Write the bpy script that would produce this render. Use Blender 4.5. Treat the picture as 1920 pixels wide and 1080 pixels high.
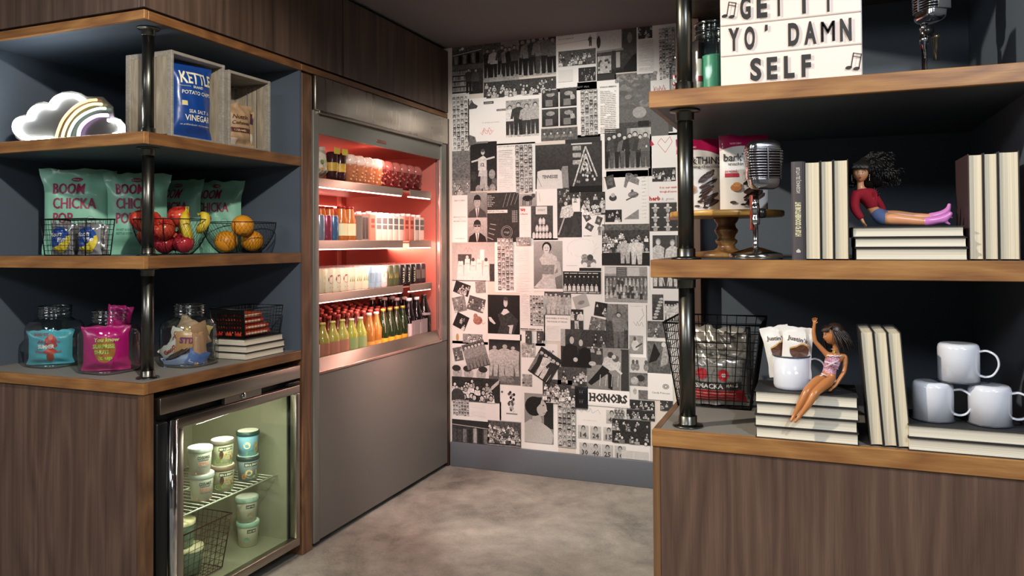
import bpy, bmesh, math, random
import numpy as np
from mathutils import Vector, Matrix
from math import sin, cos, pi, radians

random.seed(7)
SC = bpy.context.scene
COL = SC.collection
for _o in list(bpy.data.objects):
    bpy.data.objects.remove(_o)

# ------------------------------------------------------------------ camera
FPX, HOR, EYE = 1432.0, 432.0, 1.32
_yaw, _pit, _rol = radians(21.632), radians(0.9), radians(0.324)
CF = Vector((-sin(_yaw) * cos(_pit), cos(_yaw) * cos(_pit), sin(_pit)))
_r = Vector((cos(_yaw), sin(_yaw), 0))
_u = _r.cross(CF)
CR = cos(_rol) * _r - sin(_rol) * _u
CU = sin(_rol) * _r + cos(_rol) * _u
CO = Vector((0, 0, EYE))
cam_data = bpy.data.cameras.new('camera')
cam_data.sensor_width = 36.0
cam_data.lens = FPX / 1920 * 36.0
cam_data.shift_y = -(540 - HOR) / 1920
cam_data.clip_start = 0.02
cam = bpy.data.objects.new('camera', cam_data)
COL.objects.link(cam)
cam.matrix_world = Matrix(((CR.x, CU.x, -CF.x, 0), (CR.y, CU.y, -CF.y, 0), (CR.z, CU.z, -CF.z, EYE), (0, 0, 0, 1)))
SC.camera = cam
SC.view_settings.view_transform = 'Standard'
SC.view_settings.look = 'None'
SC.view_settings.gamma = 1.0
SC.view_settings.use_curve_mapping = False
SC.view_settings.exposure = 0.0

# ------------------------------------------------------------------ world
world = bpy.data.worlds.new('world')
SC.world = world
world.use_nodes = True
world.node_tree.nodes['Background'].inputs[0].default_value = (0.55, 0.6, 0.7, 1)
world.node_tree.nodes['Background'].inputs[1].default_value = 0.25


def lamp(name, kind, loc, energy, col, aim=None, size=0.1, spot=90, blend=0.5):
    d = bpy.data.lights.new(name, kind)
    d.energy = energy
    d.color = col
    if kind == 'SPOT':
        d.spot_size = radians(spot)
        d.spot_blend = blend
        d.shadow_soft_size = size
    elif kind == 'AREA':
        d.shape = 'DISK'
        d.size = size
    else:
        d.shadow_soft_size = size
    o = bpy.data.objects.new(name, d)
    COL.objects.link(o)
    o.location = loc
    if aim is not None:
        o.rotation_euler = (Vector(aim) - Vector(loc)).to_track_quat('-Z', 'Y').to_euler()
    return o


# ceiling downlights: the one on the left lights the right unit and the other way round
lamp('downlight', 'SPOT', (-0.62, 0.85, 2.44), 155, (1, 0.93, 0.83), (-2.45, 2.15, 1.3), 0.03, 60, 0.6)
lamp('downlight', 'SPOT', (-1.75, 0.75, 2.44), 195, (1, 0.88, 0.71), (0.08, 1.9, 1.02), 0.03, 66, 0.5)
lamp('downlight', 'SPOT', (0.75, 0.35, 2.44), 84, (0.82, 0.90, 1.0), (0.35, 1.85, 1.0), 0.03, 76, 0.6)
lamp('downlight', 'SPOT', (-0.95, 2.0, 2.44), 178, (1, 0.95, 0.88), (-1.3, 4.1, 1.0), 0.05, 70, 0.4)
lamp('downlight', 'SPOT', (-0.62, 2.75, 2.44), 118, (1, 0.93, 0.83), (-0.68, 3.5, 0.0), 0.04, 47, 0.2)
for _x, _y in ((-0.9, -1.3), (1.9, -0.9), (-3.3, -0.6)):
    lamp('room_fill', 'AREA', (_x, _y, 2.44), 50, (0.92, 0.95, 1.0), (_x, _y + 0.4, 0), 1.2)  # added soft fill for the unseen front room, no fixtures behind it


# ------------------------------------------------------------------ pixel helpers: a ray of the photograph met with a real plane
def on(px, py, ax, val):
    d = (px - 960) / FPX * CR - (py - HOR) / FPX * CU + CF
    i = 'xyz'.index(ax)
    t = (val - CO[i]) / d[i]
    return CO + t * d


def dep(p):
    return (Vector(p) - CO).dot(CF)


# ------------------------------------------------------------------ materials
def lin(h):
    h = h.lstrip('#')
    v = [int(h[i:i + 2], 16) / 255 for i in (0, 2, 4)]
    return tuple(((c + 0.055) / 1.055) ** 2.4 if c > 0.04045 else c / 12.92 for c in v) + (1,)


_MC = {}


def base_mat(name):
    m = bpy.data.materials.new(name)
    m.use_nodes = True
    return m, m.node_tree, m.node_tree.nodes['Principled BSDF']


def M(h, rough=0.5, metal=0.0, emit=0.0, spec=0.5, var=0.06, coat=0.0, trans=0.0, bump=0.0, sss=0.0):
    """plain procedural material: colour with slight noise variation"""
    k = (h, rough, metal, emit, spec, var, coat, trans, bump, sss)
    if k in _MC:
        return _MC[k]
    m, nt, b = base_mat('paint_' + h.strip('#'))
    c = lin(h)
    N, L = nt.nodes, nt.links
    b.inputs['Roughness'].default_value = rough
    b.inputs['Metallic'].default_value = metal
    b.inputs['Specular IOR Level'].default_value = spec
    b.inputs['Coat Weight'].default_value = coat
    b.inputs['Transmission Weight'].default_value = trans
    if sss:
        b.inputs['Subsurface Weight'].default_value = sss
        b.inputs['Subsurface Scale'].default_value = 0.004
    if emit:
        b.inputs['Emission Color'].default_value = c
        b.inputs['Emission Strength'].default_value = emit
        b.inputs['Base Color'].default_value = c
    else:
        g = N.new('ShaderNodeNewGeometry')
        n = N.new('ShaderNodeTexNoise')
        n.inputs['Scale'].default_value = 60
        L.new(g.outputs['Position'], n.inputs['Vector'])
        r = N.new('ShaderNodeMapRange')
        r.inputs['To Min'].default_value = 1 - var
        r.inputs['To Max'].default_value = 1 + var
        L.new(n.outputs['Fac'], r.inputs['Value'])
        x = N.new('ShaderNodeVectorMath')
        x.operation = 'SCALE'
        x.inputs[0].default_value = c[:3]
        L.new(r.outputs['Result'], x.inputs['Scale'])
        L.new(x.outputs['Vector'], b.inputs['Base Color'])
        if bump:
            bp = N.new('ShaderNodeBump')
            bp.inputs['Strength'].default_value = bump
            bp.inputs['Distance'].default_value = 0.002
            L.new(n.outputs['Fac'], bp.inputs['Height'])
            L.new(bp.outputs['Normal'], b.inputs['Normal'])
    _MC[k] = m
    return m


def wood(name, dark, mid, light, axis='z', across=38.0, along=1.6, cath=0.5, rough=0.42, band=26.0):
    """veneer: streaks and cathedral figure running along the given world axis"""
    m, nt, b = base_mat(name)
    N, L = nt.nodes, nt.links
    g = N.new('ShaderNodeNewGeometry')

    def mapped(sa, sl):
        mp = N.new('ShaderNodeMapping')
        s = [sa, sa, sa]
        s['xyz'.index(axis)] = sl
        mp.inputs['Scale'].default_value = s
        L.new(g.outputs['Position'], mp.inputs['Vector'])
        return mp.outputs['Vector']
    n1 = N.new('ShaderNodeTexNoise')
    n1.inputs['Scale'].default_value = 1
    n1.inputs['Detail'].default_value = 5
    n1.inputs['Roughness'].default_value = 0.6
    L.new(mapped(across, along), n1.inputs['Vector'])
    n2 = N.new('ShaderNodeTexNoise')
    n2.inputs['Scale'].default_value = 1
    n2.inputs['Detail'].default_value = 1.2
    L.new(mapped(across * 0.12, along * 0.75), n2.inputs['Vector'])
    mu = N.new('ShaderNodeMath')
    mu.operation = 'MULTIPLY'
    mu.inputs[1].default_value = band
    L.new(n2.outputs['Fac'], mu.inputs[0])
    si = N.new('ShaderNodeMath')
    si.operation = 'PINGPONG'
    si.inputs[1].default_value = 1
    L.new(mu.outputs[0], si.inputs[0])
    n3 = N.new('ShaderNodeTexNoise')
    n3.inputs['Scale'].default_value = 1
    n3.inputs['Detail'].default_value = 3
    L.new(mapped(across * 6, along * 8), n3.inputs['Vector'])
    mx = N.new('ShaderNodeMix')
    mx.data_type = 'FLOAT'
    mx.inputs['Factor'].default_value = cath
    L.new(n1.outputs['Fac'], mx.inputs['A'])
    L.new(si.outputs[0], mx.inputs['B'])
    mx2 = N.new('ShaderNodeMix')
    mx2.data_type = 'FLOAT'
    mx2.inputs['Factor'].default_value = 0.22
    L.new(mx.outputs['Result'], mx2.inputs['A'])
    L.new(n3.outputs['Fac'], mx2.inputs['B'])
    cr = N.new('ShaderNodeValToRGB')
    e = cr.color_ramp.elements
    e[0].position, e[0].color = 0.28, lin(dark)
    e[1].position, e[1].color = 0.74, lin(light)
    k = e.new(0.5)
    k.color = lin(mid)
    L.new(mx2.outputs['Result'], cr.inputs['Fac'])
    L.new(cr.outputs['Color'], b.inputs['Base Color'])
    b.inputs['Roughness'].default_value = rough
    bp = N.new('ShaderNodeBump')
    bp.inputs['Strength'].default_value = 0.12
    bp.inputs['Distance'].default_value = 0.001
    L.new(n3.outputs['Fac'], bp.inputs['Height'])
    L.new(bp.outputs['Normal'], b.inputs['Normal'])
    return m


def concrete():
    m, nt, b = base_mat('concrete_floor')
    N, L = nt.nodes, nt.links
    g = N.new('ShaderNodeNewGeometry')

    def nz(s, d, r=0.6, dist=0.0):
        n = N.new('ShaderNodeTexNoise')
        n.inputs['Scale'].default_value = s
        n.inputs['Detail'].default_value = d
        n.inputs['Roughness'].default_value = r
        n.inputs['Distortion'].default_value = dist
        L.new(g.outputs['Position'], n.inputs['Vector'])
        return n.outputs['Fac']
    a, c2, c3 = nz(2.0, 9, 0.62, 0.6), nz(9, 6, 0.65, 0.3), nz(90, 3)
    mx = N.new('ShaderNodeMix')
    mx.data_type = 'FLOAT'
    mx.inputs['Factor'].default_value = 0.38
    L.new(a, mx.inputs['A'])
    L.new(c2, mx.inputs['B'])
    m2 = N.new('ShaderNodeMix')
    m2.data_type = 'FLOAT'
    m2.inputs['Factor'].default_value = 0.15
    L.new(mx.outputs['Result'], m2.inputs['A'])
    L.new(c3, m2.inputs['B'])
    cr = N.new('ShaderNodeValToRGB')
    e = cr.color_ramp.elements
    e[0].position, e[0].color = 0.36, lin('#5b5953')
    e[1].position, e[1].color = 0.62, lin('#a09b90')
    k = e.new(0.48)
    k.color = lin('#827f76')
    L.new(m2.outputs['Result'], cr.inputs['Fac'])
    L.new(cr.outputs['Color'], b.inputs['Base Color'])
    r = N.new('ShaderNodeMapRange')
    r.inputs['To Min'].default_value = 0.38
    r.inputs['To Max'].default_value = 0.62
    L.new(c2, r.inputs['Value'])
    L.new(r.outputs['Result'], b.inputs['Roughness'])
    bp = N.new('ShaderNodeBump')
    bp.inputs['Strength'].default_value = 0.15
    bp.inputs['Distance'].default_value = 0.002
    L.new(m2.outputs['Result'], bp.inputs['Height'])
    L.new(bp.outputs['Normal'], b.inputs['Normal'])
    return m


def brushed(name, h, rough=0.28, axis='z', metal=1.0):
    """brushed metal, the strokes running along one axis"""
    m, nt, b = base_mat(name)
    N, L = nt.nodes, nt.links
    g = N.new('ShaderNodeNewGeometry')
    mp = N.new('ShaderNodeMapping')
    s = [28, 28, 28]
    s['xyz'.index(axis)] = 0.6
    mp.inputs['Scale'].default_value = s
    L.new(g.outputs['Position'], mp.inputs['Vector'])
    n = N.new('ShaderNodeTexNoise')
    n.inputs['Scale'].default_value = 1
    L.new(mp.outputs['Vector'], n.inputs['Vector'])
    r = N.new('ShaderNodeMapRange')
    r.inputs['To Min'].default_value = rough - 0.05
    r.inputs['To Max'].default_value = rough + 0.07
    L.new(n.outputs['Fac'], r.inputs['Value'])
    L.new(r.outputs['Result'], b.inputs['Roughness'])
    b.inputs['Base Color'].default_value = lin(h)
    b.inputs['Metallic'].default_value = metal
    return m


def glass(name='clear_glass', tint='#f4faf8', rough=0.0, blend=0.36, base=0.05):
    """thin walled glass that lets lamp light through"""
    m, nt, b = base_mat(name)
    N, L = nt.nodes, nt.links
    N.remove(b)
    out = [x for x in N if x.type == 'OUTPUT_MATERIAL'][0]
    tr = N.new('ShaderNodeBsdfTransparent')
    tr.inputs['Color'].default_value = lin(tint)
    gl = N.new('ShaderNodeBsdfGlossy')
    gl.inputs['Roughness'].default_value = max(rough, 0.02)
    fr = N.new('ShaderNodeLayerWeight')
    fr.inputs['Blend'].default_value = blend
    mr = N.new('ShaderNodeMapRange')
    mr.inputs['To Min'].default_value = 0.03
    mr.inputs['To Max'].default_value = 0.75
    L.new(fr.outputs['Facing'], mr.inputs['Value'])
    pw = N.new('ShaderNodeMath')
    pw.operation = 'POWER'
    pw.inputs[1].default_value = 1.6
    L.new(mr.outputs['Result'], pw.inputs[0])
    ad = N.new('ShaderNodeMath')
    ad.operation = 'ADD'
    ad.inputs[1].default_value = base
    L.new(pw.outputs[0], ad.inputs[0])
    ms = N.new('ShaderNodeMixShader')
    L.new(ad.outputs[0], ms.inputs['Fac'])
    tc = N.new('ShaderNodeMix')
    tc.data_type = 'RGBA'
    tc.inputs['A'].default_value = lin(tint)
    tc.inputs['B'].default_value = lin('#6c7676')
    p3 = N.new('ShaderNodeMath')
    p3.operation = 'POWER'
    p3.inputs[1].default_value = 2.5
    L.new(fr.outputs['Facing'], p3.inputs[0])
    L.new(p3.outputs[0], tc.inputs['Factor'])
    L.new(tc.outputs['Result'], tr.inputs['Color'])
    L.new(tr.outputs[0], ms.inputs[1])
    L.new(gl.outputs[0], ms.inputs[2])
    L.new(ms.outputs[0], out.inputs['Surface'])
    return m


def print_mat():
    """ink on paper: colours come with the printed shapes, a fine grain breaks up the photographs"""
    m, nt, b = base_mat('printed_paper')
    N, L = nt.nodes, nt.links
    at = N.new('ShaderNodeAttribute')
    at.attribute_name = 'ink'
    g = N.new('ShaderNodeNewGeometry')
    n = N.new('ShaderNodeTexNoise')
    n.inputs['Scale'].default_value = 85
    n.inputs['Detail'].default_value = 4
    n.inputs['Roughness'].default_value = 0.75
    L.new(g.outputs['Position'], n.inputs['Vector'])
    r = N.new('ShaderNodeMapRange')
    r.inputs['From Min'].default_value = 0.32
    r.inputs['From Max'].default_value = 0.68
    r.inputs['To Min'].default_value = 0.35
    r.inputs['To Max'].default_value = 1.75
    L.new(n.outputs['Fac'], r.inputs['Value'])
    mx = N.new('ShaderNodeMix')
    mx.data_type = 'FLOAT'
    mx.inputs['A'].default_value = 1
    L.new(at.outputs['Alpha'], mx.inputs['Factor'])
    L.new(r.outputs['Result'], mx.inputs['B'])
    x = N.new('ShaderNodeVectorMath')
    x.operation = 'SCALE'
    L.new(at.outputs['Color'], x.inputs[0])
    L.new(mx.outputs['Result'], x.inputs['Scale'])
    L.new(x.outputs['Vector'], b.inputs['Base Color'])
    b.inputs['Roughness'].default_value = 0.7
    b.inputs['Specular IOR Level'].default_value = 0.2
    return m


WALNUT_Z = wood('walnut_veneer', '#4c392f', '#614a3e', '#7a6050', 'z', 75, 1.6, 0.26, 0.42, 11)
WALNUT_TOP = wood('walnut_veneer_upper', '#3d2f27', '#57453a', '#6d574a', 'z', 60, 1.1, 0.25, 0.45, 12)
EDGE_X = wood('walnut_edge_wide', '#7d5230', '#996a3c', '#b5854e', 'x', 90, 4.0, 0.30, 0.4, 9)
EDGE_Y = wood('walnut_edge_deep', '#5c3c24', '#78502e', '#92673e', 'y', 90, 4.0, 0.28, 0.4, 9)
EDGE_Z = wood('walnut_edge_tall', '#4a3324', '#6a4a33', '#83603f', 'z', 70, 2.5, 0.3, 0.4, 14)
SLATE = M('#535d69', 0.62, var=0.04, bump=0.1)
SLATE_L = M('#656c74', 0.6, var=0.03, bump=0.1)
LAMIN = M('#85817a', 0.5, var=0.05)
STEEL = brushed('brushed_steel', '#d0c8bc', 0.27, 'z')
STEEL_Y = brushed('brushed_steel_long', '#a8a096', 0.32, 'y')
PIPE = brushed('black_steel_pipe', '#62615b', 0.3, 'z')
CHROME = M('#d8dade', 0.08, 1.0, var=0.02)
TAUPE = M('#6d6963', 0.55, var=0.04, bump=0.05)
GREYMET = M('#84827a', 0.4, 0.3, var=0.03)
BLACKM = M('#17181a', 0.4, 0.2)
BLACKP = M('#101113', 0.5)
WIRE = M('#1c1b1a', 0.4, 0.6)
PAPER = M('#e9dfca', 0.85, var=0.05)
COVER = M('#2b2a2c', 0.6)
GLASS = glass('clear_glass', '#f4faf8', 0.09, 0.45, 0.05)
PANE = glass('door_pane', '#eef4ee', 0.0, 0.12, 0.0)
RIMG = glass('glass_rim', '#e8f0f0', 0.12, 0.62, 0.16)
INK = print_mat()
WHITE_EN = M('#e4e6ee', 0.16, coat=0.6, var=0.01)


# ------------------------------------------------------------------ mesh helpers
class MB:
    """collects shapes into one mesh"""

    def __init__(self):
        self.v, self.f, self.m, self.s, self.mats = [], [], [], [], []

    def mi(self, mat):
        if mat not in self.mats:
            self.mats.append(mat)
        return self.mats.index(mat)

    def add(self, vs, fs, mat, smooth=False):
        o = len(self.v)
        self.v += [tuple(p) for p in vs]
        k = self.mi(mat)
        for f in fs:
            self.f.append(tuple(i + o for i in f))
            self.m.append(k)
            self.s.append(smooth)
        return self

    def box(self, a, b, mat):
        x0, y0, z0 = a
        x1, y1, z1 = b
        v = [(x0, y0, z0), (x1, y0, z0), (x1, y1, z0), (x0, y1, z0), (x0, y0, z1), (x1, y0, z1), (x1, y1, z1), (x0, y1, z1)]
        return self.add(v, [(0, 3, 2, 1), (4, 5, 6, 7), (0, 1, 5, 4), (1, 2, 6, 5), (2, 3, 7, 6), (3, 0, 4, 7)], mat)

    def rbox(self, a, b, mat, r=0.004, n=2):
        """box with rounded edges"""
        bm = bmesh.new()
        bmesh.ops.create_cube(bm, size=1)
        c = [(a[i] + b[i]) / 2 for i in range(3)]
        s = [abs(b[i] - a[i]) for i in range(3)]
        for w in bm.verts:
            w.co = Vector((c[0] + w.co.x * s[0], c[1] + w.co.y * s[1], c[2] + w.co.z * s[2]))
        bmesh.ops.bevel(bm, geom=list(bm.edges), offset=min(r, min(s) * 0.45), segments=n, affect='EDGES', profile=0.5)
        bm.verts.index_update()
        self.add([w.co[:] for w in bm.verts], [[w.index for w in f.verts] for f in bm.faces], mat, n > 1)
        bm.free()
        return self

    def lathe(self, prof, mat, n=24, c=(0, 0, 0), smooth=True, axis='z', close=True, sq=0.0):
        """revolve (radius, height) pairs; sq squares the plan a little"""
        vs, fs = [], []
        for r, h in prof:
            for k in range(n):
                a = 2 * pi * k / n
                q = 1.0
                if sq:
                    q = 1 / (abs(cos(a)) ** (2 + 6 * sq) + abs(sin(a)) ** (2 + 6 * sq)) ** (1 / (2 + 6 * sq))
                p = (r * q * cos(a), r * q * sin(a), h)
                if axis == 'x':
                    p = (p[2], p[0], p[1])
                elif axis == 'y':
                    p = (p[0], p[2], p[1])
                vs.append((c[0] + p[0], c[1] + p[1], c[2] + p[2]))
        m = len(prof)
        for i in range(m - 1):
            for k in range(n):
                k2 = (k + 1) % n
                fs.append((i * n + k, i * n + k2, (i + 1) * n + k2, (i + 1) * n + k))
        if close:
            if prof[0][0] > 1e-6:
                fs.append(tuple(range(n - 1, -1, -1)))
            if prof[-1][0] > 1e-6:
                fs.append(tuple((m - 1) * n + k for k in range(n)))
        return self.add(vs, fs, mat, smooth)

    def tube(self, pts, r, mat, n=6, closed=False, caps=True):
        pts = [Vector(p) for p in pts]
        vs, fs = [], []
        m = len(pts)
        nrm = None
        for i, p in enumerate(pts):
            if closed:
                t = pts[(i + 1) % m] - pts[i - 1]
            else:
                t = pts[min(i + 1, m - 1)] - pts[max(i - 1, 0)]
            t.normalize()
            if nrm is None:
                ref = Vector((0, 0, 1)) if abs(t.z) < 0.9 else Vector((1, 0, 0))
                nrm = t.cross(ref).normalized()
            else:
                nrm = (nrm - t * nrm.dot(t))
                if nrm.length < 1e-6:
                    nrm = t.cross(Vector((0.3, 0.5, 0.8)))
                nrm.normalize()
            bn = t.cross(nrm)
            rr = r[i] if isinstance(r, (list, tuple)) else r
            for k in range(n):
                a = 2 * pi * k / n
                vs.append(p + rr * (cos(a) * nrm + sin(a) * bn))
        for i in range(m if closed else m - 1):
            j = (i + 1) % m
            for k in range(n):
                k2 = (k + 1) % n
                fs.append((i * n + k, i * n + k2, j * n + k2, j * n + k))
        if caps and not closed:
            fs.append(tuple(range(n - 1, -1, -1)))
            fs.append(tuple((m - 1) * n + k for k in range(n)))
        return self.add(vs, fs, mat, n > 4)

    def prism(self, poly, fn, d0, d1, mat, smooth=False):
        """outline poly (2-D) mapped by fn(u, v, d), thick from d0 to d1"""
        n = len(poly)
        vs = [fn(u, v, d0) for u, v in poly] + [fn(u, v, d1) for u, v in poly]
        fs = [tuple(range(n - 1, -1, -1)), tuple(range(n, 2 * n))]
        for i in range(n):
            j = (i + 1) % n
            fs.append((i, j, n + j, n + i))
        return self.add(vs, fs, mat, smooth)

    def move(self, fn):
        self.v = [tuple(fn(Vector(p))) for p in self.v]
        return self

    def merge(self, other, fn=None):
        o = len(self.v)
        self.v += [tuple(fn(Vector(p))) if fn else p for p in other.v]
        for f, k, s in zip(other.f, other.m, other.s):
            self.f.append(tuple(i + o for i in f))
            self.m.append(self.mi(other.mats[k]))
            self.s.append(s)
        return self

    def mesh(self, name):
        me = bpy.data.meshes.new(name)
        me.from_pydata(self.v, [], self.f)
        for m in self.mats:
            me.materials.append(m)
        me.polygons.foreach_set('material_index', self.m)
        me.polygons.foreach_set('use_smooth', self.s)
        me.update()
        return me

    def build(self, name, parent=None, loc=None):
        o = bpy.data.objects.new(name, self.mesh(name))
        COL.objects.link(o)
        if parent is not None:
            o.parent = parent
        if loc is not None:
            o.location = loc
        return o


def tag(o, label=None, cat=None, group=None, kind=None):
    if label:
        o['label'] = label
    if cat:
        o['category'] = cat
    if group:
        o['group'] = group
    if kind:
        o['kind'] = kind
    return o


def thing(name, label, cat, loc=(0, 0, 0), rz=0.0, group=None):
    o = bpy.data.objects.new(name, None)
    o.empty_display_size = 0.05
    COL.objects.link(o)
    o.location = loc
    o.rotation_euler = (0, 0, rz)
    return tag(o, label, cat, group)


def dup(root, loc, rz=None, label=None, group=None):
    def cp(o, par):
        c = o.copy()
        COL.objects.link(c)
        c.parent = par
        for ch in KIDS.get(o.name, []):
            cp(ch, c)
        return c
    KIDS = {}
    for o in list(root.children_recursive):
        KIDS.setdefault(o.parent.name, []).append(o)
    r = cp(root, None)
    r.location = loc
    if rz is not None:
        r.rotation_euler = (r.rotation_euler[0], r.rotation_euler[1], rz)
    if label:
        r['label'] = label
    if group:
        r['group'] = group
    return r


# ------------------------------------------------------------------ lettering: glyph outlines as flat 2-D triangles
_TC = {}


def glyphs(s, bold=0.0, res=2):
    """(verts, faces, width) of a line of text, cap height 1"""
    k = (s, bold, res)
    if k not in _TC:
        cu = bpy.data.curves.new('lettering', 'FONT')
        cu.body = s
        cu.size = 1.0
        cu.offset = bold
        cu.resolution_u = res
        cu.fill_mode = 'FRONT'
        o = bpy.data.objects.new('lettering', cu)
        me = o.to_mesh()
        v = [(p.co.x, p.co.y) for p in me.vertices]
        f = [tuple(q.vertices) for q in me.polygons]
        o.to_mesh_clear()
        bpy.data.objects.remove(o)
        bpy.data.curves.remove(cu)
        if v:
            x0 = min(p[0] for p in v)
            x1 = max(p[0] for p in v)
            ch = 0.73
            v = [((p[0] - x0) / ch, p[1] / ch) for p in v]
            w = (x1 - x0) / ch
        else:
            w = 0
        _TC[k] = (v, f, w)
    return _TC[k]


_SC = {}


def fine(s, bold, res, lim=.28):
    """the same glyphs cut into small triangles so that they follow a curved surface"""
    k = (s, bold, res)
    if k in _SC:
        return _SC[k]
    v, f, tw = glyphs(s, bold, res)
    v = list(v)
    out, st = [], []
    for q in f:
        for i in range(1, len(q) - 1):
            st.append((q[0], q[i], q[i + 1]))
    mid = {}
    while st:
        t = st.pop()
        L = [(math.dist(v[t[i]], v[t[(i + 1) % 3]]), i) for i in range(3)]
        m_, i = max(L)
        if m_ < lim:
            out.append(t)
            continue
        a, b, c = t[i], t[(i + 1) % 3], t[(i + 2) % 3]
        e = (min(a, b), max(a, b))
        if e not in mid:
            v.append(((v[a][0] + v[b][0]) / 2, (v[a][1] + v[b][1]) / 2))
            mid[e] = len(v) - 1
        st += [(a, mid[e], c), (mid[e], b, c)]
    _SC[k] = (v, out, tw)
    return _SC[k]


def text(mb, s, fn, x, y, h, mat, w=None, bold=0.0, align='l', slant=0.0, arc=None, res=2):
    """write s with cap height h at (x, y) on the surface fn(u, v) -> 3-D; w squeezes it to a width"""
    v, f, tw = (fine if h > .012 else glyphs)(s, bold, res)
    if not v:
        return
    sx = (w / tw) if w else h
    ww = tw * sx
    x0 = x - (ww / 2 if align == 'c' else ww if align == 'r' else 0)
    out = []
    for a, b in v:
        u, t = x0 + a * sx + slant * b * h, y + b * h
        if arc:
            t += arc * ((u - x0) / ww)
        out.append(fn(u, t))
    mb.add(out, f, mat)


# ------------------------------------------------------------------ common builders
def flat_fn(o, ux, uz, nrm, off=0.0):
    """surface function of a plane: origin, right vector, up vector, normal"""
    o, ux, uz, nrm = Vector(o), Vector(ux), Vector(uz), Vector(nrm)
    return lambda u, v, d=0.0: o + ux * u + uz * v + nrm * (off + d)


def cyl_fn(c, r, z0, off=0.0006, a0=0.0):
    """wraps round a cylinder: u is arc length from the side facing -Y (turned by a0)"""
    return lambda u, v, d=0.0: Vector((c[0] + (r(v) if callable(r) else r) * 1.0 * sin(a0 + u / (r(v) if callable(r) else r)) + (off + d) * sin(a0 + u / (r(v) if callable(r) else r)),
                                       c[1] - ((r(v) if callable(r) else r) + off + d) * cos(a0 + u / (r(v) if callable(r) else r)), z0 + v))


class Bag:
    """pillow pouch standing in its local XZ plane, print side facing -Y, base at z = 0"""

    def __init__(self, w, h, t, mat, crimp=0.02, seed=0, nu=18, nv=22, wr=0.004, gusset=False, flare=0.0, sag=0.0):
        self.w, self.h, self.t, self.crimp, self.g, self.wr, self.flare = w, h, t, crimp, gusset, wr, flare
        rnd = random.Random(seed)
        self.ph = [(rnd.uniform(4, 16), rnd.uniform(4, 16), rnd.uniform(0, 6.28), rnd.uniform(0.4, 1)) for _ in range(6)]
        self.nu, self.nv = nu, nv
        self.mb = MB()
        for sgn in (-1, 1):
            vs, fs = [], []
            for j in range(nv + 1):
                for i in range(nu + 1):
                    vs.append(self.p(i / nu, j / nv, sgn))
            for j in range(nv):
                for i in range(nu):
                    a = j * (nu + 1) + i
                    q = (a, a + 1, a + nu + 2, a + nu + 1)
                    fs.append(q if sgn < 0 else q[::-1])
            self.mb.add(vs, fs, mat, True)

    def p(self, s, q, sgn=-1, off=0.0):
        a = max(0.0, sin(pi * s)) ** 0.55
        c = self.crimp / self.h
        k = min(1, max(0, (1 - q - c) / 0.22))
        k = sin(k * pi / 2) if k < 1 else 1.0
        if self.g:
            b = (0.75 + 0.25 * (1 - q)) * k
            kb = 1.0
        else:
            k2 = min(1, max(0, (q - c) / 0.18))
            kb = sin(k2 * pi / 2) if k2 < 1 else 1.0
            b = k * kb
        wr = sum(m * sin(f1 * s * 2 + f2 * q * 2 + ph) for f1, f2, ph, m in self.ph) / 3
        th = self.t / 2 * a * b + self.wr * wr * a * (0.4 + 0.6 * (1 - b) + 0.3)
        pinch = 1 - (0.10 if not self.g else 0.03) * b * (1 - 0.3 * self.flare)
        x = (s - 0.5) * self.w * pinch * (1 + self.flare * max(0, q - 0.8) / 0.2 * 0.10)
        z = q * self.h + self.wr * 0.8 * wr * (1 if q > 0.98 else 0)
        return Vector((x, sgn * (max(th, 0.0004)) + sgn * off, z))

    def fn(self, off=0.0012):
        """print surface: u from -w/2..w/2, v from 0..h"""
        def g(u, v, d=0.0):
            s, q = min(.9999, max(0, .5 + u / self.w)) * self.nu, min(.9999, max(0, v / self.h)) * self.nv
            i, j = int(s), int(q)
            a, b = s - i, q - j
            P = lambda x, y: self.p(x / self.nu, y / self.nv, -1, 0)
            r = (P(i, j) * (1 - a) + P(i + 1, j) * a) * (1 - b) + (P(i, j + 1) * (1 - a) + P(i + 1, j + 1) * a) * b
            r.y -= off * 1.5 + d
            return r
        return g

    def patch(self, poly_or_box, mat, off=0.0008, n=8):
        """a printed patch u0,v0,u1,v1 following the surface"""
        u0, v0, u1, v1 = poly_or_box
        f = self.fn(off)
        nu, nv = max(2, int(n * (u1 - u0) / self.w * 2) + 2), max(2, int(n * (v1 - v0) / self.h * 2) + 2)
        vs = [f(u0 + (u1 - u0) * i / nu, v0 + (v1 - v0) * j / nv) for j in range(nv + 1) for i in range(nu + 1)]
        fs = [(j * (nu + 1) + i, j * (nu + 1) + i + 1, (j + 1) * (nu + 1) + i + 1, (j + 1) * (nu + 1) + i) for j in range(nv) for i in range(nu)]
        self.mb.add(vs, fs, mat, True)

    def disc(self, u, v, ru, rv, mat, off=0.0012, n=20, rings=3, mat2=None, pred=None):
        f = self.fn(off)
        if mat2:
            return self._disc2(u, v, ru, rv, mat, mat2, pred, off)
        vs = [f(u, v)]
        fs = []
        for r in range(1, rings + 1):
            for k in range(n):
                a = 2 * pi * k / n
                vs.append(f(u + ru * r / rings * cos(a), v + rv * r / rings * sin(a)))
        for k in range(n):
            fs.append((0, 1 + k, 1 + (k + 1) % n))
        for r in range(rings - 1):
            for k in range(n):
                k2 = (k + 1) % n
                fs.append((1 + r * n + k, 1 + (r + 1) * n + k, 1 + (r + 1) * n + k2, 1 + r * n + k2))
        self.mb.add(vs, fs, mat, True)


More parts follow.
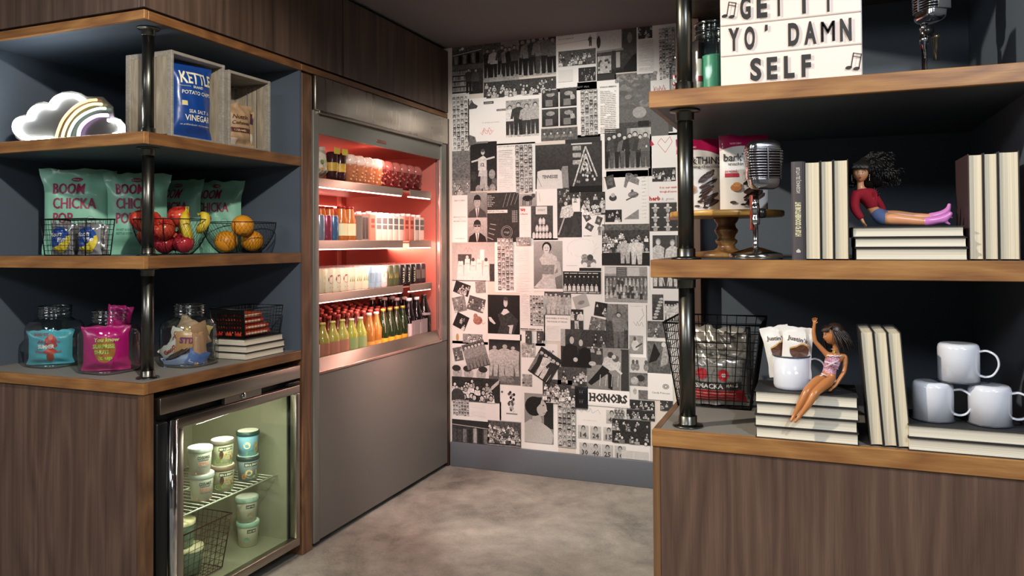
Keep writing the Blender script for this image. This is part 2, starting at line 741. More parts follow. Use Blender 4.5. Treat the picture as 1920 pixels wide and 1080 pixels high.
def _disc2(self, u, v, ru, rv, mat, mat2, pred, off):
    """a two-coloured roundel"""
    f = self.fn(off)
    n, R_ = 36, 12
    for r in range(R_):
        for k in range(n):
            P = []
            for rr, kk in ((r, k), (r + 1, k), (r + 1, k + 1), (r, k + 1)):
                a = 2 * pi * kk / n
                P.append((u + ru * rr / R_ * cos(a), v + rv * rr / R_ * sin(a)))
            cx, cy = sum(p[0] for p in P) / 4 - u, sum(p[1] for p in P) / 4 - v
            self.mb.add([f(*p) for p in P], [(0, 1, 2, 3)], mat2 if pred(cx / ru, cy / rv) else mat, True)


Bag._disc2 = _disc2


def face_cam(x, y):
    """rotation about z that turns a thing's -Y side to look at the middle of the room in front"""
    return math.atan2(-x, y) * 1.0

# =================================================================== SETTING
XL, YF, YW = -2.03, 1.868, 4.10        # shelf side plane, front plane, papered wall
YR, XR = 1.847, -0.372                 # front plane and left edge of the unit with the mugs
CEIL = 2.485

tag(MB().box((-5, -3.6, -0.08), (3.6, 4.5, 0), concrete()).build('floor'), kind='structure')
ceil_m = M('#6c686a', 0.75, var=0.03)
tag(MB().box((-5, -3.6, CEIL), (3.6, 4.5, CEIL + 0.1), ceil_m).build('ceiling'), kind='structure')
wall_m = M('#8f8a84', 0.8, var=0.03)
tag(MB().box((-5, -3.6, 0), (-4.9, 4.5, CEIL), wall_m).build('wall_left'), kind='structure')
tag(MB().box((3.5, -3.6, 0), (3.6, 4.5, CEIL), wall_m).build('wall_right'), kind='structure')
tag(MB().box((-4.9, -3.6, 0), (3.5, -3.5, CEIL), wall_m).build('wall_front'), kind='structure')

# ---- papered back wall: every page of the collage is a sheet of its own
CREAM = M('#d9d0c4', 0.75, var=0.02)
back = MB().box((-4.9, YW, 0), (-0.665, YW + 0.2, CEIL), CREAM)
back.box((-0.665, YW - 0.012, 0), (3.5, YW + 0.2, CEIL), M('#35373b', 0.6))
wall_back = tag(back.build('wall_back'), kind='structure')
tag(MB().rbox((-2.02, YW - 0.016, 0), (-0.665, YW, 0.142), M('#62676e', 0.5), 0.003).build('baseboard_back'), kind='structure')

prnd = random.Random(3)


class Page:
    """one sheet: flat shapes printed in layers; coordinates run 0..1 over the sheet, v upward"""

    def __init__(self, x0, y0, x1, y1, g=0.80, grain=0.0, rot=0.0, warm=1.0):
        l, r = on(x0, (y0 + y1) / 2, 'y', YW), on(x1, (y0 + y1) / 2, 'y', YW)
        t, b = on((x0 + x1) / 2, y0, 'y', YW), on((x0 + x1) / 2, y1, 'y', YW)
        self.cx, self.cz = (l.x + r.x) / 2, (t.z + b.z) / 2
        self.w, self.h = abs(r.x - l.x), abs(t.z - b.z)
        self.x0, self.z0 = -self.w / 2, -self.h / 2
        self.rot = radians(rot)
        self.asp = self.w / self.h
        self.v, self.f, self.c = [], [], []
        self.k = 0
        self.rect(0, 0, 1, 1, g, grain)

    def put(self, pts, fs, g, grain=0.0):
        self.k += 1
        o = len(self.v)
        d = 0.00006 * self.k
        if grain > 0.05:
            dk = lambda q: q ** 1.32
            g = dk(g) if isinstance(g, (int, float)) else [dk(q) for q in g] if isinstance(g, list) else g
        for u, v in pts:
            u = min(1, max(0, u))
            v = min(1, max(0, v))
            self.v.append((self.x0 + u * self.w, -d, self.z0 + v * self.h))
        n = len(pts)
        if isinstance(g, (int, float)):
            cs = [(g, g * 0.985, g * 0.945, grain)] * n
        elif isinstance(g, list):
            cs = [(q, q * 0.985, q * 0.945, grain) for q in g]
        else:
            cs = [tuple(g) + (grain,)] * n
        self.c += cs
        self.f += [tuple(i + o for i in f) for f in fs]

    def rect(self, a, b, c, d, g, grain=0.0):
        self.put([(a, b), (c, b), (c, d), (a, d)], [(0, 1, 2, 3)], g, grain)

    def ell(self, x, y, rx, ry, g, grain=0.0, n=12, a0=0):
        self.put([(x + rx * cos(2 * pi * k / n + a0), y + ry * sin(2 * pi * k / n + a0)) for k in range(n)], [tuple(range(n))], g, grain)

    def poly(self, pts, g, grain=0.0):
        self.put(pts, [tuple(range(len(pts)))], g, grain)

    def line(self, a, b, t, g, grain=0.0):
        """t is a width relative to the sheet's width"""
        ax, ay, bx, by = a[0], a[1] / self.asp, b[0], b[1] / self.asp
        L = math.hypot(bx - ax, by - ay) or 1
        nx, ny = -(by - ay) / L * t / 2, (bx - ax) / L * t / 2
        A = self.asp
        self.put([(ax + nx, (ay + ny) * A), (bx + nx, (by + ny) * A), (bx - nx, (by - ny) * A), (ax - nx, (ay - ny) * A)], [(0, 1, 2, 3)], g, grain)

    def photo(self, a, b, c, d, g0, g1, grain=0.8):
        self.put([(a, b), (c, b), (c, d), (a, d)], [(0, 1, 2, 3)], [g0, g0, g1, g1], grain)

    def type(self, a, b, c, d, rows, g=0.42, fill=0.42, jit=0.15):
        for i in range(rows):
            y = b + (d - b) * (i + 0.5) / rows
            hh = (d - b) / rows * fill / 2
            x = a
            while x < c - 0.02 * (c - a):
                e = min(c, x + (c - a) * prnd.uniform(0.12, 0.4))
                if prnd.random() > 0.06:
                    self.rect(x, y - hh, e - (c - a) * 0.03, y + hh, g + prnd.uniform(-.05, .12))
                x = e
            if prnd.random() < jit:
                pass

    def words(self, s, x, y, h, g=0.08, w=None, bold=0.02, align='l', slant=0.0):
        v, f, tw = glyphs(s, bold, 1)
        hh = h
        sx = (w / tw) if w else h / self.asp
        ww = tw * sx
        xx = x - (ww / 2 if align == 'c' else 0)
        self.put([(xx + p[0] * sx + slant * p[1] * h, y + p[1] * hh) for p in v], f, g)

    def squig(self, x, y, w, h, g=(0.42, 0.05, 0.05), n=9, t=0.012, seed=0):
        r = random.Random(seed)
        p = [(x + w * (i / n) + r.uniform(-.05, .05) * w, y + h * (0.5 + 0.5 * sin(i * 2.3 + seed))) for i in range(n + 1)]
        for a, b in zip(p, p[1:]):
            self.line(a, b, t, g)

    def head(self, x, y, r, skin=0.55, hair=0.05, grain=0.5, bust=None):
        ry = r * self.asp
        if bust is not None:
            self.poly([(x - r * 2.1, y - ry * 3.2), (x - r * 1.9, y - ry * 1.9), (x - r * .6, y - ry * 1.3), (x + r * .6, y - ry * 1.3), (x + r * 1.9, y - ry * 1.9), (x + r * 2.1, y - ry * 3.2)], bust, grain)
        self.ell(x, y + ry * .25, r * 1.05, ry * 1.15, hair, grain * .5, 9)
        self.ell(x, y - ry * .15, r * .78, ry * 1.0, skin, grain * .4, 9)

    def fig(self, x, y, h, top=0.5, leg=0.2, skin=0.6, hair=0.06, lean=0.0, wide=1.0):
        """standing figure, feet at (x, y), height h of the sheet"""
        w = h / self.asp * 0.13 * wide
        L = lambda q: x + lean * q * h
        self.poly([(x - w * .9, y), (x - w * .2, y), (L(.5) + 0, y + h * .5), (L(.5) - w, y + h * .5)], leg, .6)
        self.poly([(x + w * .2, y), (x + w * .9, y), (L(.5) + w, y + h * .5), (L(.5) - w * .1, y + h * .5)], leg, .6)
        self.poly([(L(.45) - w, y + h * .46), (L(.45) + w, y + h * .46), (L(.8) + w * 1.25, y + h * .8), (L(.85) + w * .4, y + h * .86), (L(.85) - w * .4, y + h * .86), (L(.8) - w * 1.25, y + h * .8)], top, .6)
        s = prnd.choice((-1, 1))
        self.line((L(.8) + s * w * 1.1, y + h * .79), (L(.5) + s * w * 1.5, y + h * .5), w * .55, top, .5)
        self.ell(L(.93), y + h * .93, w * .55, h * .075, hair, .3, 8)
        self.ell(L(.92), y + h * .915, w * .42, h * .058, skin, .3, 8)

    def grid(self, a, b, c, d, nx, ny):
        cw, ch = (c - a) / nx, (d - b) / ny
        for j in range(ny):
            for i in range(nx):
                x, y = a + cw * (i + .5), b + ch * (j + .5)
                self.rect(x - cw * .44, y - ch * .46, x + cw * .44, y + ch * .46, prnd.uniform(.28, .6), .7)
                r = cw * .24
                ry = min(ch * .26, r * self.asp * 1.2)
                self.poly([(x - cw * .42, y - ch * .46), (x - cw * .3, y - ch * .22), (x + cw * .3, y - ch * .22), (x + cw * .42, y - ch * .46)], prnd.choice((.06, .1, .6, .75)), .4)
                self.ell(x, y + ch * .1, r, ry * 1.15, .045, .2, 7)
                self.ell(x, y + ch * .02, r * .7, ry * .95, prnd.uniform(.5, .75), .3, 7)

    def crowd(self, a, b, c, d, bg=0.08, n=24, lo=0.12, hi=0.75, size=1.0, hair=0.03):
        self.rect(a, b, c, d, bg, .9)
        W, H = c - a, d - b
        for i in range(n):
            q = 1 - i / n
            x, y = a + W * prnd.uniform(.04, .96), b + H * (0.10 + .72 * q) + H * prnd.uniform(-.06, .06)
            r = W * .035 * size * (1.3 - .5 * q)
            t = prnd.choice((lo, hi, (lo + hi) / 2, hi))
            ry = r * self.asp
            yb = max(b, y - ry * 3.4)
            self.poly([(max(a, x - r * 1.6), yb), (min(c, x + r * 1.6), yb), (min(c, x + r * 1.3), y - ry * 1.1), (max(a, x - r * 1.3), y - ry * 1.1)], t, .8)
            self.ell(x, y, r, ry * 1.15, hair, .3, 7)
            self.ell(x, y - ry * .12, r * .72, ry * .85, prnd.uniform(.45, .75), .4, 7)

    def build(self, name, z):
        me = bpy.data.meshes.new(name)
        me.from_pydata(self.v, [], self.f)
        me.materials.append(INK)
        at = me.color_attributes.new('ink', 'FLOAT_COLOR', 'POINT')
        at.data.foreach_set('color', [q for c in self.c for q in c])
        me.update()
        # the back of the sheet gives it body
        o = bpy.data.objects.new(name, me)
        COL.objects.link(o)
        o.parent = wall_back
        o.location = (self.cx, YW - 0.0003 - 0.0011 * z, self.cz)
        o.rotation_euler = (0, self.rot, 0)
        return o


def pg(x0, y0, x1, y1, g=.80, grain=0., rot=0., z=1, fn=None, name='page'):
    p = Page(x0, y0, x1, y1, g, grain, rot)
    if fn:
        fn(p)
    return p.build(name, z)


def ph(*a, **k):
    k['name'] = 'photograph'
    return pg(*a, **k)


def stand(bgt, bgb, n, tops, legs, h=.86, skin=.6):
    def f(p):
        p.photo(0, 0, 1, 1, bgb, bgt)
        for i in range(n):
            p.fig((i + .5) / n + prnd.uniform(-.02, .02), prnd.uniform(.02, .07), h * prnd.uniform(.93, 1.04), prnd.choice(tops), prnd.choice(legs), skin, wide=1.15)
    return f


def crowd(bg, n, lo, hi, size=1., hair=.03):
    return lambda p: p.crowd(0, 0, 1, 1, bg, n, lo, hi, size, hair)


def rows(p, a, b, c, d, bg, n, r=2, hi=.7, lo=.1):
    p.rect(a, b, c, d, bg, .9)
    W, H = c - a, d - b
    for j in range(r - 1, -1, -1):
        for i in range(n):
            x = a + W * (i + .5 + (.25 if j % 2 else 0)) / (n + .5)
            y = b + H * (.34 + .42 * j / max(1, r - 1) if r > 1 else .6)
            rr = W / n * .2
            ry = rr * p.asp
            p.poly([(x - rr * 1.9, max(b, y - H * .36)), (x + rr * 1.9, max(b, y - H * .36)), (x + rr * 1.5, y - ry * 1.2), (x - rr * 1.5, y - ry * 1.2)], lo if j else hi, .7)
            p.ell(x, y, rr, ry * 1.2, .05, .3, 7)
            p.ell(x, y - ry * .15, rr * .75, ry * .9, .6, .3, 7)


def library(p):
    p.photo(0, 0, 1, 1, .05, .16)
    p.line((.02, .80), (.95, .88), .02, .55)
    for i in range(6):
        p.rect(.08 + i * .14, .62, .18 + i * .14, .78 + i * .01, .03 if i % 2 else .3, .6)
    p.rect(0, .50, 1, .60, .22, .5)
    for j in range(4):
        y = .08 + j * .11
        x = .02
        while x < .62:
            w = prnd.uniform(.02, .05)
            p.rect(x, y, x + w * .8, y + .07, prnd.uniform(.25, .6), .3)
            x += w
        p.rect(0, y - .015, .65, y, .35)
    p.fig(.55, .02, .5, .1, .05, .5)
    p.fig(.78, .02, .48, .14, .06, .5)
    p.ell(.35, .92, .05, .03, .6)
    p.ell(.27, .9, .03, .02, .5)


def street(p):
    p.photo(0, 0, 1, 1, .45, .10)
    p.rect(.5, .55, 1, .98, .3, .5)
    for x, t in ((.12, .08), (.3, .6), (.5, .12), (.64, .3), (.76, .05), (.9, .15)):
        p.fig(x, .08 + prnd.uniform(0, .08), .72, t, .05, .45, lean=prnd.uniform(-.05, .1))


def portrait(suit=.12, bg0=.18, bg1=.5, shades=False, skin=.5, hair=.06):
    def f(p):
        p.photo(0, 0, 1, 1, bg0, bg1, .3)
        p.poly([(.05, 0), (.1, .22), (.36, .38), (.64, .38), (.9, .22), (.97, 0)], suit, .3)
        p.poly([(.4, .38), (.6, .38), (.52, .0), (.48, .0)], .72)
        p.poly([(.48, .34), (.54, .34), (.53, .0), (.49, .0)], .1)
        p.ell(.5, .5, .12, .16, skin * .85, .2)
        p.ell(.5, .68, .19, .24, hair, .2, 14)
        p.ell(.5, .62, .165, .215, skin, .25, 14)
        p.poly([(.33, .7), (.67, .7), (.66, .84), (.5, .9), (.34, .84)], hair, .2)
        if shades:
            p.rect(.35, .62, .48, .68, .03)
            p.rect(.52, .62, .65, .68, .03)
        else:
            p.ell(.43, .64, .025, .012, .08)
            p.ell(.57, .64, .025, .012, .08)
        p.line((.45, .52), (.55, .52), .015, .2)
    return f


def lady(p):
    p.photo(0, 0, 1, 1, .22, .5, .2)
    p.poly([(.22, 0), (.3, .25), (.28, .52), (.2, .62), (.36, .74), (.62, .74), (.8, .66), (.86, .5), (.72, .32), (.78, 0)], .62, .35)
    p.poly([(.27, .3), (.7, .3), (.72, .5), (.26, .5)], .32, .6)
    p.poly([(.78, .6), (.9, .56), (.98, .3), (.6, .2), (.5, .26), (.84, .34)], .55, .2)
    p.poly([(.0, .02), (.3, .22), (.52, .24), (.62, .2), (.2, .0)], .6, .5)
    p.ell(.45, .76, .07, .08, .58)
    p.ell(.46, .87, .165, .115, .05, .3, 14)
    p.ell(.45, .84, .115, .10, .68, .1, 14)
    p.line((.4, .80), (.5, .805), .02, .2)
    p.ell(.41, .855, .02, .008, .08)
    p.ell(.5, .855, .02, .008, .08)


def dark_lady(p):
    p.photo(0, 0, 1, 1, .035, .05, .3)
    p.poly([(.3, .0), (.4, .28), (.3, .5), (.45, .58), (.66, .6), (.95, .36), (.8, .0)], .085, .9)
    p.poly([(.42, .52), (.5, .64), (.6, .64), (.68, .56), (.5, .48)], .6)
    p.ell(.56, .88, .075, .08, .04)
    p.ell(.56, .8, .065, .11, .6, .1)
    p.ell(.57, .9, .07, .05, .05)
    p.poly([(.02, .42), (.1, .42), (.25, .26), (.2, .24), (.06, .32)], .6)
    p.poly([(.62, .22), (.8, .24), (.74, .0), (.66, .02), (.68, .18)], .55)
    p.ell(.535, .83, .012, .008, .05)
    p.ell(.585, .83, .012, .008, .05)


def profile_lady(p):
    p.photo(0, 0, 1, 1, .3, .4, .2)
    p.rect(.68, .3, 1, .95, .06, .5)
    p.poly([(0, .0), (.0, .38), (.2, .47), (.4, .45), (.55, .44), (.9, .3), (1, .18), (.95, 0)], .58, .15)
    p.poly([(.26, .42), (.3, .6), (.55, .56), (.62, .44)], .55, .1)
    p.ell(.34, .74, .32, .2, .05, .5, 18)
    p.ell(.6, .71, .175, .16, .6, .1, 18)
    p.poly([(.73, .76), (.80, .66), (.74, .65)], .6)
    p.poly([(.3, .93), (.62, .93), (.56, .8), (.44, .72), (.42, .6), (.3, .6)], .05, .5)
    p.ell(.66, .77, .035, .012, .05)
    p.line((.66, .61), (.74, .615), .02, .15)


def jacket(p):
    p.photo(0, 0, 1, 1, .05, .11, .5)
    p.poly([(.72, .35), (.8, .5), (.95, .5), (.98, .0), (.78, .0)], .35, .4)
    p.poly([(.03, .0), (.06, .4), (.2, .43), (.7, .43), (.77, .38), (.8, .0)], .72, .1)
    p.words('TENNESSEE', .43, .24, .075, .06, .46, .03, 'c')
    p.line((.05, .3), (.18, .05), .012, .2)
    p.line((.2, .2), (.7, .2), .008, .5)


def hoops(p):
    p.photo(0, 0, 1, 1, .08, .04, .5)
    for i in range(7):
        p.ell(prnd.uniform(0, 1), prnd.uniform(.0, .35), .12, .1, prnd.choice((.2, .4, .1)), .8)
    p.poly([(.35, .05), (.5, .05), (.62, .45), (.42, .45)], .5, .3)
    p.poly([(.55, .02), (.64, .02), (.64, .42), (.5, .42)], .55, .3)
    p.poly([(.3, .3), (.6, .3), (.62, .45), (.34, .42)], .62, .4)
    p.poly([(.3, .42), (.62, .42), (.62, .66), (.5, .72), (.3, .66)], .7, .4)
    p.line((.34, .64), (.05, .6), .06, .6)
    p.line((.6, .64), (.92, .68), .06, .6)
    p.ell(.48, .79, .07, .06, .55)
    p.ell(.48, .82, .07, .035, .08)
    p.words('12', .47, .5, .07, .1, None, .04, 'c')


def trio(p):
    p.photo(0, 0, 1, 1, .22, .04, .5)
    for x, y, h, l in ((.12, .18, .7, .1), (.82, .2, .68, -.08), (.5, .1, .82, .02)):
        p.fig(x, y, h, .55, .5, .5, .07, l, 1.35)
    p.line((.45, .68), (.08, .55), .05, .5)
    p.line((.6, .7), (.92, .6), .05, .5)
    p.line((.3, .5), (.55, .1), .04, .45)
    p.ell(.55, .12, .25, .08, .3, .9)


def embrace(p):
    p.photo(0, 0, 1, 1, .28, .4, .4)
    p.rect(.0, .6, .38, .98, .12, .4)
    p.rect(.8, .0, .98, .98, .09, .4)
    p.line((.78, .0), (.8, .95), .03, .3)
    p.poly([(.02, .18), (.1, .12), (.5, .42), (.58, .6), (.4, .64), (.3, .5)], .04, .3)
    p.poly([(.5, .08), (.6, .04), (.62, .35), (.52, .45), (.42, .5), (.5, .38)], .04, .3)
    p.poly([(.36, .6), (.42, .78), (.6, .82), (.8, .66), (.76, .52), (.55, .48)], .62, .5)
    p.line((.6, .6), (.82, .42), .05, .6)
    p.ell(.56, .84, .07, .07, .06)
    p.ell(.68, .76, .08, .08, .1)
    p.ell(.64, .8, .05, .05, .55)
    for i in range(4):
        p.line((.3 + i * .14, .12), (.32 + i * .14, .38), .012, .6)


def couple_dark(p):
    p.photo(0, 0, 1, 1, .05, .14, .7)
    p.rect(.0, .55, .1, 1, .5, .4)
    p.crowd(.45, .35, 1, 1, .1, 8, .06, .5, 1.4)
    p.poly([(.02, .0), (.05, .5), (.16, .62), (.36, .56), (.42, .0)], .05, .4)
    p.poly([(.38, .0), (.4, .45), (.52, .54), (.66, .48), (.68, .0)], .04, .4)
    p.ell(.2, .74, .09, .13, .04)
    p.ell(.25, .71, .05, .1, .5)
    p.ell(.48, .68, .07, .11, .05)
    p.ell(.45, .65, .045, .09, .5)
    p.ell(.33, .2, .05, .06, .6)
    p.ell(.7, .12, .08, .06, .6, .6)


def tall_woman(p):
    p.photo(0, 0, 1, 1, .1, .3, .7)
    p.rect(0, 0, 1, .62, .12, .9)
    p.rect(.5, .7, .56, 1, .1)
    p.fig(.58, .04, .78, .3, .22, .55, .05, 0, 1.2)


def clouds(p):
    p.photo(0, 0, 1, 1, .2, .22, .35)
    for i in range(26):
        p.ell(prnd.uniform(.05, .95), prnd.uniform(.15, .95), prnd.uniform(.08, .2), prnd.uniform(.02, .06), prnd.uniform(.17, .33), .3, 14)
    p.ell(.65, .32, .22, .12, .42, .3, 16)
    p.rect(0, 0, 1, .12, .12, .9)
    p.rect(.6, .02, .95, .14, .05, .6)


def eight(p):
    p.photo(0, 0, 1, 1, .3, .34, .3)
    p.rect(0, .6, .5, 1, .12, .4)
    p.rect(.58, .55, 1, 1, .5, .3)
    p.rect(0, 0, 1, .05, .55, .5)
    for i in range(8):
        p.fig(.10 + i * .115, .03, .80 + .04 * (i % 3), (.06, .12, .09, .2)[i % 4], (.05, .16)[i % 2], .62, .06, 0, 1.05)
        p.ell(.12 + i * .115, .5 + prnd.uniform(-.06, .03), .02, .03, .6)


def spire(p):
    p.photo(0, 0, 1, 1, .07, .1, .6)
    for j in range(3):
        p.rect(.1 + .0, .55 + j * .14, .36, .64 + j * .14, .5, .9)
        for i in range(5):
            p.rect(.12 + i * .05, .55 + j * .14, .125 + i * .05, .64 + j * .14, .05)
    for a, b in (((.08, .05), (.5, .9)), ((.5, .9), (.85, .3)), ((.35, .4), (.5, .75)), ((.5, .75), (.68, .4))):
        p.line(a, b, .045, .6, .9)
    for i in range(45):
        t = prnd.random()
        y = .2 + .5 * t
        x = .5 + prnd.uniform(-.5, .5) * (.8 - t) * .8
        p.ell(x, y, .035, .03, prnd.choice((.55, .05, .7, .3)), .5, 6)
    p.rect(.0, .0, 1, .12, .03, .4)
    p.rect(.06, .94, .7, .97, .6)


def team(p):
    p.crowd(0, 0, 1, 1, .08, 14, .5, .8, 2.0)
    for i in range(5):
        p.ell(.12 + i * .19, .35, .07, .07, .7, .8)


# ---- the sheets, from the top of the wall down
ph(848, 84, 906, 177, .1, fn=library)
ph(906, 76, 973, 152, .3, fn=street)
ph(973, 68, 1043, 142, .3, fn=stand(.06, .5, 6, (.05, .1, .28, .22), (.04, .05, .12), .95, .35))
ph(907, 149, 1043, 180, .1, fn=crowd(.12, 40, .1, .6, .6))


def f(p):
    p.words('SECTIONS', .08, .955, .016, .35, .7, .01)
    p.grid(.05, .0, .97, .94, 4, 12)


pg(848, 175, 880, 283, .75, z=2, fn=f)


def f(p):
    p.rect(.22, .86, .36, .915, .06)
    p.words('HONORARY', .235, .875, .022, .7, .11, .02)
    p.rect(.40, .70, .56, .74, .06)
    p.words('SUPERLATIVES', .41, .708, .018, .7, .14, .02)
    p.poly([(.0, .80), (.05, .98), (.08, .9), (.14, .84), (.12, .79), (.02, .78)], .12, .6)
    p.ell(.03, .93, .02, .03, .3)
    p.fig(.585, .5, .25, .35, .12, .5)
    p.poly([(.0, .02), (.02, .25), (.1, .2), (.12, .06)], .2, .7)
    p.rect(.1, .06, .28, .1, .3, .3)
    p.words('SUPERLATIVES', .2, .47, .02, .3, .24, 0)
    p.squig(.18, .22, .18, .12, (.7, .3, .27), 8, .006, 3)
    p.squig(.2, .28, .14, .1, (.7, .3, .27), 6, .006, 5)


pg(878, 180, 1015, 272, .84, z=2, fn=f)
ph(949, 187, 1011, 256, .6, z=3, fn=stand(.42, .62, 4, (.1, .5, .75, .25), (.07, .3, .1)))


def f(p):
    for a, b in ((.02, .52), (.52, .52), (.02, .02), (.52, .02)):
        p.photo(a, b, a + .46, b + .46, .05, .12)
        p.rect(a + .1, b + .03, a + .3, b + .2, .3, .4)
        p.fig(a + .34, b + .02, .34, prnd.choice((.1, .5)), .08, .6)
        p.ell(a + .24, b + .34, .12, .06, .4, .8)


ph(1015, 166, 1083, 238, .75, z=2, fn=f)
ph(1015, 240, 1083, 263, .3, z=2, fn=lambda p: rows(p, 0, 0, 1, 1, .18, 5, 1, .3, .1))


def f(p):
    p.type(.05, .86, .45, .96, 2, .6)
    p.line((.02, .80), (.98, .84), .006, .3)
    p.fig(.85, .72, .18, .15, .1)
    p.crowd(.06, .42, .98, .68, .18, 22, .1, .7, .9)
    p.rect(.06, .16, .42, .36, .7)
    p.crowd(.56, .14, .98, .37, .07, 12, .06, .35, 1.)
    p.words('OUR VERY BEST ALL', .08, .035, .03, .2, .75, .01)


pg(1043, 58, 1119, 170, .82, z=2, fn=f)


def f(p):
    p.photo(0, 0, 1, 1, .05, .22)
    p.rect(.0, .52, .62, 1, .66, .15)
    p.poly([(.62, .45), (.66, 1), (1, 1), (1, .4)], .14, .5)
    p.line((.0, .5), (.66, .52), .05, .3)
    p.rect(.02, .02, .36, .4, .55, .6)
    for i in range(10):
        p.ell(prnd.uniform(.04, .34), prnd.uniform(.05, .36), .03, .03, .08)
    p.rect(.38, .1, .46, .5, .05)
    p.rect(.48, .12, .58, .46, .45)
    p.poly([(.66, .1), (.9, .36), (1, .4), (1, .0), (.66, .0)], .04, .4)
    p.ell(.05, .72, .05, .14, .1, .5)
    p.ell(.82, .75, .06, .12, .3, .6)


ph(1119, 52, 1195, 137, .4, fn=f)


def f(p):
    p.crowd(.08, .70, .80, .97, .1, 12, .1, .6, 1.4)
    p.type(.1, .04, .9, .66, 22, .5, .3)


pg(1194, 44, 1231, 138, .74, z=2, fn=f)


def f(p):
    p.grid(.14, .06, .96, .88, 5, 14)


pg(1231, 40, 1268, 156, .72, z=2, fn=f)
ph(1119, 137, 1155, 155, .04)
ph(1153, 136, 1233, 154, .25, .9, fn=lambda p: [p.ell(prnd.random(), prnd.uniform(.1, .9), .06, .2, prnd.uniform(.2, .45), .8) for _ in range(24)])


def f(p):
    p.grid(.08, .02, .5, .86, 4, 12)
    p.words('FRESHMEN', .56, .87, .018, .15, .38, .02)
    p.type(.56, .04, .94, .82, 24, .58, .3)


pg(1083, 152, 1161, 256, .8, z=2, fn=f)
ph(1161, 151, 1220, 240, .25, z=2, fn=clouds)
pg(1220, 150, 1262, 174, .68, z=3, fn=lambda p: (p.squig(.1, .1, .6, .5, (.4, .15, .15), 10, .02, 2), p.words('notes', .12, .2, .3, (.45, .2, .2), .5, .0, slant=.3)))
pg(1220, 176, 1272, 254, .7, z=1, fn=lambda p: (p.rect(.1, .08, .8, .98, .14, .15), p.ell(.15, .1, .5, .7, .2, .2, 24)))
ph(848, 276, 882, 366, .3, .6, fn=lambda p: (p.photo(0, .3, 1, 1, .22, .28), [p.line((0, prnd.uniform(.3, 1)), (1, prnd.uniform(.3, .95)), .03, prnd.uniform(.2, .38), .5) for _ in range(9)], p.crowd(0, 0, 1, .32, .3, 8, .2, .55, 2)))
ph(882, 266, 932, 358, .1, z=2, fn=hoops)


def f(p):
    p.words('STUDENTS', .04, .93, .022, .15, .42, .02)
    p.type(.05, .04, .44, .88, 24, .6, .3)
    p.grid(.50, .02, .95, .95, 4, 13)


pg(932, 268, 1004, 364, .82, z=2, fn=f)
ph(1004, 271, 1068, 354, .1, z=1, fn=jacket)
ph(1060, 253, 1126, 268, .035, z=2)
ph(1068, 265, 1129, 360, .1, z=1, fn=spire)
pg(1127, 240, 1222, 332, .68, z=1, fn=lambda p: p.rect(.02, .02, .1, .98, .8))
ph(1134, 240, 1219, 317, .3, z=2, fn=eight)


def f(p):
    p.words('MARKING', .1, .52, .03, .35, .75, .01)
    p.words('TO', .4, .48, .02, .35, .2, .01)
    p.words('MEMORIES', .1, .43, .03, .35, .8, .01)
    p.type(.15, .85, .85, .92, 1, .55)
    p.type(.2, .05, .8, .1, 1, .55)


pg(848, 366, 878, 454, .8, z=2, fn=f)
ph(877, 361, 914, 408, .4, z=3, fn=portrait(.12, .2, .42))
ph(877, 408, 914, 454, .4, z=3, fn=portrait(.04, .3, .55, True))


def f(p):
    p.photo(0, 0, 1, 1, .07, .09, .5)
    p.rect(.0, .59, .64, .65, .78)
    p.words('REFLECTIONS...', .02, .605, .03, .06, .58, .02)
    for i in range(4):
        p.line((.5 + i * .12, .7 + i * .02), (.62 + i * .12, .98), .012, .3)
        p.line((.02 + .03 * i, .1 + .09 * i), (.2 + .03 * i, .05 + .1 * i), .02, .35)
    for i in range(7):
        p.words('BE GOOD', .04, .72 + i * .035, .022, .65, .12 + .05 * (i % 3), .02, slant=-.4)
        p.words('CLASS OF', .78, .4 + i * .035, .022, .6, .17, .02, slant=-.4)
    n = 22
    for q in (.17, .13):
        for i in range(n):
            a, b = 2 * pi * i / n, 2 * pi * (i + 1) / n
            p.line((.62 + q * cos(a), .2 + q * .75 * sin(a)), (.62 + q * cos(b), .2 + q * .75 * sin(b)), .009, .38)
    p.words('rings', .54, .18, .05, .35, .16, .01, slant=.3)


ph(913, 361, 974, 454, .1, z=2, fn=f)


def f(p):
    p.photo(.01, .66, .46, .95, .4, .5, .3)
    p.ell(.22, .82, .14, .06, .06, .4)
    p.ell(.37, .87, .05, .045, .07)
    for x in (.1, .15, .28, .32):
        p.line((x, .8), (x, .68), .025, .07)
    p.line((.52, .92), (.55, .75), .01, .4)
    p.squig(.03, .56, .12, .07, (.6, .08, .08), 8, .02, 1)
    p.words('class', .02, .5, .035, (.55, .08, .08), .2, .02)
    p.type(.05, .05, .25, .45, 10, .72, .3)


pg(974, 354, 1046, 450, .8, z=1, fn=f)


def f(p):
    p.photo(0, 0, 1, 1, .1, .14, .6)
    p.rect(.22, .74, .74, .98, .68)
    p.words('SPIRIT', .48, .84, .06, .3, .36, .02, 'c')
    for j, n in enumerate((2, 4, 6)):
        for i in range(n):
            x, y = .5 + (i - (n - 1) / 2) * .15, .62 - j * .22
            p.ell(x, y - .1, .07, .12, .7, .4)
            p.head(x, y, .04, .6, .06)
    for i in range(6):
        p.line((.1 + i * .15, .0), (.14 + i * .14, .16), .03, .7)


ph(996, 386, 1037, 447, .1, z=2, fn=f)


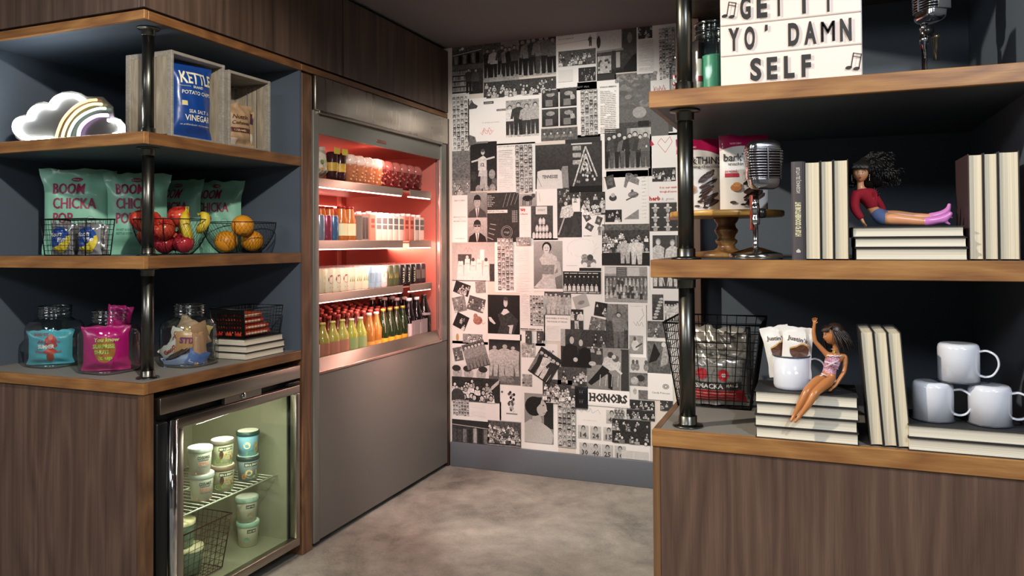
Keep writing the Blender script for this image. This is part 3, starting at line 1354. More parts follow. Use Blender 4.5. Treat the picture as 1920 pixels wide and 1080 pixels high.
def f(p):
    p.photo(0, 0, 1, 1, .1, .08, .9)
    p.crowd(0, .7, 1, 1, .1, 14, .1, .35, 1.2)
    p.poly([(.1, .4), (.2, .62), (.6, .66), (.68, .5), (.6, .38)], .65, .8)
    p.ell(.36, .70, .1, .05, .06)
    p.ell(.36, .68, .07, .04, .55)
    p.poly([(.4, .1), (.55, .1), (.6, .4), (.4, .4)], .04)
    p.poly([(.85, .05), (1, .05), (.78, .45), (.55, .42)], .05)
    p.line((.05, .05), (.3, .4), .06, .4)


ph(1045, 352, 1091, 445, .1, z=1, fn=f)
pg(1073, 372, 1088, 397, .82, z=3)
ph(1089, 360, 1135, 403, .1, z=2, fn=team)


def f(p):
    for cx, cy, a in ((.25, .8, 30), (.35, .4, 60), (.75, .65, -20)):
        q = radians(a)
        w, h = .13, .16
        p.poly([(cx + w * cos(q) - h * sin(q), cy + w * sin(q) + h * cos(q)), (cx - w * cos(q) - h * sin(q), cy - w * sin(q) + h * cos(q)), (cx - w * cos(q) + h * sin(q), cy - w * sin(q) - h * cos(q)), (cx + w * cos(q) + h * sin(q), cy + w * sin(q) - h * cos(q))], .15, .9)
        p.ell(cx, cy, .05, .06, .5, .6)
    p.fig(.78, .08, .4, .3, .2)
    p.fig(.92, .08, .4, .5, .3)
    p.type(.1, .03, .45, .09, 1, .15)


pg(1090, 397, 1134, 445, .8, z=1, fn=f)


def f(p):
    for cx, cy, w, h, a in ((.14, .8, .10, .12, 15),):
        q = radians(a)
        p.poly([(cx + w * cos(q) - h * sin(q), cy + w * sin(q) + h * cos(q)), (cx - w * cos(q) - h * sin(q), cy - w * sin(q) + h * cos(q)), (cx - w * cos(q) + h * sin(q), cy - w * sin(q) - h * cos(q)), (cx + w * cos(q) + h * sin(q), cy + w * sin(q) - h * cos(q))], .12, .9)
    p.rect(.07, .74, .2, .88, .2, .9)
    p.poly([(.45, .7), (.5, .95), (.62, .95), (.8, .82), (.78, .72), (.56, .8), (.5, .68)], .3, .9)
    p.ell(.56, .93, .05, .03, .08)
    p.ell(.72, .9, .05, .03, .1)
    p.ell(.2, .5, .09, .06, .1, .7)
    p.ell(.2, .55, .05, .04, .55, .5)
    p.ell(.66, .55, .12, .06, .3, .9)
    p.line((.5, .45), (.78, .56), .03, .1)
    p.ell(.64, .62, .03, .03, .1)
    p.crowd(.02, .05, .4, .28, .06, 6, .4, .7, 1.6)
    p.poly([(.45, .1), (.78, .1), (.78, .28), (.6, .18)], .35, .4)
    p.type(.85, .1, .95, .9, 12, .72, .3)


pg(1133, 320, 1216, 421, .76, z=1, fn=f)


def f(p):
    for a, b in (((.3, .86), (.42, .93)), ((.42, .93), (.55, .86)), ((.55, .86), (.7, .95)), ((.7, .95), (.78, .87)), ((.78, .87), (.55, .72)), ((.3, .86), (.55, .72))):
        p.line(a, b, .018, (.6, .25, .22))
    p.poly([(.08, .92), (.2, .84), (.07, .82)], (.5, .03, .08))
    p.crowd(.12, .30, .88, .50, .08, 16, .1, .6, 1.2)
    p.words('It is our wish', .36, .2, .03, (.62, .14, .1), .55, .01, slant=.3)
    p.words('through all seasons', .36, .14, .03, (.62, .14, .1), .55, .01, slant=.3)
    p.words('herb', .02, .03, .06, (.5, .06, .05), .36, .04)
    p.words('&  green', .42, .03, .045, .5, .4, .0)


pg(1216, 250, 1274, 379, .76, z=1, fn=f)


def f(p):
    p.photo(0, 0, 1, 1, .09, .11, .3)
    for j in range(3):
        for i in range(3):
            x, y = .2 + i * .42, .88 - j * .34
            p.ell(x, y - .06, .14, .04, .6, .5)
            p.ell(x, y - .14, .07, .1, .45, .6)
            p.ell(x, y + .03, .045, .06, .6)
    p.rect(.65, .38, 1, .56, (.25, .1, .06), .4)


ph(1218, 380, 1274, 433, .1, z=2, fn=f)
ph(1129, 420, 1218, 497, .1, z=1, fn=lambda p: (p.photo(0, 0, 1, 1, .04, .2), p.crowd(0, .3, 1, .85, .1, 44, .3, .8, .95), p.rect(0, 0, 1, .28, .05, .5), p.fig(.5, .04, .58, .55, .5, .6, .05, 0, 1.6), p.fig(.74, .02, .62, .7, .6, .6, .05, 0, 1.7)))
pg(1219, 434, 1274, 544, .8, z=1)


def f(p):
    p.photo(0, 0, 1, 1, .11, .12, .3)
    p.fig(.2, .04, .9, .6, .62, .65, .4, .02, .8)
    p.fig(.78, .04, .88, .62, .6, .65, .4, -.02, .8)
    p.line((.25, .75), (.5, .5), .035, .62)
    p.line((.72, .72), (.52, .52), .035, .62)
    p.line((.28, .45), (.45, .05), .03, .62)
    p.line((.68, .45), (.55, .05), .03, .62)
    p.line((.9, .0), (.9, 1), .012, .6)


ph(1224, 441, 1273, 541, .1, z=2, fn=f)


def f(p):
    p.photo(0, 0, 1, 1, .62, .5, .15)
    p.type(.05, .955, .3, .975, 1, .2)
    p.squig(.28, .75, .2, .15, (.6, .22, .18), 6, .008, 4)
    p.rect(.14, .42, .46, .7, .12, .4)
    p.rect(.88, .0, .99, .45, .1, .6)
    for i, x in enumerate((.2, .36, .5, .64, .8)):
        h = .52 + .06 * (i % 2)
        p.poly([(x - .09, .02), (x + .09, .02), (x + .06, h), (x - .05, h)], .78, .15)
        p.line((x + .085, .02), (x + .06, h - .1), .008, .3)
        p.ell(x, h + .04, .035, .05, .6 if i % 2 else .12, .3)
        p.ell(x, h - .12, .05, .02, .5)
    p.rect(.66, .54, .76, .82, .8)
    p.rect(0, 0, .8, .02, .1)


ph(848, 455, 928, 527, .6, z=1, fn=f)


def f(p):
    p.grid(.08, .04, .5, .97, 4, 13)
    p.crowd(.58, .84, .95, .98, .4, 5, .1, .6, 1.6)
    p.type(.57, .04, .92, .8, 26, .62, .28)


pg(928, 443, 1001, 549, .8, z=2, fn=f)
pg(998, 447, 1058, 546, .78, z=1)
ph(1001, 452, 1055, 541, .4, z=2, fn=lady)


def f(p):
    for i in range(14):
        a = i / 14 * 6.28
        p.line((.5 + .4 * cos(a) * prnd.uniform(.7, 1), .7 + .25 * sin(a)), (.5 + .4 * cos(a + .4), .7 + .27 * sin(a + .5)), .005, .5)
    p.ell(.66, .28, .2, .14, .3, .9)
    p.ell(.56, .42, .09, .1, .4, .8)
    p.ell(.7, .42, .08, .09, .12, .7)
    p.ell(.56, .2, .07, .08, .75)
    p.ell(.78, .2, .07, .08, .75)
    p.rect(.42, .03, .98, .12, .06, .8)
    p.type(.08, .17, .38, .2, 1, .4)


pg(1056, 445, 1129, 510, .82, z=2, fn=f)


def f(p):
    rows(p, 0, .12, 1, .98, .05, 8, 2, .65, .07)
    p.type(.04, .88, .96, .96, 1, .6)
    p.type(.02, .02, .98, .1, 1, .6)


ph(1056, 509, 1127, 551, .1, z=2, fn=f)
pg(1130, 496, 1218, 571, .8, z=2)


def f(p):
    p.photo(0, 0, 1, 1, .42, .4, .3)
    p.rect(.0, .8, .28, .98, .6, .2)
    p.rect(.28, .7, .52, .98, .14, .4)
    for i in range(5):
        p.line((.3, .74 + i * .05), (.5, .75 + i * .05), .01, .4)
    p.rect(.54, .7, .82, .98, .6, .2)
    p.rect(.0, .2, 1, .74, .16, .9)
    for j, n in enumerate((11, 12, 10)):
        for i in range(n):
            x = .06 + .9 * i / (n - 1)
            y = .64 - j * .17 + prnd.uniform(-.02, .02)
            p.poly([(x - .035, y - .18), (x + .035, y - .18), (x + .025, y - .03), (x - .025, y - .03)], prnd.choice((.1, .5, .3, .6)), .6)
            p.ell(x, y, .02, .035, .5, .3, 7)


ph(1134, 500, 1214, 567, .4, z=3, fn=f)
pg(848, 527, 915, 645, .74, z=1, fn=lambda p: (p.squig(.62, .32, .3, .05, (.55, .2, .15), 7, .01, 3), p.ell(.72, .38, .13, .07, (.30, .14, .1), .8), p.ell(.66, .44, .06, .05, (.34, .17, .13), .8), p.crowd(.3, .02, .85, .16, .35, 6, .1, .7, 2), p.ell(.15, .1, .04, .06, (.5, .3, .1))))
for x0, y0, x1, y1, a, bg, n in ((852, 530, 881, 552, 18, .06, 9), (892, 528, 911, 549, -4, .35, 4), (850, 556, 874, 584, -12, .3, 5), (878, 557, 909, 583, 14, .15, 9), (853, 589, 877, 616, 24, .05, 5)):
    ph(x0, y0, x1, y1, .1, rot=a, z=3, fn=crowd(bg, n, .2, .65, 2.0))
ph(915, 553, 975, 626, .05, z=2, fn=dark_lady)


def f(p):
    p.type(.05, .42, .38, .96, 18, .6, .3)
    p.grid(.42, .38, .98, .94, 5, 7)
    p.type(.05, .29, .95, .33, 1, .08)
    p.crowd(.25, .05, .5, .28, .12, 4, .2, .7, 2)
    p.crowd(.7, .05, .98, .28, .12, 4, .2, .7, 2)


pg(975, 547, 1022, 648, .76, z=1, fn=f)
ph(1021, 547, 1071, 591, .3, z=2, fn=stand(.14, .25, 6, (.5, .55, .4), (.5, .55), .9, .6))


def f(p):
    p.words('THE RUNNERS UP WITH ALL', .05, .85, .06, .1, .9, .02)
    p.words('THE HONORS OF THE DAY', .12, .72, .06, .1, .8, .02)
    p.type(.1, .05, .6, .6, 12, .7, .3)


pg(1020, 591, 1068, 640, .78, z=1, fn=f)
pg(915, 626, 978, 638, .8, z=1)
ph(917, 637, 976, 721, .1, z=2, fn=trio)
pg(848, 640, 917, 690, .74, z=1)
ph(871, 641, 914, 690, .1, rot=-17, z=3, fn=lambda p: (p.photo(0, 0, 1, 1, .12, .18), [p.fig(.12 + i * .155, .03, .9, .35, .28, .6, .06, .04, 1.2) for i in range(6)]))
ph(851, 651, 868, 676, .2, rot=-12, z=3, fn=crowd(.2, 4, .1, .5, 2.4))


def f(p):
    for i, x in enumerate((.15, .45, .78)):
        p.ell(x, .45, .13, .38, .5, .4, 14)
        p.ell(x - .03 + .08 * (i == 2), .75, .12, .2, .07, .5, 12)
        p.ell(x + .02, .5, .02, .03, .08)


pg(848, 684, 918, 714, .66, z=2, fn=f)
ph(848, 708, 938, 753, .1, z=3, fn=lambda p: (p.crowd(0, 0, 1, 1, .07, 26, .1, .75, 1.3), p.ell(.12, .12, .16, .4, .1, .6), p.poly([(.72, .3), (.98, .8), (1, 1), (.84, .7)], .55, .6)))


def f(p):
    p.grid(.02, .2, .36, .98, 6, 5)
    p.type(.4, .25, .7, .9, 12, .75, .25)


pg(848, 750, 940, 790, .8, z=2, fn=f)


def f(p):
    for i in range(22):
        p.ell(.55 + prnd.uniform(-.14, .14), .25 + prnd.random() * .55, .06, .045, prnd.choice((.05, .15, .5, .7)), .6, 7)
    p.ell(.12, .8, .05, .03, .1)
    p.rect(.3, .2, .8, .23, .2)


pg(937, 722, 979, 790, .8, z=2, fn=f)


def f(p):
    p.photo(0, 0, 1, 1, .1, .08, .7)
    p.rect(0, .8, 1, 1, .03)
    p.line((0, .78), (1, .7), .012, .6)
    for i in range(7):
        p.rect(.02 + i * .14, .05, .12 + i * .14, .6 + prnd.uniform(-.05, .1), prnd.choice((.06, .25, .4, .12)), .8)
    p.line((.62, .1), (.64, .7), .012, .6)


ph(848, 788, 917, 832, .1, z=2, fn=f)
ph(915, 790, 977, 836, .1, z=2, fn=lambda p: (p.crowd(0, .1, 1, 1, .15, 60, .15, .8, .85), p.rect(0, 0, 1, .06, .3, .8)))
pg(978, 644, 1046, 735, .8, z=1, fn=lambda p: (p.crowd(0, .7, .4, 1, .5, 6, .2, .7, 2), p.crowd(.02, .1, .3, .35, .4, 5, .1, .6, 2), p.squig(.7, .8, .2, .08, .2, 6, .02, 2)))
ph(1000, 658, 1045, 712, .1, rot=31, z=5, fn=lambda p: (p.photo(0, 0, 1, 1, .04, .07), [p.fig(.14 + i * .19, .04, .85, t, t, .6, .06, 0, 1.6) for i, t in enumerate((.3, .06, .7, .65, .08))]))
pg(978, 735, 1047, 850, .82, z=1)
ph(984, 738, 1038, 830, .3, z=4, fn=profile_lady)
pg(1068, 550, 1137, 622, .74, z=1)
ph(1076, 553, 1103, 577, .4, rot=-18, z=3, fn=lambda p: p.ell(.5, .4, .25, .15, .3, .3))
ph(1070, 580, 1094, 618, .1, z=3, fn=stand(.06, .1, 3, (.6, .1, .7), (.6, .1)))
ph(1115, 567, 1138, 593, .1, rot=8, z=3, fn=crowd(.06, 4, .3, .6, 2))
ph(1106, 596, 1136, 622, .3, rot=12, z=2, fn=crowd(.25, 6, .2, .5, 1.6))
ph(1136, 570, 1178, 655, .2, z=2, fn=tall_woman)


def f(p):
    p.words('The thoughtful one', .1, .95, .02, .35, .7, 0)
    p.line((.75, .92), (.85, .8), .03, .45)
    p.line((.85, .8), (.6, .68), .03, .45)
    p.squig(.3, .58, .5, .1, .4, 7, .02, 1)
    p.photo(.05, .08, .8, .42, .35, .5, .4)
    p.ell(.38, .24, .2, .1, .7, .3)
    p.ell(.35, .36, .07, .04, .1)
    p.line((.4, .2), (.75, .28), .08, .08)


pg(1178, 570, 1213, 672, .8, z=1, fn=f)
pg(1212, 544, 1274, 700, .76, z=1)
ph(1223, 552, 1244, 600, .1, z=2, fn=lambda p: (p.photo(0, 0, 1, 1, .1, .14), [p.ell(.25 + .1 * i, .1 + i * .12, .22, .05, .6, .7) for i in range(7)]))
ph(1246, 564, 1274, 602, .1, z=2, fn=stand(.06, .12, 5, (.6, .7), (.6, .7)))
ph(1214, 602, 1252, 633, .3, z=2, fn=crowd(.22, 10, .15, .6, 1.4))
ph(1214, 640, 1258, 700, .2, z=2, fn=lambda p: (p.photo(0, 0, 1, 1, .16, .22), p.poly([(.05, .3), (.3, .95), (.55, .6), (.4, .4)], .04, .4), p.poly([(.55, .2), (.7, .95), (.95, .8), (.85, .3)], .4, .8), p.ell(.7, .9, .1, .08, .6)))
ph(1052, 618, 1137, 689, .1, z=4, fn=couple_dark)
ph(1046, 689, 1104, 722, .2, z=3, fn=crowd(.15, 14, .1, .6, 1.3))
ph(1018, 712, 1082, 756, .2, z=3, fn=lambda p: (p.crowd(0, 0, 1, 1, .12, 34, .4, .8, 1.2)))
ph(1101, 652, 1181, 734, .3, z=5, fn=embrace)


def f(p):
    p.words('HONORS', .05, .28, .48, .045, .9, .055)
    for x in (.05, .14, .3, .42, .5, .67, .8):
        pass
    for x in (.055, .135, .345, .42, .62, .7):
        p.rect(x - .022, .26, x + .028, .33, .045)
        p.rect(x - .022, .70, x + .028, .77, .045)
    p.line((.03, .08), (.97, .08), .004, .6)


pg(1102, 731, 1181, 762, .84, z=6, fn=f)


def f(p):
    p.grid(.02, .02, .98, .98, 4, 8)


ph(1046, 752, 1081, 839, .4, z=3, fn=f)


def f(p):
    p.squig(.05, .82, .3, .1, .5, 9, .006, 3)
    p.type(.1, .68, .3, .7, 1, .6)
    for j, (y, ns, xs) in enumerate(((.66, ('44',), (.44,)), (.34, ('14', '24', '15'), (.05, .22, .4)), (.02, ('30', '40', '25', '10'), (.07, .22, .38, .55)))):
        for s, x in zip(ns, xs):
            p.photo(x - .02, y, x + .13, y + .25, .5, .62, .3)
            p.ell(x + .055, y + .2, .028, .05, .12, .3)
            p.ell(x + .055, y + .185, .02, .04, .5, .2)
            p.words(s, x + .055, y + .03, .09, .07, .09, .03, 'c')
    p.rect(.62, .05, .98, .2, .66, .2)


pg(1080, 760, 1219, 862, .8, z=2, fn=f)
ph(1148, 787, 1220, 809, .1, z=4, fn=crowd(.07, 16, .08, .45, 1.2))
ph(1148, 809, 1220, 832, .1, z=4, fn=crowd(.07, 16, .08, .45, 1.2))
ph(1176, 750, 1228, 768, .1, z=4, fn=crowd(.07, 12, .1, .5, 1.2))
ph(1175, 769, 1228, 787, .1, z=4, fn=crowd(.07, 12, .1, .5, 1.2))
ph(1152, 760, 1173, 786, .6, z=4, fn=lambda p: rows(p, 0, .05, 1, .95, .6, 3, 3, .3, .2))
ph(1238, 751, 1262, 770, .2, z=3, fn=crowd(.1, 6, .1, .5, 2))


def f(p):
    for x in (.2, .35, .7):
        p.ell(x, .4, .1, .25, .3, .8)
        p.ell(x, .7, .06, .14, .1)


pg(1178, 670, 1226, 700, .55, z=2, fn=f)
ph(1179, 699, 1216, 724, .3, z=2, fn=lambda p: (p.photo(0, 0, 1, 1, .3, .2), p.ell(.6, .6, .22, .25, .08, .5), p.ell(.3, .4, .2, .3, .5, .6)))
pg(1180, 722, 1216, 752, .7, z=2, fn=lambda p: (p.rect(.48, .1, .98, .7, .25, .8), p.ell(.3, .6, .1, .2, .5, .5)))


def f(p):
    n = 16
    for q, g in ((1, .12), (.8, .74), (.62, .12), (.35, .74)):
        p.ell(.72, .52, .13 * q, .10 * q, g, 0, n, .5)
    p.words('Candy Princess', .16, .24, .07, .15, .72, .01)


pg(1215, 700, 1262, 750, .8, z=4, fn=f)

# ---- black double socket on the papered wall
sock = thing('wall_socket', 'black double power socket on the papered wall beside the HONORS page', 'socket', (on(1091, 744, 'y', YW).x, YW - 0.008, on(1091, 744, 'y', YW).z))
MB().rbox((-.037, -.006, -.062), (.037, .008, .062), M('#141518', .35), .004).build('face_plate', sock)
for q in (-1, 1):
    b = MB().rbox((-.017, -.009, q * .026 - .014), (.017, -.004, q * .026 + .014), M('#1d1f23', .3), .003)
    for s in (-.006, .006):
        b.box((s - .0012, -.0095, q * .026 - .002), (s + .0012, -.009, q * .026 + .007), M('#9aa0ac', .3))
    b.build('outlet', sock)

# =================================================================== LEFT OPEN SHELVES
Z_C, Z_2, Z_1, Z_T = 0.866, 1.282, 1.69, 2.06
XB, YB = -2.86, 2.687                  # hidden side wall and back of the niche
lu = thing('open_shelf_unit', 'walnut-edged corner shelf unit with popcorn, fruit and candy jars', 'shelving', (XL, YF, 0))
OL = Vector((XL, YF, 0))


def lp(name, mb, par=None, root=None, kind=None):
    o = mb.move(lambda p: p - Vector((root or lu).location)).build(name, par or root or lu)
    if kind:
        o['kind'] = kind
    return o


def slab(name, z, t, root, x0, x1, y0, y1, side, top=SLATE, lip=0.0, under=SLATE):
    """shelf board with wood edges on its two open sides; side = x of the open side end"""
    s = MB()
    s.box((x0 + (0.0 if side == 'x1' else .018), y0 + .018, z - t), (x1 - (.018 if side == 'x1' else 0), y1, z), top)
    lp(name, s, None, root)
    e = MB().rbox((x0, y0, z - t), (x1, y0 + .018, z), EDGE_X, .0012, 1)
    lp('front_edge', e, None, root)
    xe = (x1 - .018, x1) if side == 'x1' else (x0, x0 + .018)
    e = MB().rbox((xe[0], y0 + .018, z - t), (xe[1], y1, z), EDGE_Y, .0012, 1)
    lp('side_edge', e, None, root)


slab('counter', Z_C, .036, lu, -3.3, XL, YF, YB, 'x1', LAMIN)
slab('shelf', Z_2, .042, lu, -3.3, XL, YF, YB, 'x1')
slab('shelf', Z_1, .04, lu, -3.3, XL, YF, YB, 'x1')
slab('top_board', Z_T + .03, .03, lu, -3.3, XL, YF, YB, 'x1')
lp('side_panel', MB().box((XB - .03, YF + .02, Z_C), (XB, YB, Z_T), SLATE))
lp('back_panel', MB().box((XB, YB - .004, Z_C), (XL - .005, YB + .008, Z_T), SLATE))
lp('end_panel', MB().rbox((XL - .6, YB + .008, 0), (XL, 2.762, 2.052), EDGE_Z, .0015, 1))
lp('top_rail', MB().rbox((XL - .03, YB + .004, 2.062), (XL, 4.088, 2.089), EDGE_Y, .0015, 1))
lp('base_panel', MB().box((-3.3, YF + .012, 0), (XL - .035, YF + .032, Z_C - .036), WALNUT_Z))
lp('corner_post', MB().rbox((XL - .035, YF + .006, 0), (XL - .004, YF + .046, Z_C - .036), EDGE_Z, .001, 1))
lp('toe_kick', MB().box((XL - .55, YF + .05, 0), (XL - .5, YB, .05), BLACKP))


def pole(root, x, y, segs, light=False):
    for z0, z1 in segs:
        c = (x, y, 0)
        p = MB().lathe([(.0195, z0 + .004), (.0195, z1 - .004)], PIPE, 28, c)
        o = lp('pipe_pole', p, None, root)
        for zz, d in ((z0, 1), (z1, -1)):
            fl = MB().lathe([(.036, zz), (.0375, zz + d * .002), (.036, zz + d * .0045), (.024, zz + d * .006), (.0225, zz + d * .008), (.0225, zz + d * .026), (.0195, zz + d * .028)], PIPE, 28, c)
            if d < 0:
                fl.f = [q[::-1] for q in fl.f]
            a = fl.move(lambda q: q - Vector(root.location)).build('flange', o)
            for k in range(4):
                pass


pole(lu, -2.112, 1.961, ((Z_C, Z_2 - .042), (Z_2, Z_1 - .04), (Z_1, Z_T)))

# ---- cabinets above the shelves and the drinks cooler
for i, (y0, y1, lab) in enumerate(((YF, 3.002, 'dark walnut overhead cabinet at the corner above the open shelves'), (3.006, 4.098, 'dark walnut overhead cabinet above the lit drinks cooler'))):
    t = thing('overhead_cabinet', lab, 'cabinet', (XL, y0, 2.095), group=None)
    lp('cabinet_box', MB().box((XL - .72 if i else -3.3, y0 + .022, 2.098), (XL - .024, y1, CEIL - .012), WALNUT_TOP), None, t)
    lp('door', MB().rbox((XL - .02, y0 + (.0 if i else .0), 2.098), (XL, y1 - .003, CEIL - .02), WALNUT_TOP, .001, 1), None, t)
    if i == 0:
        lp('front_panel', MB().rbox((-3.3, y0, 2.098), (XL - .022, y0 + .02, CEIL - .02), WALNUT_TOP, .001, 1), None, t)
tag(MB().box((-3.3, YF + .03, CEIL - .012), (XL - .03, YW, CEIL), BLACKP).build('ceiling_gap_dark'), kind='structure')  # black slab in place of the shadowed gap under the ceiling
tag(MB().rbox((XL - .03, 4.072, 0), (XL + .003, YW, 2.06), wood('walnut_dark_trim', '#20150f', '#38261b', '#4a3424', 'z', 60, 2), .001, 1).build('trim_2'), kind='structure')

# =================================================================== DRINKS COOLER
CY0, CY1 = 2.772, 4.066
ck = thing('drinks_cooler', 'tall open-front drinks cooler with rosy lit shelves of bottles', 'cooler', (XL, CY0, 0))
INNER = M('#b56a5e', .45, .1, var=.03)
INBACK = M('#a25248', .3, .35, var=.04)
OY0, OY1, OZ0, OZ1 = 2.812, 3.985, .752, 1.802
b = MB()
b.box((XL - .70, CY0, .02), (XL - .66, CY1, 2.05), GREYMET)
b.box((XL - .66, CY0, .02), (XL - .02, OY0 - .01, 2.05), GREYMET)
b.box((XL - .66, OY1 + .01, .02), (XL - .02, CY1, 2.05), GREYMET)
b.box((XL - .66, OY0 - .01, 1.83), (XL - .02, OY1 + .01, 2.05), GREYMET)
b.box((XL - .66, OY0 - .01, .02), (XL - .02, OY1 + .01, .74), GREYMET)
lp('cabinet_shell', b, None, ck)
b = MB()
b.box((XL - .655, OY0 - .008, .742), (XL - .645, OY1 + .008, 1.83), INBACK)
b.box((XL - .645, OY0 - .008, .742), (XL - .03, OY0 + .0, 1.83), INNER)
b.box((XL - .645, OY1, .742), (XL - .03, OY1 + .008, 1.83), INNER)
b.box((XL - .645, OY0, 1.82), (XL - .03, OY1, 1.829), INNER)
lp('liner', b, None, ck)
lp('header_panel', MB().rbox((XL - .01, CY0 + .002, 1.905), (XL + .012, CY1, 2.056), STEEL, .003), None, ck)
lp('header_band', MB().rbox((XL - .02, OY0 - .01, 1.806), (XL - .004, OY1 + .004, 1.892), GREYMET, .002), None, ck)
lp('header_ledge', MB().rbox((XL - .02, OY0 - .012, 1.892), (XL + .016, OY1 + .004, 1.906), STEEL_Y, .002), None, ck)
by = on(716, 266, 'x', XL)
b = MB().rbox((XL - .005, by.y - .045, by.z - .008), (XL - .001, by.y + .045, by.z + .008), M('#8a5a54', .3, .5), .002)
lp('badge', b, None, ck)
lp('frame_post', MB().rbox((XL - .02, CY0, .02), (XL + .002, OY0, 1.904), GREYMET, .002), None, ck)
lp('frame_post', MB().rbox((XL - .02, OY1 + .012, .745), (XL + .002, CY1, 1.904), GREYMET, .002), None, ck)
lp('frame_post', MB().rbox((XL - .02, OY1, .76), (XL - .002, OY1 + .012, 1.806), M('#d8a8a0', .25, .7), .002), None, ck)
lp('lower_panel', MB().rbox((XL - .02, OY0 + .002, .024), (XL, CY1, .742), TAUPE, .0015, 1), None, ck)
lp('gap_strip', MB().box((XL - .03, CY0 - .004, .02), (XL - .008, CY0 + .0, 1.9), BLACKP), None, ck)  # black strip standing in for the dark gap beside the end panel
lp('bottom_rail', MB().rbox((XL - .03, OY0, .744), (XL + .004, OY1 + .01, .756), M('#c9a89c', .25, .8), .002), None, ck)
b = MB()
b.add([(XL - .004, OY0, .756), (XL - .004, OY1, .756), (XL - .02, OY1, .812), (XL - .02, OY0, .812), (XL - .03, OY0, .756), (XL - .03, OY1, .756), (XL - .03, OY1, .812), (XL - .03, OY0, .812)],
      [(0, 1, 2, 3), (4, 7, 6, 5), (3, 2, 6, 7)], STEEL_Y)
lp('product_stop', b, None, ck)
lp('deck', MB().box((XL - .64, OY0 + .002, .775), (XL - .032, OY1 - .002, .79), INNER), None, ck)
LED = M('#ffb0a0', emit=14)
SHZ = (1.612, 1.332, 1.092)
for z in SHZ:
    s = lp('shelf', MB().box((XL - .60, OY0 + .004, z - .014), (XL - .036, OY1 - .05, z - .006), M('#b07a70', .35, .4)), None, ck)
    for a, c in ((OY0 + .004, 3.60), (3.68, 3.93)):
        r = MB().rbox((XL - .036, a, z - .037), (XL - .028, c, z + .002), STEEL_Y, .0015, 1).move(lambda q: q - Vector(ck.location)).build('price_rail', s)
        r = MB().rbox((XL - .046, a, z - .0415), (XL - .036, c, z - .0365), LED, .001, 1).move(lambda q: q - Vector(ck.location)).build('light_strip', s)
for z in (1.535, 1.775):
    lp('light_strip', MB().rbox((XL - .62, OY0 + .03, z - .004), (XL - .612, OY1 - .03, z + .004), LED, .002, 1), None, ck)
for y in (2.98, 3.3, 3.62, 3.9):
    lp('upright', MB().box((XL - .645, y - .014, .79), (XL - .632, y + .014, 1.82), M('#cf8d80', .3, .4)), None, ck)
# the cooler's own rosy lamps
for z in (1.79, 1.55, 1.28, 1.04):
    d = bpy.data.lights.new('cooler_glow', 'AREA')
    d.shape = 'RECTANGLE'
    d.size, d.size_y = 1.1, .03
    d.energy = 4.2
    d.color = (1, .52, .44)
    o = bpy.data.objects.new('cooler_glow', d)
    COL.objects.link(o)
    o.location = (XL - .075, 3.4, z)
    o.rotation_euler = (radians(0), radians(0), radians(90))
    o.rotation_euler = (Vector((-.5, 0, -1))).to_track_quat('-Z', 'X').to_euler()


d = bpy.data.lights.new('cooler_glow', 'AREA')  # added lamp without a fixture, throws a rosy glow on the papered wall
d.shape = 'RECTANGLE'
d.size, d.size_y = .9, .03
d.energy = 4.2
d.color = (1, .40, .30)
o = bpy.data.objects.new('cooler_glow', d)
COL.objects.link(o)
o.location = (XL - .02, 3.80, 1.3)
o.rotation_euler = (Vector((.55, 1, -.05))).to_track_quat('-Z', 'Y').to_euler()


# ---- drinks
def bottle(name, label, cat, h, r, body, cap, lab=None, neck=.3, group=None, liquid=None, capr=.013, bodyh=.55, labz=(.12, .45)):
    t = thing(name, label, cat, (0, 0, -5), 0, group)
    nr = capr * .92
    MB().lathe([(r * .9, 0), (r, h * .02), (r, h * bodyh), (r * .8, h * (bodyh + .08)), (nr * 1.25, h * (1 - neck * .6)), (nr, h * (1 - neck * .3)), (nr, h * .97)], body, 12).build('body', t)
    MB().lathe([(capr, h * .93), (capr * 1.05, h * .965), (capr, h)], cap, 10).build('cap', t)
    if lab is not None:
        MB().lathe([(r * 1.012, h * labz[0]), (r * 1.012, h * labz[1])], lab, 12, close=False).build('label', t)
    return t


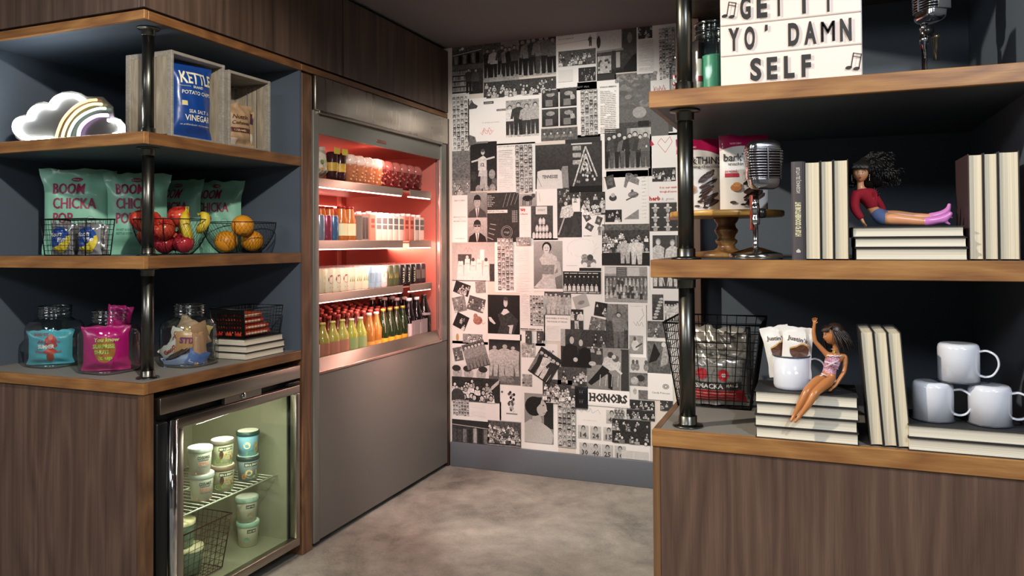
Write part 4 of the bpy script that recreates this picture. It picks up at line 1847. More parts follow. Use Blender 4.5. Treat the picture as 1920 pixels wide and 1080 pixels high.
def can(name, label, cat, h, r, side, art=None, group=None, shape='dot'):
    t = thing(name, label, cat, (0, 0, -5), 0, group)
    MB().lathe([(r * .82, 0), (r, h * .05), (r, h * .92), (r * .86, h * .985), (r * .86, h)], side, 14, close=False).build('body', t)
    MB().lathe([(0.0001, h * .985), (r * .8, h * .985), (r * .86, h), (r * .88, h * .99)], M('#e6e2de', .3, .6), 14, close=False).build('lid', t)
    if art is not None:
        f = cyl_fn((0, 0), r, 0, .0006, pi / 2)
        m = MB()
        if shape == 'dot':
            n = 12
            m.add([f(.02 * cos(2 * pi * k / n), h * .55 + .02 * sin(2 * pi * k / n)) for k in range(n)], [tuple(range(n))], art)
            m.add([f(-.012 + .006 * k + q, h * .2 + e) for k, q, e in ((0, 0, 0), (4, 0, 0), (4, 0, .004), (0, 0, .004))], [(0, 1, 2, 3)], art)
        elif shape == 'tri':
            m.add([f(-.02, h * .5), f(.014, h * .35), f(.016, h * .72)], [(0, 1, 2)], art)
            m.add([f(-.006, h * .52), f(.009, h * .46), f(.01, h * .6)], [(0, 1, 2)], M('#eee6d2'))
        elif shape == 'leaf':
            for k in range(5):
                u = -.02 + k * .01
                m.add([f(u - .003, h * .4), f(u + .002, h * .38), f(u + .004, h * (.62 + .06 * (k % 2)))], [(0, 1, 2)], art)
        elif shape == 'band':
            m.add([f(-.026 + .0065 * k, h * .25) for k in range(9)] + [f(.026 - .0065 * k, h * .7) for k in range(9)], [(k, k + 1, 16 - k, 17 - k) for k in range(8)], art)
        elif shape == 'word':
            text(m, 'WALK', lambda u, v, d=0: f(-v, u), h * .12, -.012, .022, art, h * .76, .03)
        m.build('artwork', t)
    return t


used = set()


ORD = ['first', 'second', 'third', 'fourth', 'fifth', 'sixth', 'seventh', 'eighth', 'ninth', 'tenth', 'eleventh', 'twelfth', 'thirteenth', 'fourteenth', 'fifteenth', 'sixteenth', 'seventeenth', 'eighteenth', 'nineteenth', 'twentieth', 'twenty-first', 'twenty-second']


def put(proto, x, y, z, rz=0., label=None, group=None, rowcol=None):
    if rowcol:
        base = proto.get('base') or proto['label']
        proto['base'] = base
        label = base.split(' on the')[0].split(' at the')[0].split(' in the')[0] + ', ' + ('front', 'second', 'third', 'fourth', 'fifth')[rowcol[0]] + ' row, ' + ORD[rowcol[1]] + ' one'
    if proto.name not in used:
        used.add(proto.name)
        proto.location = (x, y, z)
        proto.rotation_euler[2] = rz
        if label:
            proto['label'] = label
        if group:
            proto['group'] = group
        return proto
    return dup(proto, (x, y, z), rz, label, group)


RED_CAP = M('#b5302c', .35)
WHITE_CAP = M('#e9e4de', .4)
GOLD_CAP = M('#b8a24a', .35, .5)
crnd = random.Random(5)
# bottom deck: (count, bottle kind) from the near end to the far end, five deep
FX = XL - .068
kinds = [
    (1, bottle('cola_bottle', 'dark cola bottle with red and silver label at the near end of the cooler deck', 'bottle', .172, .031, M('#2a1210', .12), M('#d8b8b0', .4), M('#c8c4d4', .3), group='cola bottles in the near row of the cooler deck')),
    (3, bottle('soda_bottle', 'yellow-green soda bottle with a red word label and lime cap on the cooler deck', 'bottle', .168, .033, M('#8f8a40', .12), M('#a8a45c', .4), M('#9a6450', .4), group='yellow-green soda bottles on the cooler deck')),
    (2, bottle('soda_bottle', 'green-labelled lime soda bottle beside the beer on the cooler deck', 'bottle', .165, .032, M('#8a8a34', .12), M('#c4bca0', .4), M('#7c8a58', .4), group='lime soda bottles on the cooler deck')),
    (2, bottle('beer_bottle', 'amber bottle with orange foot band and pale cap on the cooler deck', 'bottle', .178, .029, M('#93602a', .1), M('#d8c8b8', .4), M('#b8803a', .4), group='amber bottles on the cooler deck', labz=(.05, .2))),
    (4, bottle('beer_bottle', 'dark green bottle with yellow neck and foot label on the cooler deck', 'bottle', .188, .029, M('#1d2a14', .08), GOLD_CAP, M('#c08a20', .4), group='dark green bottles on the cooler deck', labz=(.03, .2))),
    (2, bottle('wine_bottle', 'black wine bottle with white foil top and pale label on the cooler deck', 'bottle', .225, .034, M('#120f12', .08), M('#efe6e6', .35), M('#b8a8a8', .5), group='foil-topped wine bottles on the cooler deck', labz=(.05, .38), capr=.0155)),
    (3, bottle('champagne_bottle', 'tall dark champagne bottle with a pink seal on the deck', 'bottle', .235, .041, M('#15120f', .08), M('#3a3434', .3), M('#9a8484', .5), group='champagne bottles at the far end of the cooler deck', labz=(.5, .56), capr=.016)),
]
y = OY0 + .045
capped = bottle('soda_bottle', 'small red-capped back bottle at the back of the cooler deck', 'bottle', .182, .028, M('#6a2c20', .15), M('#d0645a', .35), M('#a04a38', .4), group='red-capped bottles at the back of the cooler deck')
for n, k in kinds:
    r = [c for c in k.children if c.name.startswith('body')][0].dimensions.x / 2 if False else None
    step = {'cola_bottle': .074, 'soda_bottle': .078, 'beer_bottle': .068, 'wine_bottle': .088, 'champagne_bottle': .1}[k.name.split('.')[0]]
    for i in range(n):
        if y > OY1 - .035:
            break
        for j in range(4):
            rr_ = put(k if (j == 0 or step > .08) else capped, FX - j * .078, y + step * .04, .79, rowcol=(j, i))
            if j and step < .08:
                rr_['label'] = 'red-capped bottle behind the ' + k['label'].split(',')[0].split(' with')[0] + ', ' + ('', 'second', 'third', 'fourth')[j] + ' row, ' + ORD[i] + ' one'
        y += step
for j in range(3):
    for i in range(15):
        put(capped, FX - .33 - j * .068, OY0 + .05 + i * .075, .79, rowcol=(j, i))
# grey cards in front of the champagne
t = thing('box', 'grey card box at the far end of the cooler deck before the champagne', 'box', (XL - .034, 3.80, .79))
for k in range(2):
    MB().rbox((-.004, -.09 + k * .1, 0), (0, .002 + k * .1, .10), M('#8f7f80', .6), .001, 1).build('card_panel', t)

# third shelf: cans four deep, sorted by colour from near to far
cans = [
    (2, can('can', 'cream can printed with a red triangle on the third cooler shelf', 'can', .112, .0292, M('#e0d6b4', .35), M('#a83a34'), 'cream cans with a red triangle', 'tri')),
    (3, can('can', 'cream can printed with a crimson flower on the third cooler shelf', 'can', .112, .0292, M('#e2d8bc', .35), M('#9a2038'), 'cream cans with a crimson flower', 'dot')),
    (3, can('can', 'cream can printed with olive leaves on the third cooler shelf', 'can', .112, .0292, M('#dcd4b8', .35), M('#8a8030'), 'cream cans with olive leaves', 'leaf')),
    (2, can('can', 'pale blue can on the third cooler shelf', 'can', .112, .0292, M('#86a4b4', .3), M('#6d8898'), 'pale blue cans', 'band')),
    (1, can('can', 'silver-blue can with an orange disc on the third cooler shelf', 'can', .112, .0292, M('#a8b0b0', .3), M('#d08428'), 'cans with an orange disc', 'dot')),
    (2, can('can', 'mottled dark green can on the third cooler shelf', 'can', .112, .0292, M('#3f4a30', .3), M('#8a7a3a'), 'mottled green cans', 'leaf')),
    (3, can('can', 'black can with pale upright lettering on the third cooler shelf', 'can', .112, .0292, M('#1c1a1c', .3), M('#cfc8a8'), 'black cans with pale lettering', 'word')),
    (3, can('can', 'plum-black can at the far end of the third cooler shelf', 'can', .112, .0292, M('#3a2c30', .3), M('#6a5a50'), 'plum-black cans', 'band')),
]
y = OY0 + .036
for n, k in cans:
    for i in range(n):
        if y > OY1 - .06:
            break
        for j in range(5):
            put(k, XL - .072 - j * .064, y, SHZ[2], rowcol=(j, i))
        y += .0605

# second shelf
orange = bottle('juice_bottle', 'orange juice bottle with white word label on the second cooler shelf', 'bottle', .165, .031, M('#b0622a', .15), M('#8a1c20', .3), M('#d8c8a0', .4), group='orange juice bottles on the second cooler shelf', capr=.02, bodyh=.62, labz=(.15, .5), neck=.2)
slim = {}
for h, nm in (('#9aaac0', 'pale blue'), ('#a84a62', 'crimson'), ('#54749c', 'blue')):
    slim[h] = can('slim_can', nm + ' slim energy drink can on the second cooler shelf', 'can', .118, .0255, M(h, .2, .4), None)
y = OY0 + .035
put(orange, FX, y, SHZ[1], rowcol=(0, 0))
put(orange, FX - .08, y + .04, SHZ[1], rowcol=(1, 0))
for k, h in enumerate(slim):
    put(slim[h], FX + .002, y + .06 + k * .054, SHZ[1])
for k in range(3):
    put(orange, FX - .07, y + .1 + .07 * k, SHZ[1], rowcol=(1, k + 1))
for k in range(2):
    put(orange, FX, y + .235 + .07 * k, SHZ[1], rowcol=(0, k + 1))
t = thing('display_box', 'narrow dark display box between juice and milk cartons in the cooler', 'box', (FX, y + .40, SHZ[1]))
MB().rbox((-.03, -.03, 0), (.03, .03, .125), M('#7c7066', .5), .002, 1).build('carton', t)
b = MB()
for k in range(2):
    b.box((.0302, -.026 + k * .028, .01), (.031, -.004 + k * .028, .115), M('#3a2c26', .5))
b.build('side_print', t)
t0 = thing('water_carton', 'white square carton with grey printed blocks on the second cooler shelf', 'carton', (0, 0, -5), 0, 'white cartons on the second cooler shelf')
MB().rbox((-.026, -.026, 0), (.026, .026, .132), M('#e2c4b4', .5), .004).build('body', t0)
MB().lathe([(.014, .132), (.014, .146)], WHITE_CAP, 12).build('cap', t0)
b = MB()
for z0, z1 in ((.088, .118), (.06, .082)):
    b.box((.0262, -.021, z0), (.0268, .021, z1), M('#6a6a68', .6))
b.build('print', t0)
t1 = thing('water_carton', 'salmon square carton on the second cooler shelf', 'carton', (0, 0, -5), 0, 'cartons with painted red light on the second cooler shelf')
MB().rbox((-.026, -.026, 0), (.026, .026, .134), M('#d07a64', .5), .004).build('body', t1)  # red cooler light painted into the white carton's colour
MB().lathe([(.014, .134), (.014, .149)], WHITE_CAP, 12).build('cap', t1)
b = MB()
for z0, z1 in ((.09, .112), (.066, .08)):
    b.box((.0262, -.016, z0), (.0268, .016, z1), M('#9a3a30', .6))
b.build('print', t1)
yy = y + .475
k = 0
while yy < OY1 - .09:
    for j in range(3):
        put(t1 if k in (0, 6, 7) else t0, FX - j * .06, yy, SHZ[1], rowcol=(j, k))
    yy += .0575
    k += 1

# top shelf
y = OY0 + .06
t = thing('salad_bag', 'clear bag of pale salad at the near end of the top cooler shelf', 'bag', (FX - .02, y + .035, SHZ[0]), pi / 2)
bg = Bag(.15, .155, .09, M('#e8dcc8', .25, var=.25), .012, 21, wr=.008)
for i in range(26):
    bg.disc(crnd.uniform(-.055, .055), crnd.uniform(.02, .09), .010, .008, M(crnd.choice(('#b8c088', '#f4eee0', '#d89a6a', '#8a9a5a')), .4), .001 + .0002 * i, 8, 1)
bg.mb.build('bag', t)
for k, (dy, hcol) in enumerate(((.135, '#cf9a3a'), (.20, '#d8b23a'))):
    t = thing('snack_pot', ('dark layered snack pot with a yellow tag, nearer the salad' if k == 0 else 'dark layered snack pot with a yellow tag, beside the fruit cups'), 'pot', (FX, y + dy, SHZ[0]))
    MB().lathe([(.026, 0), (.029, .04), (.029, .125), (.022, .135)], M('#3c1f22', .15), 14).build('pot', t)
    MB().lathe([(.0295, .045), (.0295, .085)], M('#c8a040', .3, var=.3), 14, close=False).build('layer', t)
    MB().rbox((.028, -.022, .125), (.031, .022, .155), M('#d9c23e', .4), .001, 1).build('tag', t)
for g, cols, y0, n, lab in ((0, ('#b06a48', '#c48a5c'), .285, 4, 'clear cup of orange fruit with a white lid on the top cooler shelf'), (1, ('#5a1e1c', '#8a3a34'), .555, 6, 'clear cup of dark berries on the top cooler shelf')):
    t = thing('fruit_cup', lab, 'cup', (0, 0, -5), 0, ('cups of orange fruit', 'cups of dark berries')[g])
    MB().lathe([(.028, 0), (.036, .085), (.037, .09)], M(cols[0], .2, var=.3), 14).build('cup', t)
    MB().lathe([(.037, .09), (.0365, .112), (.030, .132), (.018, .14)], M('#e8c8b8' if g == 0 else '#a05850', .15, var=.2), 14).build('lid', t)
    c = MB()
    for i in range(9):
        a = crnd.uniform(-1.2, 1.2)
        z = crnd.uniform(.012, .078)
        rr = .028 + z * .11
        c.lathe([(.0001, -.007), (.006, -.004), (.007, 0), (.006, .004), (.0001, .007)], M(cols[1], .2), 8, (rr * cos(a), rr * sin(a), z))
    c.build('fruit', t)
    for i in range(n):
        for j in range(2):
            put(t, FX - .002 - j * .08, y + y0 + i * .078, SHZ[0], rowcol=(j, i))
            if g == 0 and i < 3 and j == 0:
                pass

# =================================================================== UNDER-COUNTER FREEZER
FY0, FY1 = 1.925, 2.678
fz = thing('undercounter_freezer', 'stainless under-counter freezer with glass door holding ice cream tubs', 'freezer', (XL, FY0, 0))
IN2 = M('#a09c88', .4, .3, var=.06)
b = MB()
b.box((XL - .58, FY0, .04), (XL - .56, FY1, .80), BLACKM)
b.box((XL - .56, FY0, .04), (XL - .035, FY0 + .03, .80), BLACKM)
b.box((XL - .56, FY1 - .03, .04), (XL - .035, FY1, .80), BLACKM)
b.box((XL - .56, FY0 + .03, .75), (XL - .035, FY1 - .03, .80), BLACKM)
b.box((XL - .56, FY0 + .03, .04), (XL - .035, FY1 - .03, .07), BLACKM)
lp('cabinet_shell', b, None, fz)
b = MB()
b.box((XL - .558, FY0 + .031, .071), (XL - .55, FY1 - .031, .749), IN2)
b.box((XL - .55, FY0 + .031, .071), (XL - .04, FY0 + .038, .749), IN2)
b.box((XL - .55, FY1 - .038, .071), (XL - .04, FY1 - .031, .749), IN2)
b.box((XL - .55, FY0 + .038, .071), (XL - .04, FY1 - .038, .08), IN2)
b.box((XL - .55, FY0 + .038, .742), (XL - .04, FY1 - .038, .749), IN2)
lp('liner', b, None, fz)
lp('gap_blocker', MB().box((XL - .05, FY0 + .03, .70), (XL - .036, FY1 - .03, .752), BLACKM), None, fz)  # added blocker, keeps the light strip from showing through the door gap
lp('top_grille', MB().rbox((XL - .04, FY0 + .01, .752), (XL + .002, FY1, .806), STEEL_Y, .002), None, fz)
lp('grille_end', MB().rbox((XL - .10, FY0 - .006, .752), (XL - .04, FY0 + .01, .806), STEEL, .002), None, fz)
lk = lp('lock_plate', MB().rbox((XL - .02, 2.24, .726), (XL - .002, 2.44, .752), STEEL_Y, .0015, 1), None, fz)
MB().lathe([(.011, 0), (.011, .004), (.006, .005)], CHROME, 16, axis='x').move(lambda p: p + Vector((XL, 2.335, .742)) - Vector(fz.location)).build('lock', lk)
lp('hinge', MB().rbox((XL - .02, 2.60, .728), (XL + .004, 2.672, .742), BLACKM, .003), None, fz)
dr = lp('door', MB().box((XL - .03, FY0 + .004, .05), (XL - .026, FY0 + .006, .72), BLACKM), None, fz)
DZ0, DZ1 = .052, .724
for nm, a, c in (('door_frame', (XL - .03, FY0 + .085, DZ1 - .034), (XL + .002, FY1 - .002, DZ1)), ('door_frame', (XL - .03, FY0 + .085, DZ0), (XL + .002, FY1 - .002, DZ0 + .034)),
                 ('door_frame', (XL - .03, FY1 - .028, DZ0 + .034), (XL + .002, FY1 - .002, DZ1 - .034)), ('door_frame', (XL - .03, FY0 + .085, DZ0 + .034), (XL + .002, FY0 + .112, DZ1 - .034))):
    MB().rbox(a, c, STEEL_Y if nm else STEEL, .003).move(lambda p: p - Vector(fz.location)).build(nm, dr)
MB().rbox((XL - .045, FY0 + .002, DZ0), (XL - .004, FY0 + .05, DZ1), BLACKM, .006).move(lambda p: p - Vector(fz.location)).build('handle_recess', dr)
h = MB().lathe([(.017, DZ0), (.017, DZ1)], CHROME, 20, (XL - .006, FY0 + .068, 0))
h.move(lambda p: p - Vector(fz.location)).build('handle', dr)
MB().box((XL - .012, FY0 + .112, DZ0 + .034), (XL - .010, FY1 - .028, DZ1 - .034), PANE).move(lambda p: p - Vector(fz.location)).build('glass', dr)
wsh = MB()
WW = M('#cfd2c4', .35, .4)
for i in range(22):
    y = FY0 + .06 + i * .0295
    wsh.tube([(XL - .53, y, .352), (XL - .085, y, .352)], .0018, WW, 5)
for x in (XL - .53, XL - .30, XL - .085):
    wsh.tube([(x, FY0 + .045, .347), (x, FY1 - .045, .347)], .0035, WW, 6)
lp('wire_shelf', wsh, None, fz)
for y in (FY0 + .2, FY1 - .15):
    b = MB().box((XL - .549, y - .012, .1), (XL - .543, y + .012, .73), M('#d8dacb', .4))
    for k in range(20):
        b.box((XL - .543, y - .003, .13 + k * .03), (XL - .542, y + .003, .14 + k * .03), BLACKM)
    lp('shelf_track', b, None, fz)
lp('light_strip', MB().rbox((XL - .20, FY0 + .12, .728), (XL - .17, FY1 - .1, .74), M('#fff6dc', emit=7), .003), None, fz)
d = bpy.data.lights.new('freezer_tube', 'AREA')
d.shape = 'RECTANGLE'
d.size, d.size_y = .55, .04
d.energy = 8
d.color = (1, .96, .80)
o = bpy.data.objects.new('freezer_tube', d)
COL.objects.link(o)
o.location = (XL - .085, 2.3, .715)
o.rotation_euler = (Vector((-.35, 0, -1))).to_track_quat('-Z', 'X').to_euler()
b = MB().box((XL - .5, FY0 + .04, 0), (XL - .08, FY1 - .04, .038), BLACKP)
for k in range(3):
    b.tube([(XL - .05, FY0 + .08 + k * .24, .03), (XL - .05, FY0 + .22 + k * .24, .03)], .004, M('#8a8c90', .3, .8), 5)
lp('plinth', b, None, fz)


def tub(label, px, x, z, side, lid, word=None, wcol='#2a2a2a', art=None, wide=.0445, h=.098):
    p = on(px, 850, 'x', x)
    t = thing('ice_cream_tub', label, 'ice cream tub', (x, p.y, z), face_cam(x, p.y))
    MB().lathe([(wide * .84, 0), (wide * .96, h * .84), (wide * .96, h * .86)], side, 28).build('tub', t)
    MB().lathe([(wide * 1.02, h * .83), (wide * 1.04, h * .86), (wide * 1.03, h * .985), (wide * .99, h), (.0001, h * .993)], lid, 28, close=False).build('lid', t)
    MB().lathe([(.0001, h * 1.0), (wide * .93, h * 1.003)], M('#f2efe4', .5), 28, close=False).build('lid_label', t)
    f = cyl_fn((0, 0), lambda v: wide * (.84 + .12 * v / (h * .84)), 0, .0006, .35)
    m = MB()
    if art:
        for (u, v, ru, rv, c) in art:
            n = 12
            m.add([f(u + ru * cos(2 * pi * k / n), v + rv * sin(2 * pi * k / n)) for k in range(n)], [tuple(range(n))], M(c, .5))
    if word:
        for s, u, v, hh, c, w in word:
            if c.startswith('!'):
                m.add([f(u - w / 2 - .003, v - .003, .0004), f(u - w / 4, v - .003, .0004), f(u, v - .003, .0004), f(u + w / 4, v - .003, .0004), f(u + w / 2 + .003, v - .003, .0004), f(u + w / 2 + .003, v + hh + .003, .0004), f(u + w / 4, v + hh + .003, .0004), f(u, v + hh + .003, .0004), f(u - w / 4, v + hh + .003, .0004), f(u - w / 2 - .003, v + hh + .003, .0004)],
                      [(0, 1, 8, 9), (1, 2, 7, 8), (2, 3, 6, 7), (3, 4, 5, 6)], M('#2e2a26'))
                text(m, s, lambda a, b, dd=0: f(a, b, .0009), u, v, hh, M('#f0ead8'), w, .02, 'c', 0)
            else:
                text(m, s, lambda a, b, dd=0: f(a, b, .0007), u, v, hh, M(c), w, .03, 'c')
    m.build('print', t)
    return t


BJ = [('BEN & JERRY\'S', .0, .062, .009, '!', .05)]
PINKW = [('COOLHAUS', 0, .058, .012, '#26242a', .046), ('SWEETENED', 0, .051, .004, '#26242a', .038), ('PALETA', 0, .034, .013, '#d88a80', .04), ('ICE CREAM', 0, .027, .003, '#666060', .036)]
ga = [(-.03, .02, .018, .012, '#6f9a4a'), (.03, .012, .02, .012, '#6a8f45'), (.0, .028, .024, .018, '#8a5a34'), (.012, .04, .02, .014, '#c08a4a'), (-.018, .045, .008, .016, '#4a3226')]
gb = [(0, .03, .026, .02, '#c8a070'), (-.01, .035, .014, .012, '#e2c08a'), (.02, .015, .016, .008, '#9aa060'), (-.03, .02, .01, .012, '#a07048')]
gc = [(.0, .05, .03, .02, '#7ab4d8'), (-.018, .045, .014, .014, '#eed8a8'), (.022, .035, .012, .022, '#c08a3a'), (0, .012, .02, .01, '#6aa84a')]
LZ = .3545
tub('white tub with pink lettering, upper one at the left of the freezer shelf', 375, XL - .15, LZ + .1, M('#d9d6cc', .4), M('#b9bdbb', .3, .3), PINKW, art=[(0, .006, .034, .008, '#d88a80')])
tub('white tub with pink lettering, lower one at the left of the freezer shelf', 378, XL - .15, LZ, M('#d9d6cc', .4), M('#b9bdbb', .3, .3), PINKW, art=[(0, .006, .034, .008, '#d88a80')])
tub('cookie ice cream tub with green foot, upper of the middle stack', 417, XL - .15, LZ + .1, M('#d8d6b8', .4), M('#5c544c', .4), BJ, art=ga)
tub('cookie ice cream tub with brown scoop, lower of the middle stack', 418, XL - .15, LZ, M('#cfc8b0', .4), M('#6a5648', .4), BJ, art=ga)
tub('sky blue ice cream tub with dark lid, upper of the right stack', 465, XL - .15, LZ + .1, M('#8fc0dc', .4), M('#27403f', .4), None, art=gc)
tub('grey-blue ice cream tub with dark lid, lower of the right stack', 465, XL - .15, LZ, M('#9aa8b0', .4), M('#33403c', .4), BJ, art=gb)
tub('pale tub with mint lid, upper one standing on the freezer floor', 463, XL - .16, .183, M('#dcd6c2', .4), M('#a8c0b4', .4), [('DAIRY FREE', 0, .06, .008, '!', .03)], art=[(.0, .03, .012, .01, '#a08a6a')])
tub('pale tub with mint lid, lower one standing on the freezer floor', 465, XL - .16, .0815, M('#dcd6c2', .4), M('#9cc0b0', .4), [('DAIRY FREE', 0, .06, .008, '!', .03)], art=[(-.02, .03, .012, .01, '#7a9a8a')])


# ---- wire basket helper (used all over)
def wire_basket(name, label, cat, loc, rz, w0, d0, w1, d1, h, nx, ny, nz, mat, rim=.0022, wr=.0009, group=None, solid_side=False):
    """tapered rectangular basket: w0 x d0 at the base, w1 x d1 at the rim; wires nx, ny upright, nz level"""
    t = thing(name, label, cat, loc, rz, group)

    def corner(q):
        w, d = (w0 + (w1 - w0) * q) / 2, (d0 + (d1 - d0) * q) / 2
        return [(-w, -d), (w, -d), (w, d), (-w, d)]
    m = MB()
    for k in range(1, nz + 1):
        q = k / (nz + 1)
        c = corner(q)
        m.tube([(x, y, q * h) for x, y in c], wr, mat, 4, closed=True)
    for s in range(4):
        a0, b0 = corner(0)[s], corner(0)[(s + 1) % 4]
        a1, b1 = corner(1)[s], corner(1)[(s + 1) % 4]
        n = nx if s % 2 == 0 else ny
        for k in range(1, n):
            f = k / n
            m.tube([(a0[0] + (b0[0] - a0[0]) * f, a0[1] + (b0[1] - a0[1]) * f, 0.002), (a1[0] + (b1[0] - a1[0]) * f, a1[1] + (b1[1] - a1[1]) * f, h)], wr, mat, 4, caps=False)
    m.build('mesh_side', t)
    m = MB()
    for k in range(nx + 1):
        x = -w0 / 2 + w0 * k / nx
        m.tube([(x, -d0 / 2, .0015), (x, d0 / 2, .0015)], wr, mat, 4)
    for k in range(ny + 1):
        y = -d0 / 2 + d0 * k / ny
        m.tube([(-w0 / 2, y, .0015), (w0 / 2, y, .0015)], wr, mat, 4)
    m.build('mesh_base', t)
    MB().tube([(x, y, h) for x, y in corner(1)], rim, mat, 6, closed=True).build('rim', t)
    m = MB()
    for s in range(4):
        a, b_ = corner(0)[s], corner(1)[s]
        m.tube([(a[0], a[1], .002), (b_[0], b_[1], h)], rim * .8, mat, 5)
    m.tube([(x, y, .002) for x, y in corner(0)], rim * .8, mat, 5, closed=True)
    m.build('frame', t)
    return t


RUST = M('#4a281c', .45, .3)
wire_basket('wire_basket', 'rusty brown wire basket on the freezer floor full of ice cream', 'basket', (XL - .21, 2.17, .084), 0, .24, .30, .28, .36, .20, 12, 12, 7, RUST, .003, .0011)
for k, (x, y, z, c, lc) in enumerate(((XL - .17, 2.11, .09, '#c8ccb8', '#e8d8b0'), (XL - .17, 2.24, .09, '#9ab0a0', '#efe2c0'), (XL - .27, 2.13, .09, '#b8a890', '#d8d0c0'), (XL - .19, 2.22, .190, '#8fa898', '#f2e0b8'))):
    t = thing('ice_cream_tub', ('pale green tub at the left front of the freezer basket', 'mint tub at the right front of the freezer basket', 'beige tub at the back of the freezer basket', 'tub with a cream lid lying on top in the freezer basket')[k], 'ice cream tub', (x, y, z), 1.0)
    MB().lathe([(.04, 0), (.045, .083), (.045, .085)], M(c, .45, var=.3), 20).build('tub', t)
    MB().lathe([(.048, .082), (.049, .097), (.0001, .098)], M(lc, .45), 20, close=False).build('lid', t)

# =================================================================== ON THE LEFT SHELVES
# ---- neon cloud sign
NY = 1.93
nl = thing('neon_cloud_sign', 'white neon cloud sign with a pastel rainbow, lit, on the upper shelf', 'neon sign', (on(130, 262, 'y', NY).x, NY, Z_1))


def npx(x, y):
    """a point of the sign measured on its clear panel (panel grid of 7.2 units per pixel)"""
    p = on(x / 7.2, 140 + y / 7.2, 'y', NY)
    return (p.x - nl.location.x, p.z - nl.location.z)


def smooth_path(pts, n=6, closed=False):
    out = []
    m = len(pts)
    rng = range(m if closed else m - 1)
    for i in rng:
        p0 = Vector(pts[i - 1] if (i > 0 or closed) else pts[0])
        p1 = Vector(pts[i])
        p2 = Vector(pts[(i + 1) % m])
        p3 = Vector(pts[(i + 2) % m] if (i + 2 < m or closed) else pts[-1])
        for k in range(n):
            t = k / n
            out.append(0.5 * ((2 * p1) + (p2 - p0) * t + (2 * p0 - 5 * p1 + 4 * p2 - p3) * t * t + (3 * p1 - p0 - 3 * p2 + p3) * t ** 3))
    if not closed:
        out.append(Vector(pts[-1]))
    return out


def npath(pts, n=6):
    return [(p[0], -.008, max(p[1], .007)) for p in smooth_path([Vector(npx(*q) + (0,)) for q in pts], n)]


ACR = M('#45433f', .3, .1, trans=.2, var=.01)
for nm, h, e, pts, r in (
    ('cloud_tube', '#f4fbff', 60, ((720, 862), (560, 864), (400, 866), (320, 850), (240, 780), (215, 700), (250, 620), (330, 590), (400, 592), (425, 520), (490, 450), (590, 420), (690, 445), (730, 370), (810, 300), (920, 278), (1030, 295), (1120, 352)), .0058),
    ('cloud_tube', '#f4fbff', 60, ((1490, 622), (1570, 622), (1625, 670), (1645, 730), (1630, 790), (1590, 800), (1560, 812)), .0058),
    ('rainbow_tube', '#ffb070', 3.2, ((785, 860), (820, 740), (880, 610), (980, 490), (1100, 400), (1220, 355), (1330, 345)), .0045),
    ('rainbow_tube', '#f4dc86', 3.0, ((870, 860), (890, 770), (950, 640), (1060, 510), (1180, 435), (1290, 402), (1400, 405)), .0050),
    ('rainbow_tube', '#bfe8d4', 3.2, ((950, 858), (975, 760), (1040, 640), (1140, 550), (1260, 490), (1360, 462), (1450, 462)), .0048),
    ('rainbow_tube', '#dcb4f0', 3.4, ((1085, 850), (1100, 750), (1160, 660), (1260, 590), (1360, 555), (1480, 552)), .0062),
):
    MB().tube(npath(pts), r, M(h, emit=e), 8).build(nm, nl)
out = [(300, 905), (215, 860), (165, 760), (180, 640), (250, 560), (370, 530), (400, 450), (480, 385), (590, 360), (660, 375), (720, 290), (830, 235), (960, 220), (1080, 245), (1160, 292), (1380, 298), (1430, 350), (1510, 430), (1515, 500), (1535, 570), (1620, 600), (1690, 680), (1695, 790), (1640, 850), (1400, 880)]
MB().prism([(a, max(b, 0)) for a, b in [npx(*q) for q in out]], lambda u, v, d: Vector((u, d, v)), 0.001, .006, ACR).build('clear_panel', nl)
m = MB().box((-.06, -.012, 0), (.14, .022, .004), M('#dfe6ea', .2))
m.build('foot', nl)

# ---- weathered wooden crates lying on their side, open towards the cooler aisle
CRW = wood('weathered_crate', '#7a6f60', '#9a8e7a', '#b4a892', 'z', 150, 9, .12, .75, 8)
CRY = wood('weathered_crate_frame', '#7a746c', '#928b80', '#aaa498', 'y', 150, 9, .12, .75, 8)


def crate(label, x0, x1, y0, y1, h):
    t = thing('wooden_crate', label, 'crate', (x1, y0, Z_1))
    W, D = x1 - x0, y1 - y0
    o = Vector((x1, y0, Z_1))

    def B(name, a, b, m=CRW):
        return MB().rbox(a, b, m, .0015, 1).build(name, t)
    th = .011
    for s in (0, 1):                       # the two sides: upright planks between battens
        ya, yb = (0, th) if s == 0 else (D - th, D)
        n = 3
        for k in range(n):
            a = -W + .018 + (W - .036) * k / n
            B('plank', (a + .003, ya + .002, .012), (a + (W - .036) / n - .003, yb - .002, h - .012))
        B('batten', (-.022, ya, .0), (0, yb, h), CRY)
        B('batten', (-W, ya, .0), (-W + .022, yb, h), CRY)
        B('batten', (-W + .022, ya + .001, h - .02), (-.022, yb - .001, h), CRY)
    for z in (0, h - th):                  # bottom and top boards
        for k in range(2):
            a = -W + W * k / 2
            B('board', (a + .002, th, z), (a + W / 2 - .002, D - th, z + th), CRY)
    for k in range(3):
        z = .012 + (h - .024) * k / 3
        B('slat', (-W, th, z + .004), (-W + .008, D - th, z + (h - .024) / 3 - .004))
    return t


crate('larger weathered wooden crate holding the blue chip bag', -2.272, -2.058, 2.01, 2.268, .303)
crate('smaller weathered wooden crate holding a brown snack pouch', -2.24, -2.058, 2.288, 2.527, .292)

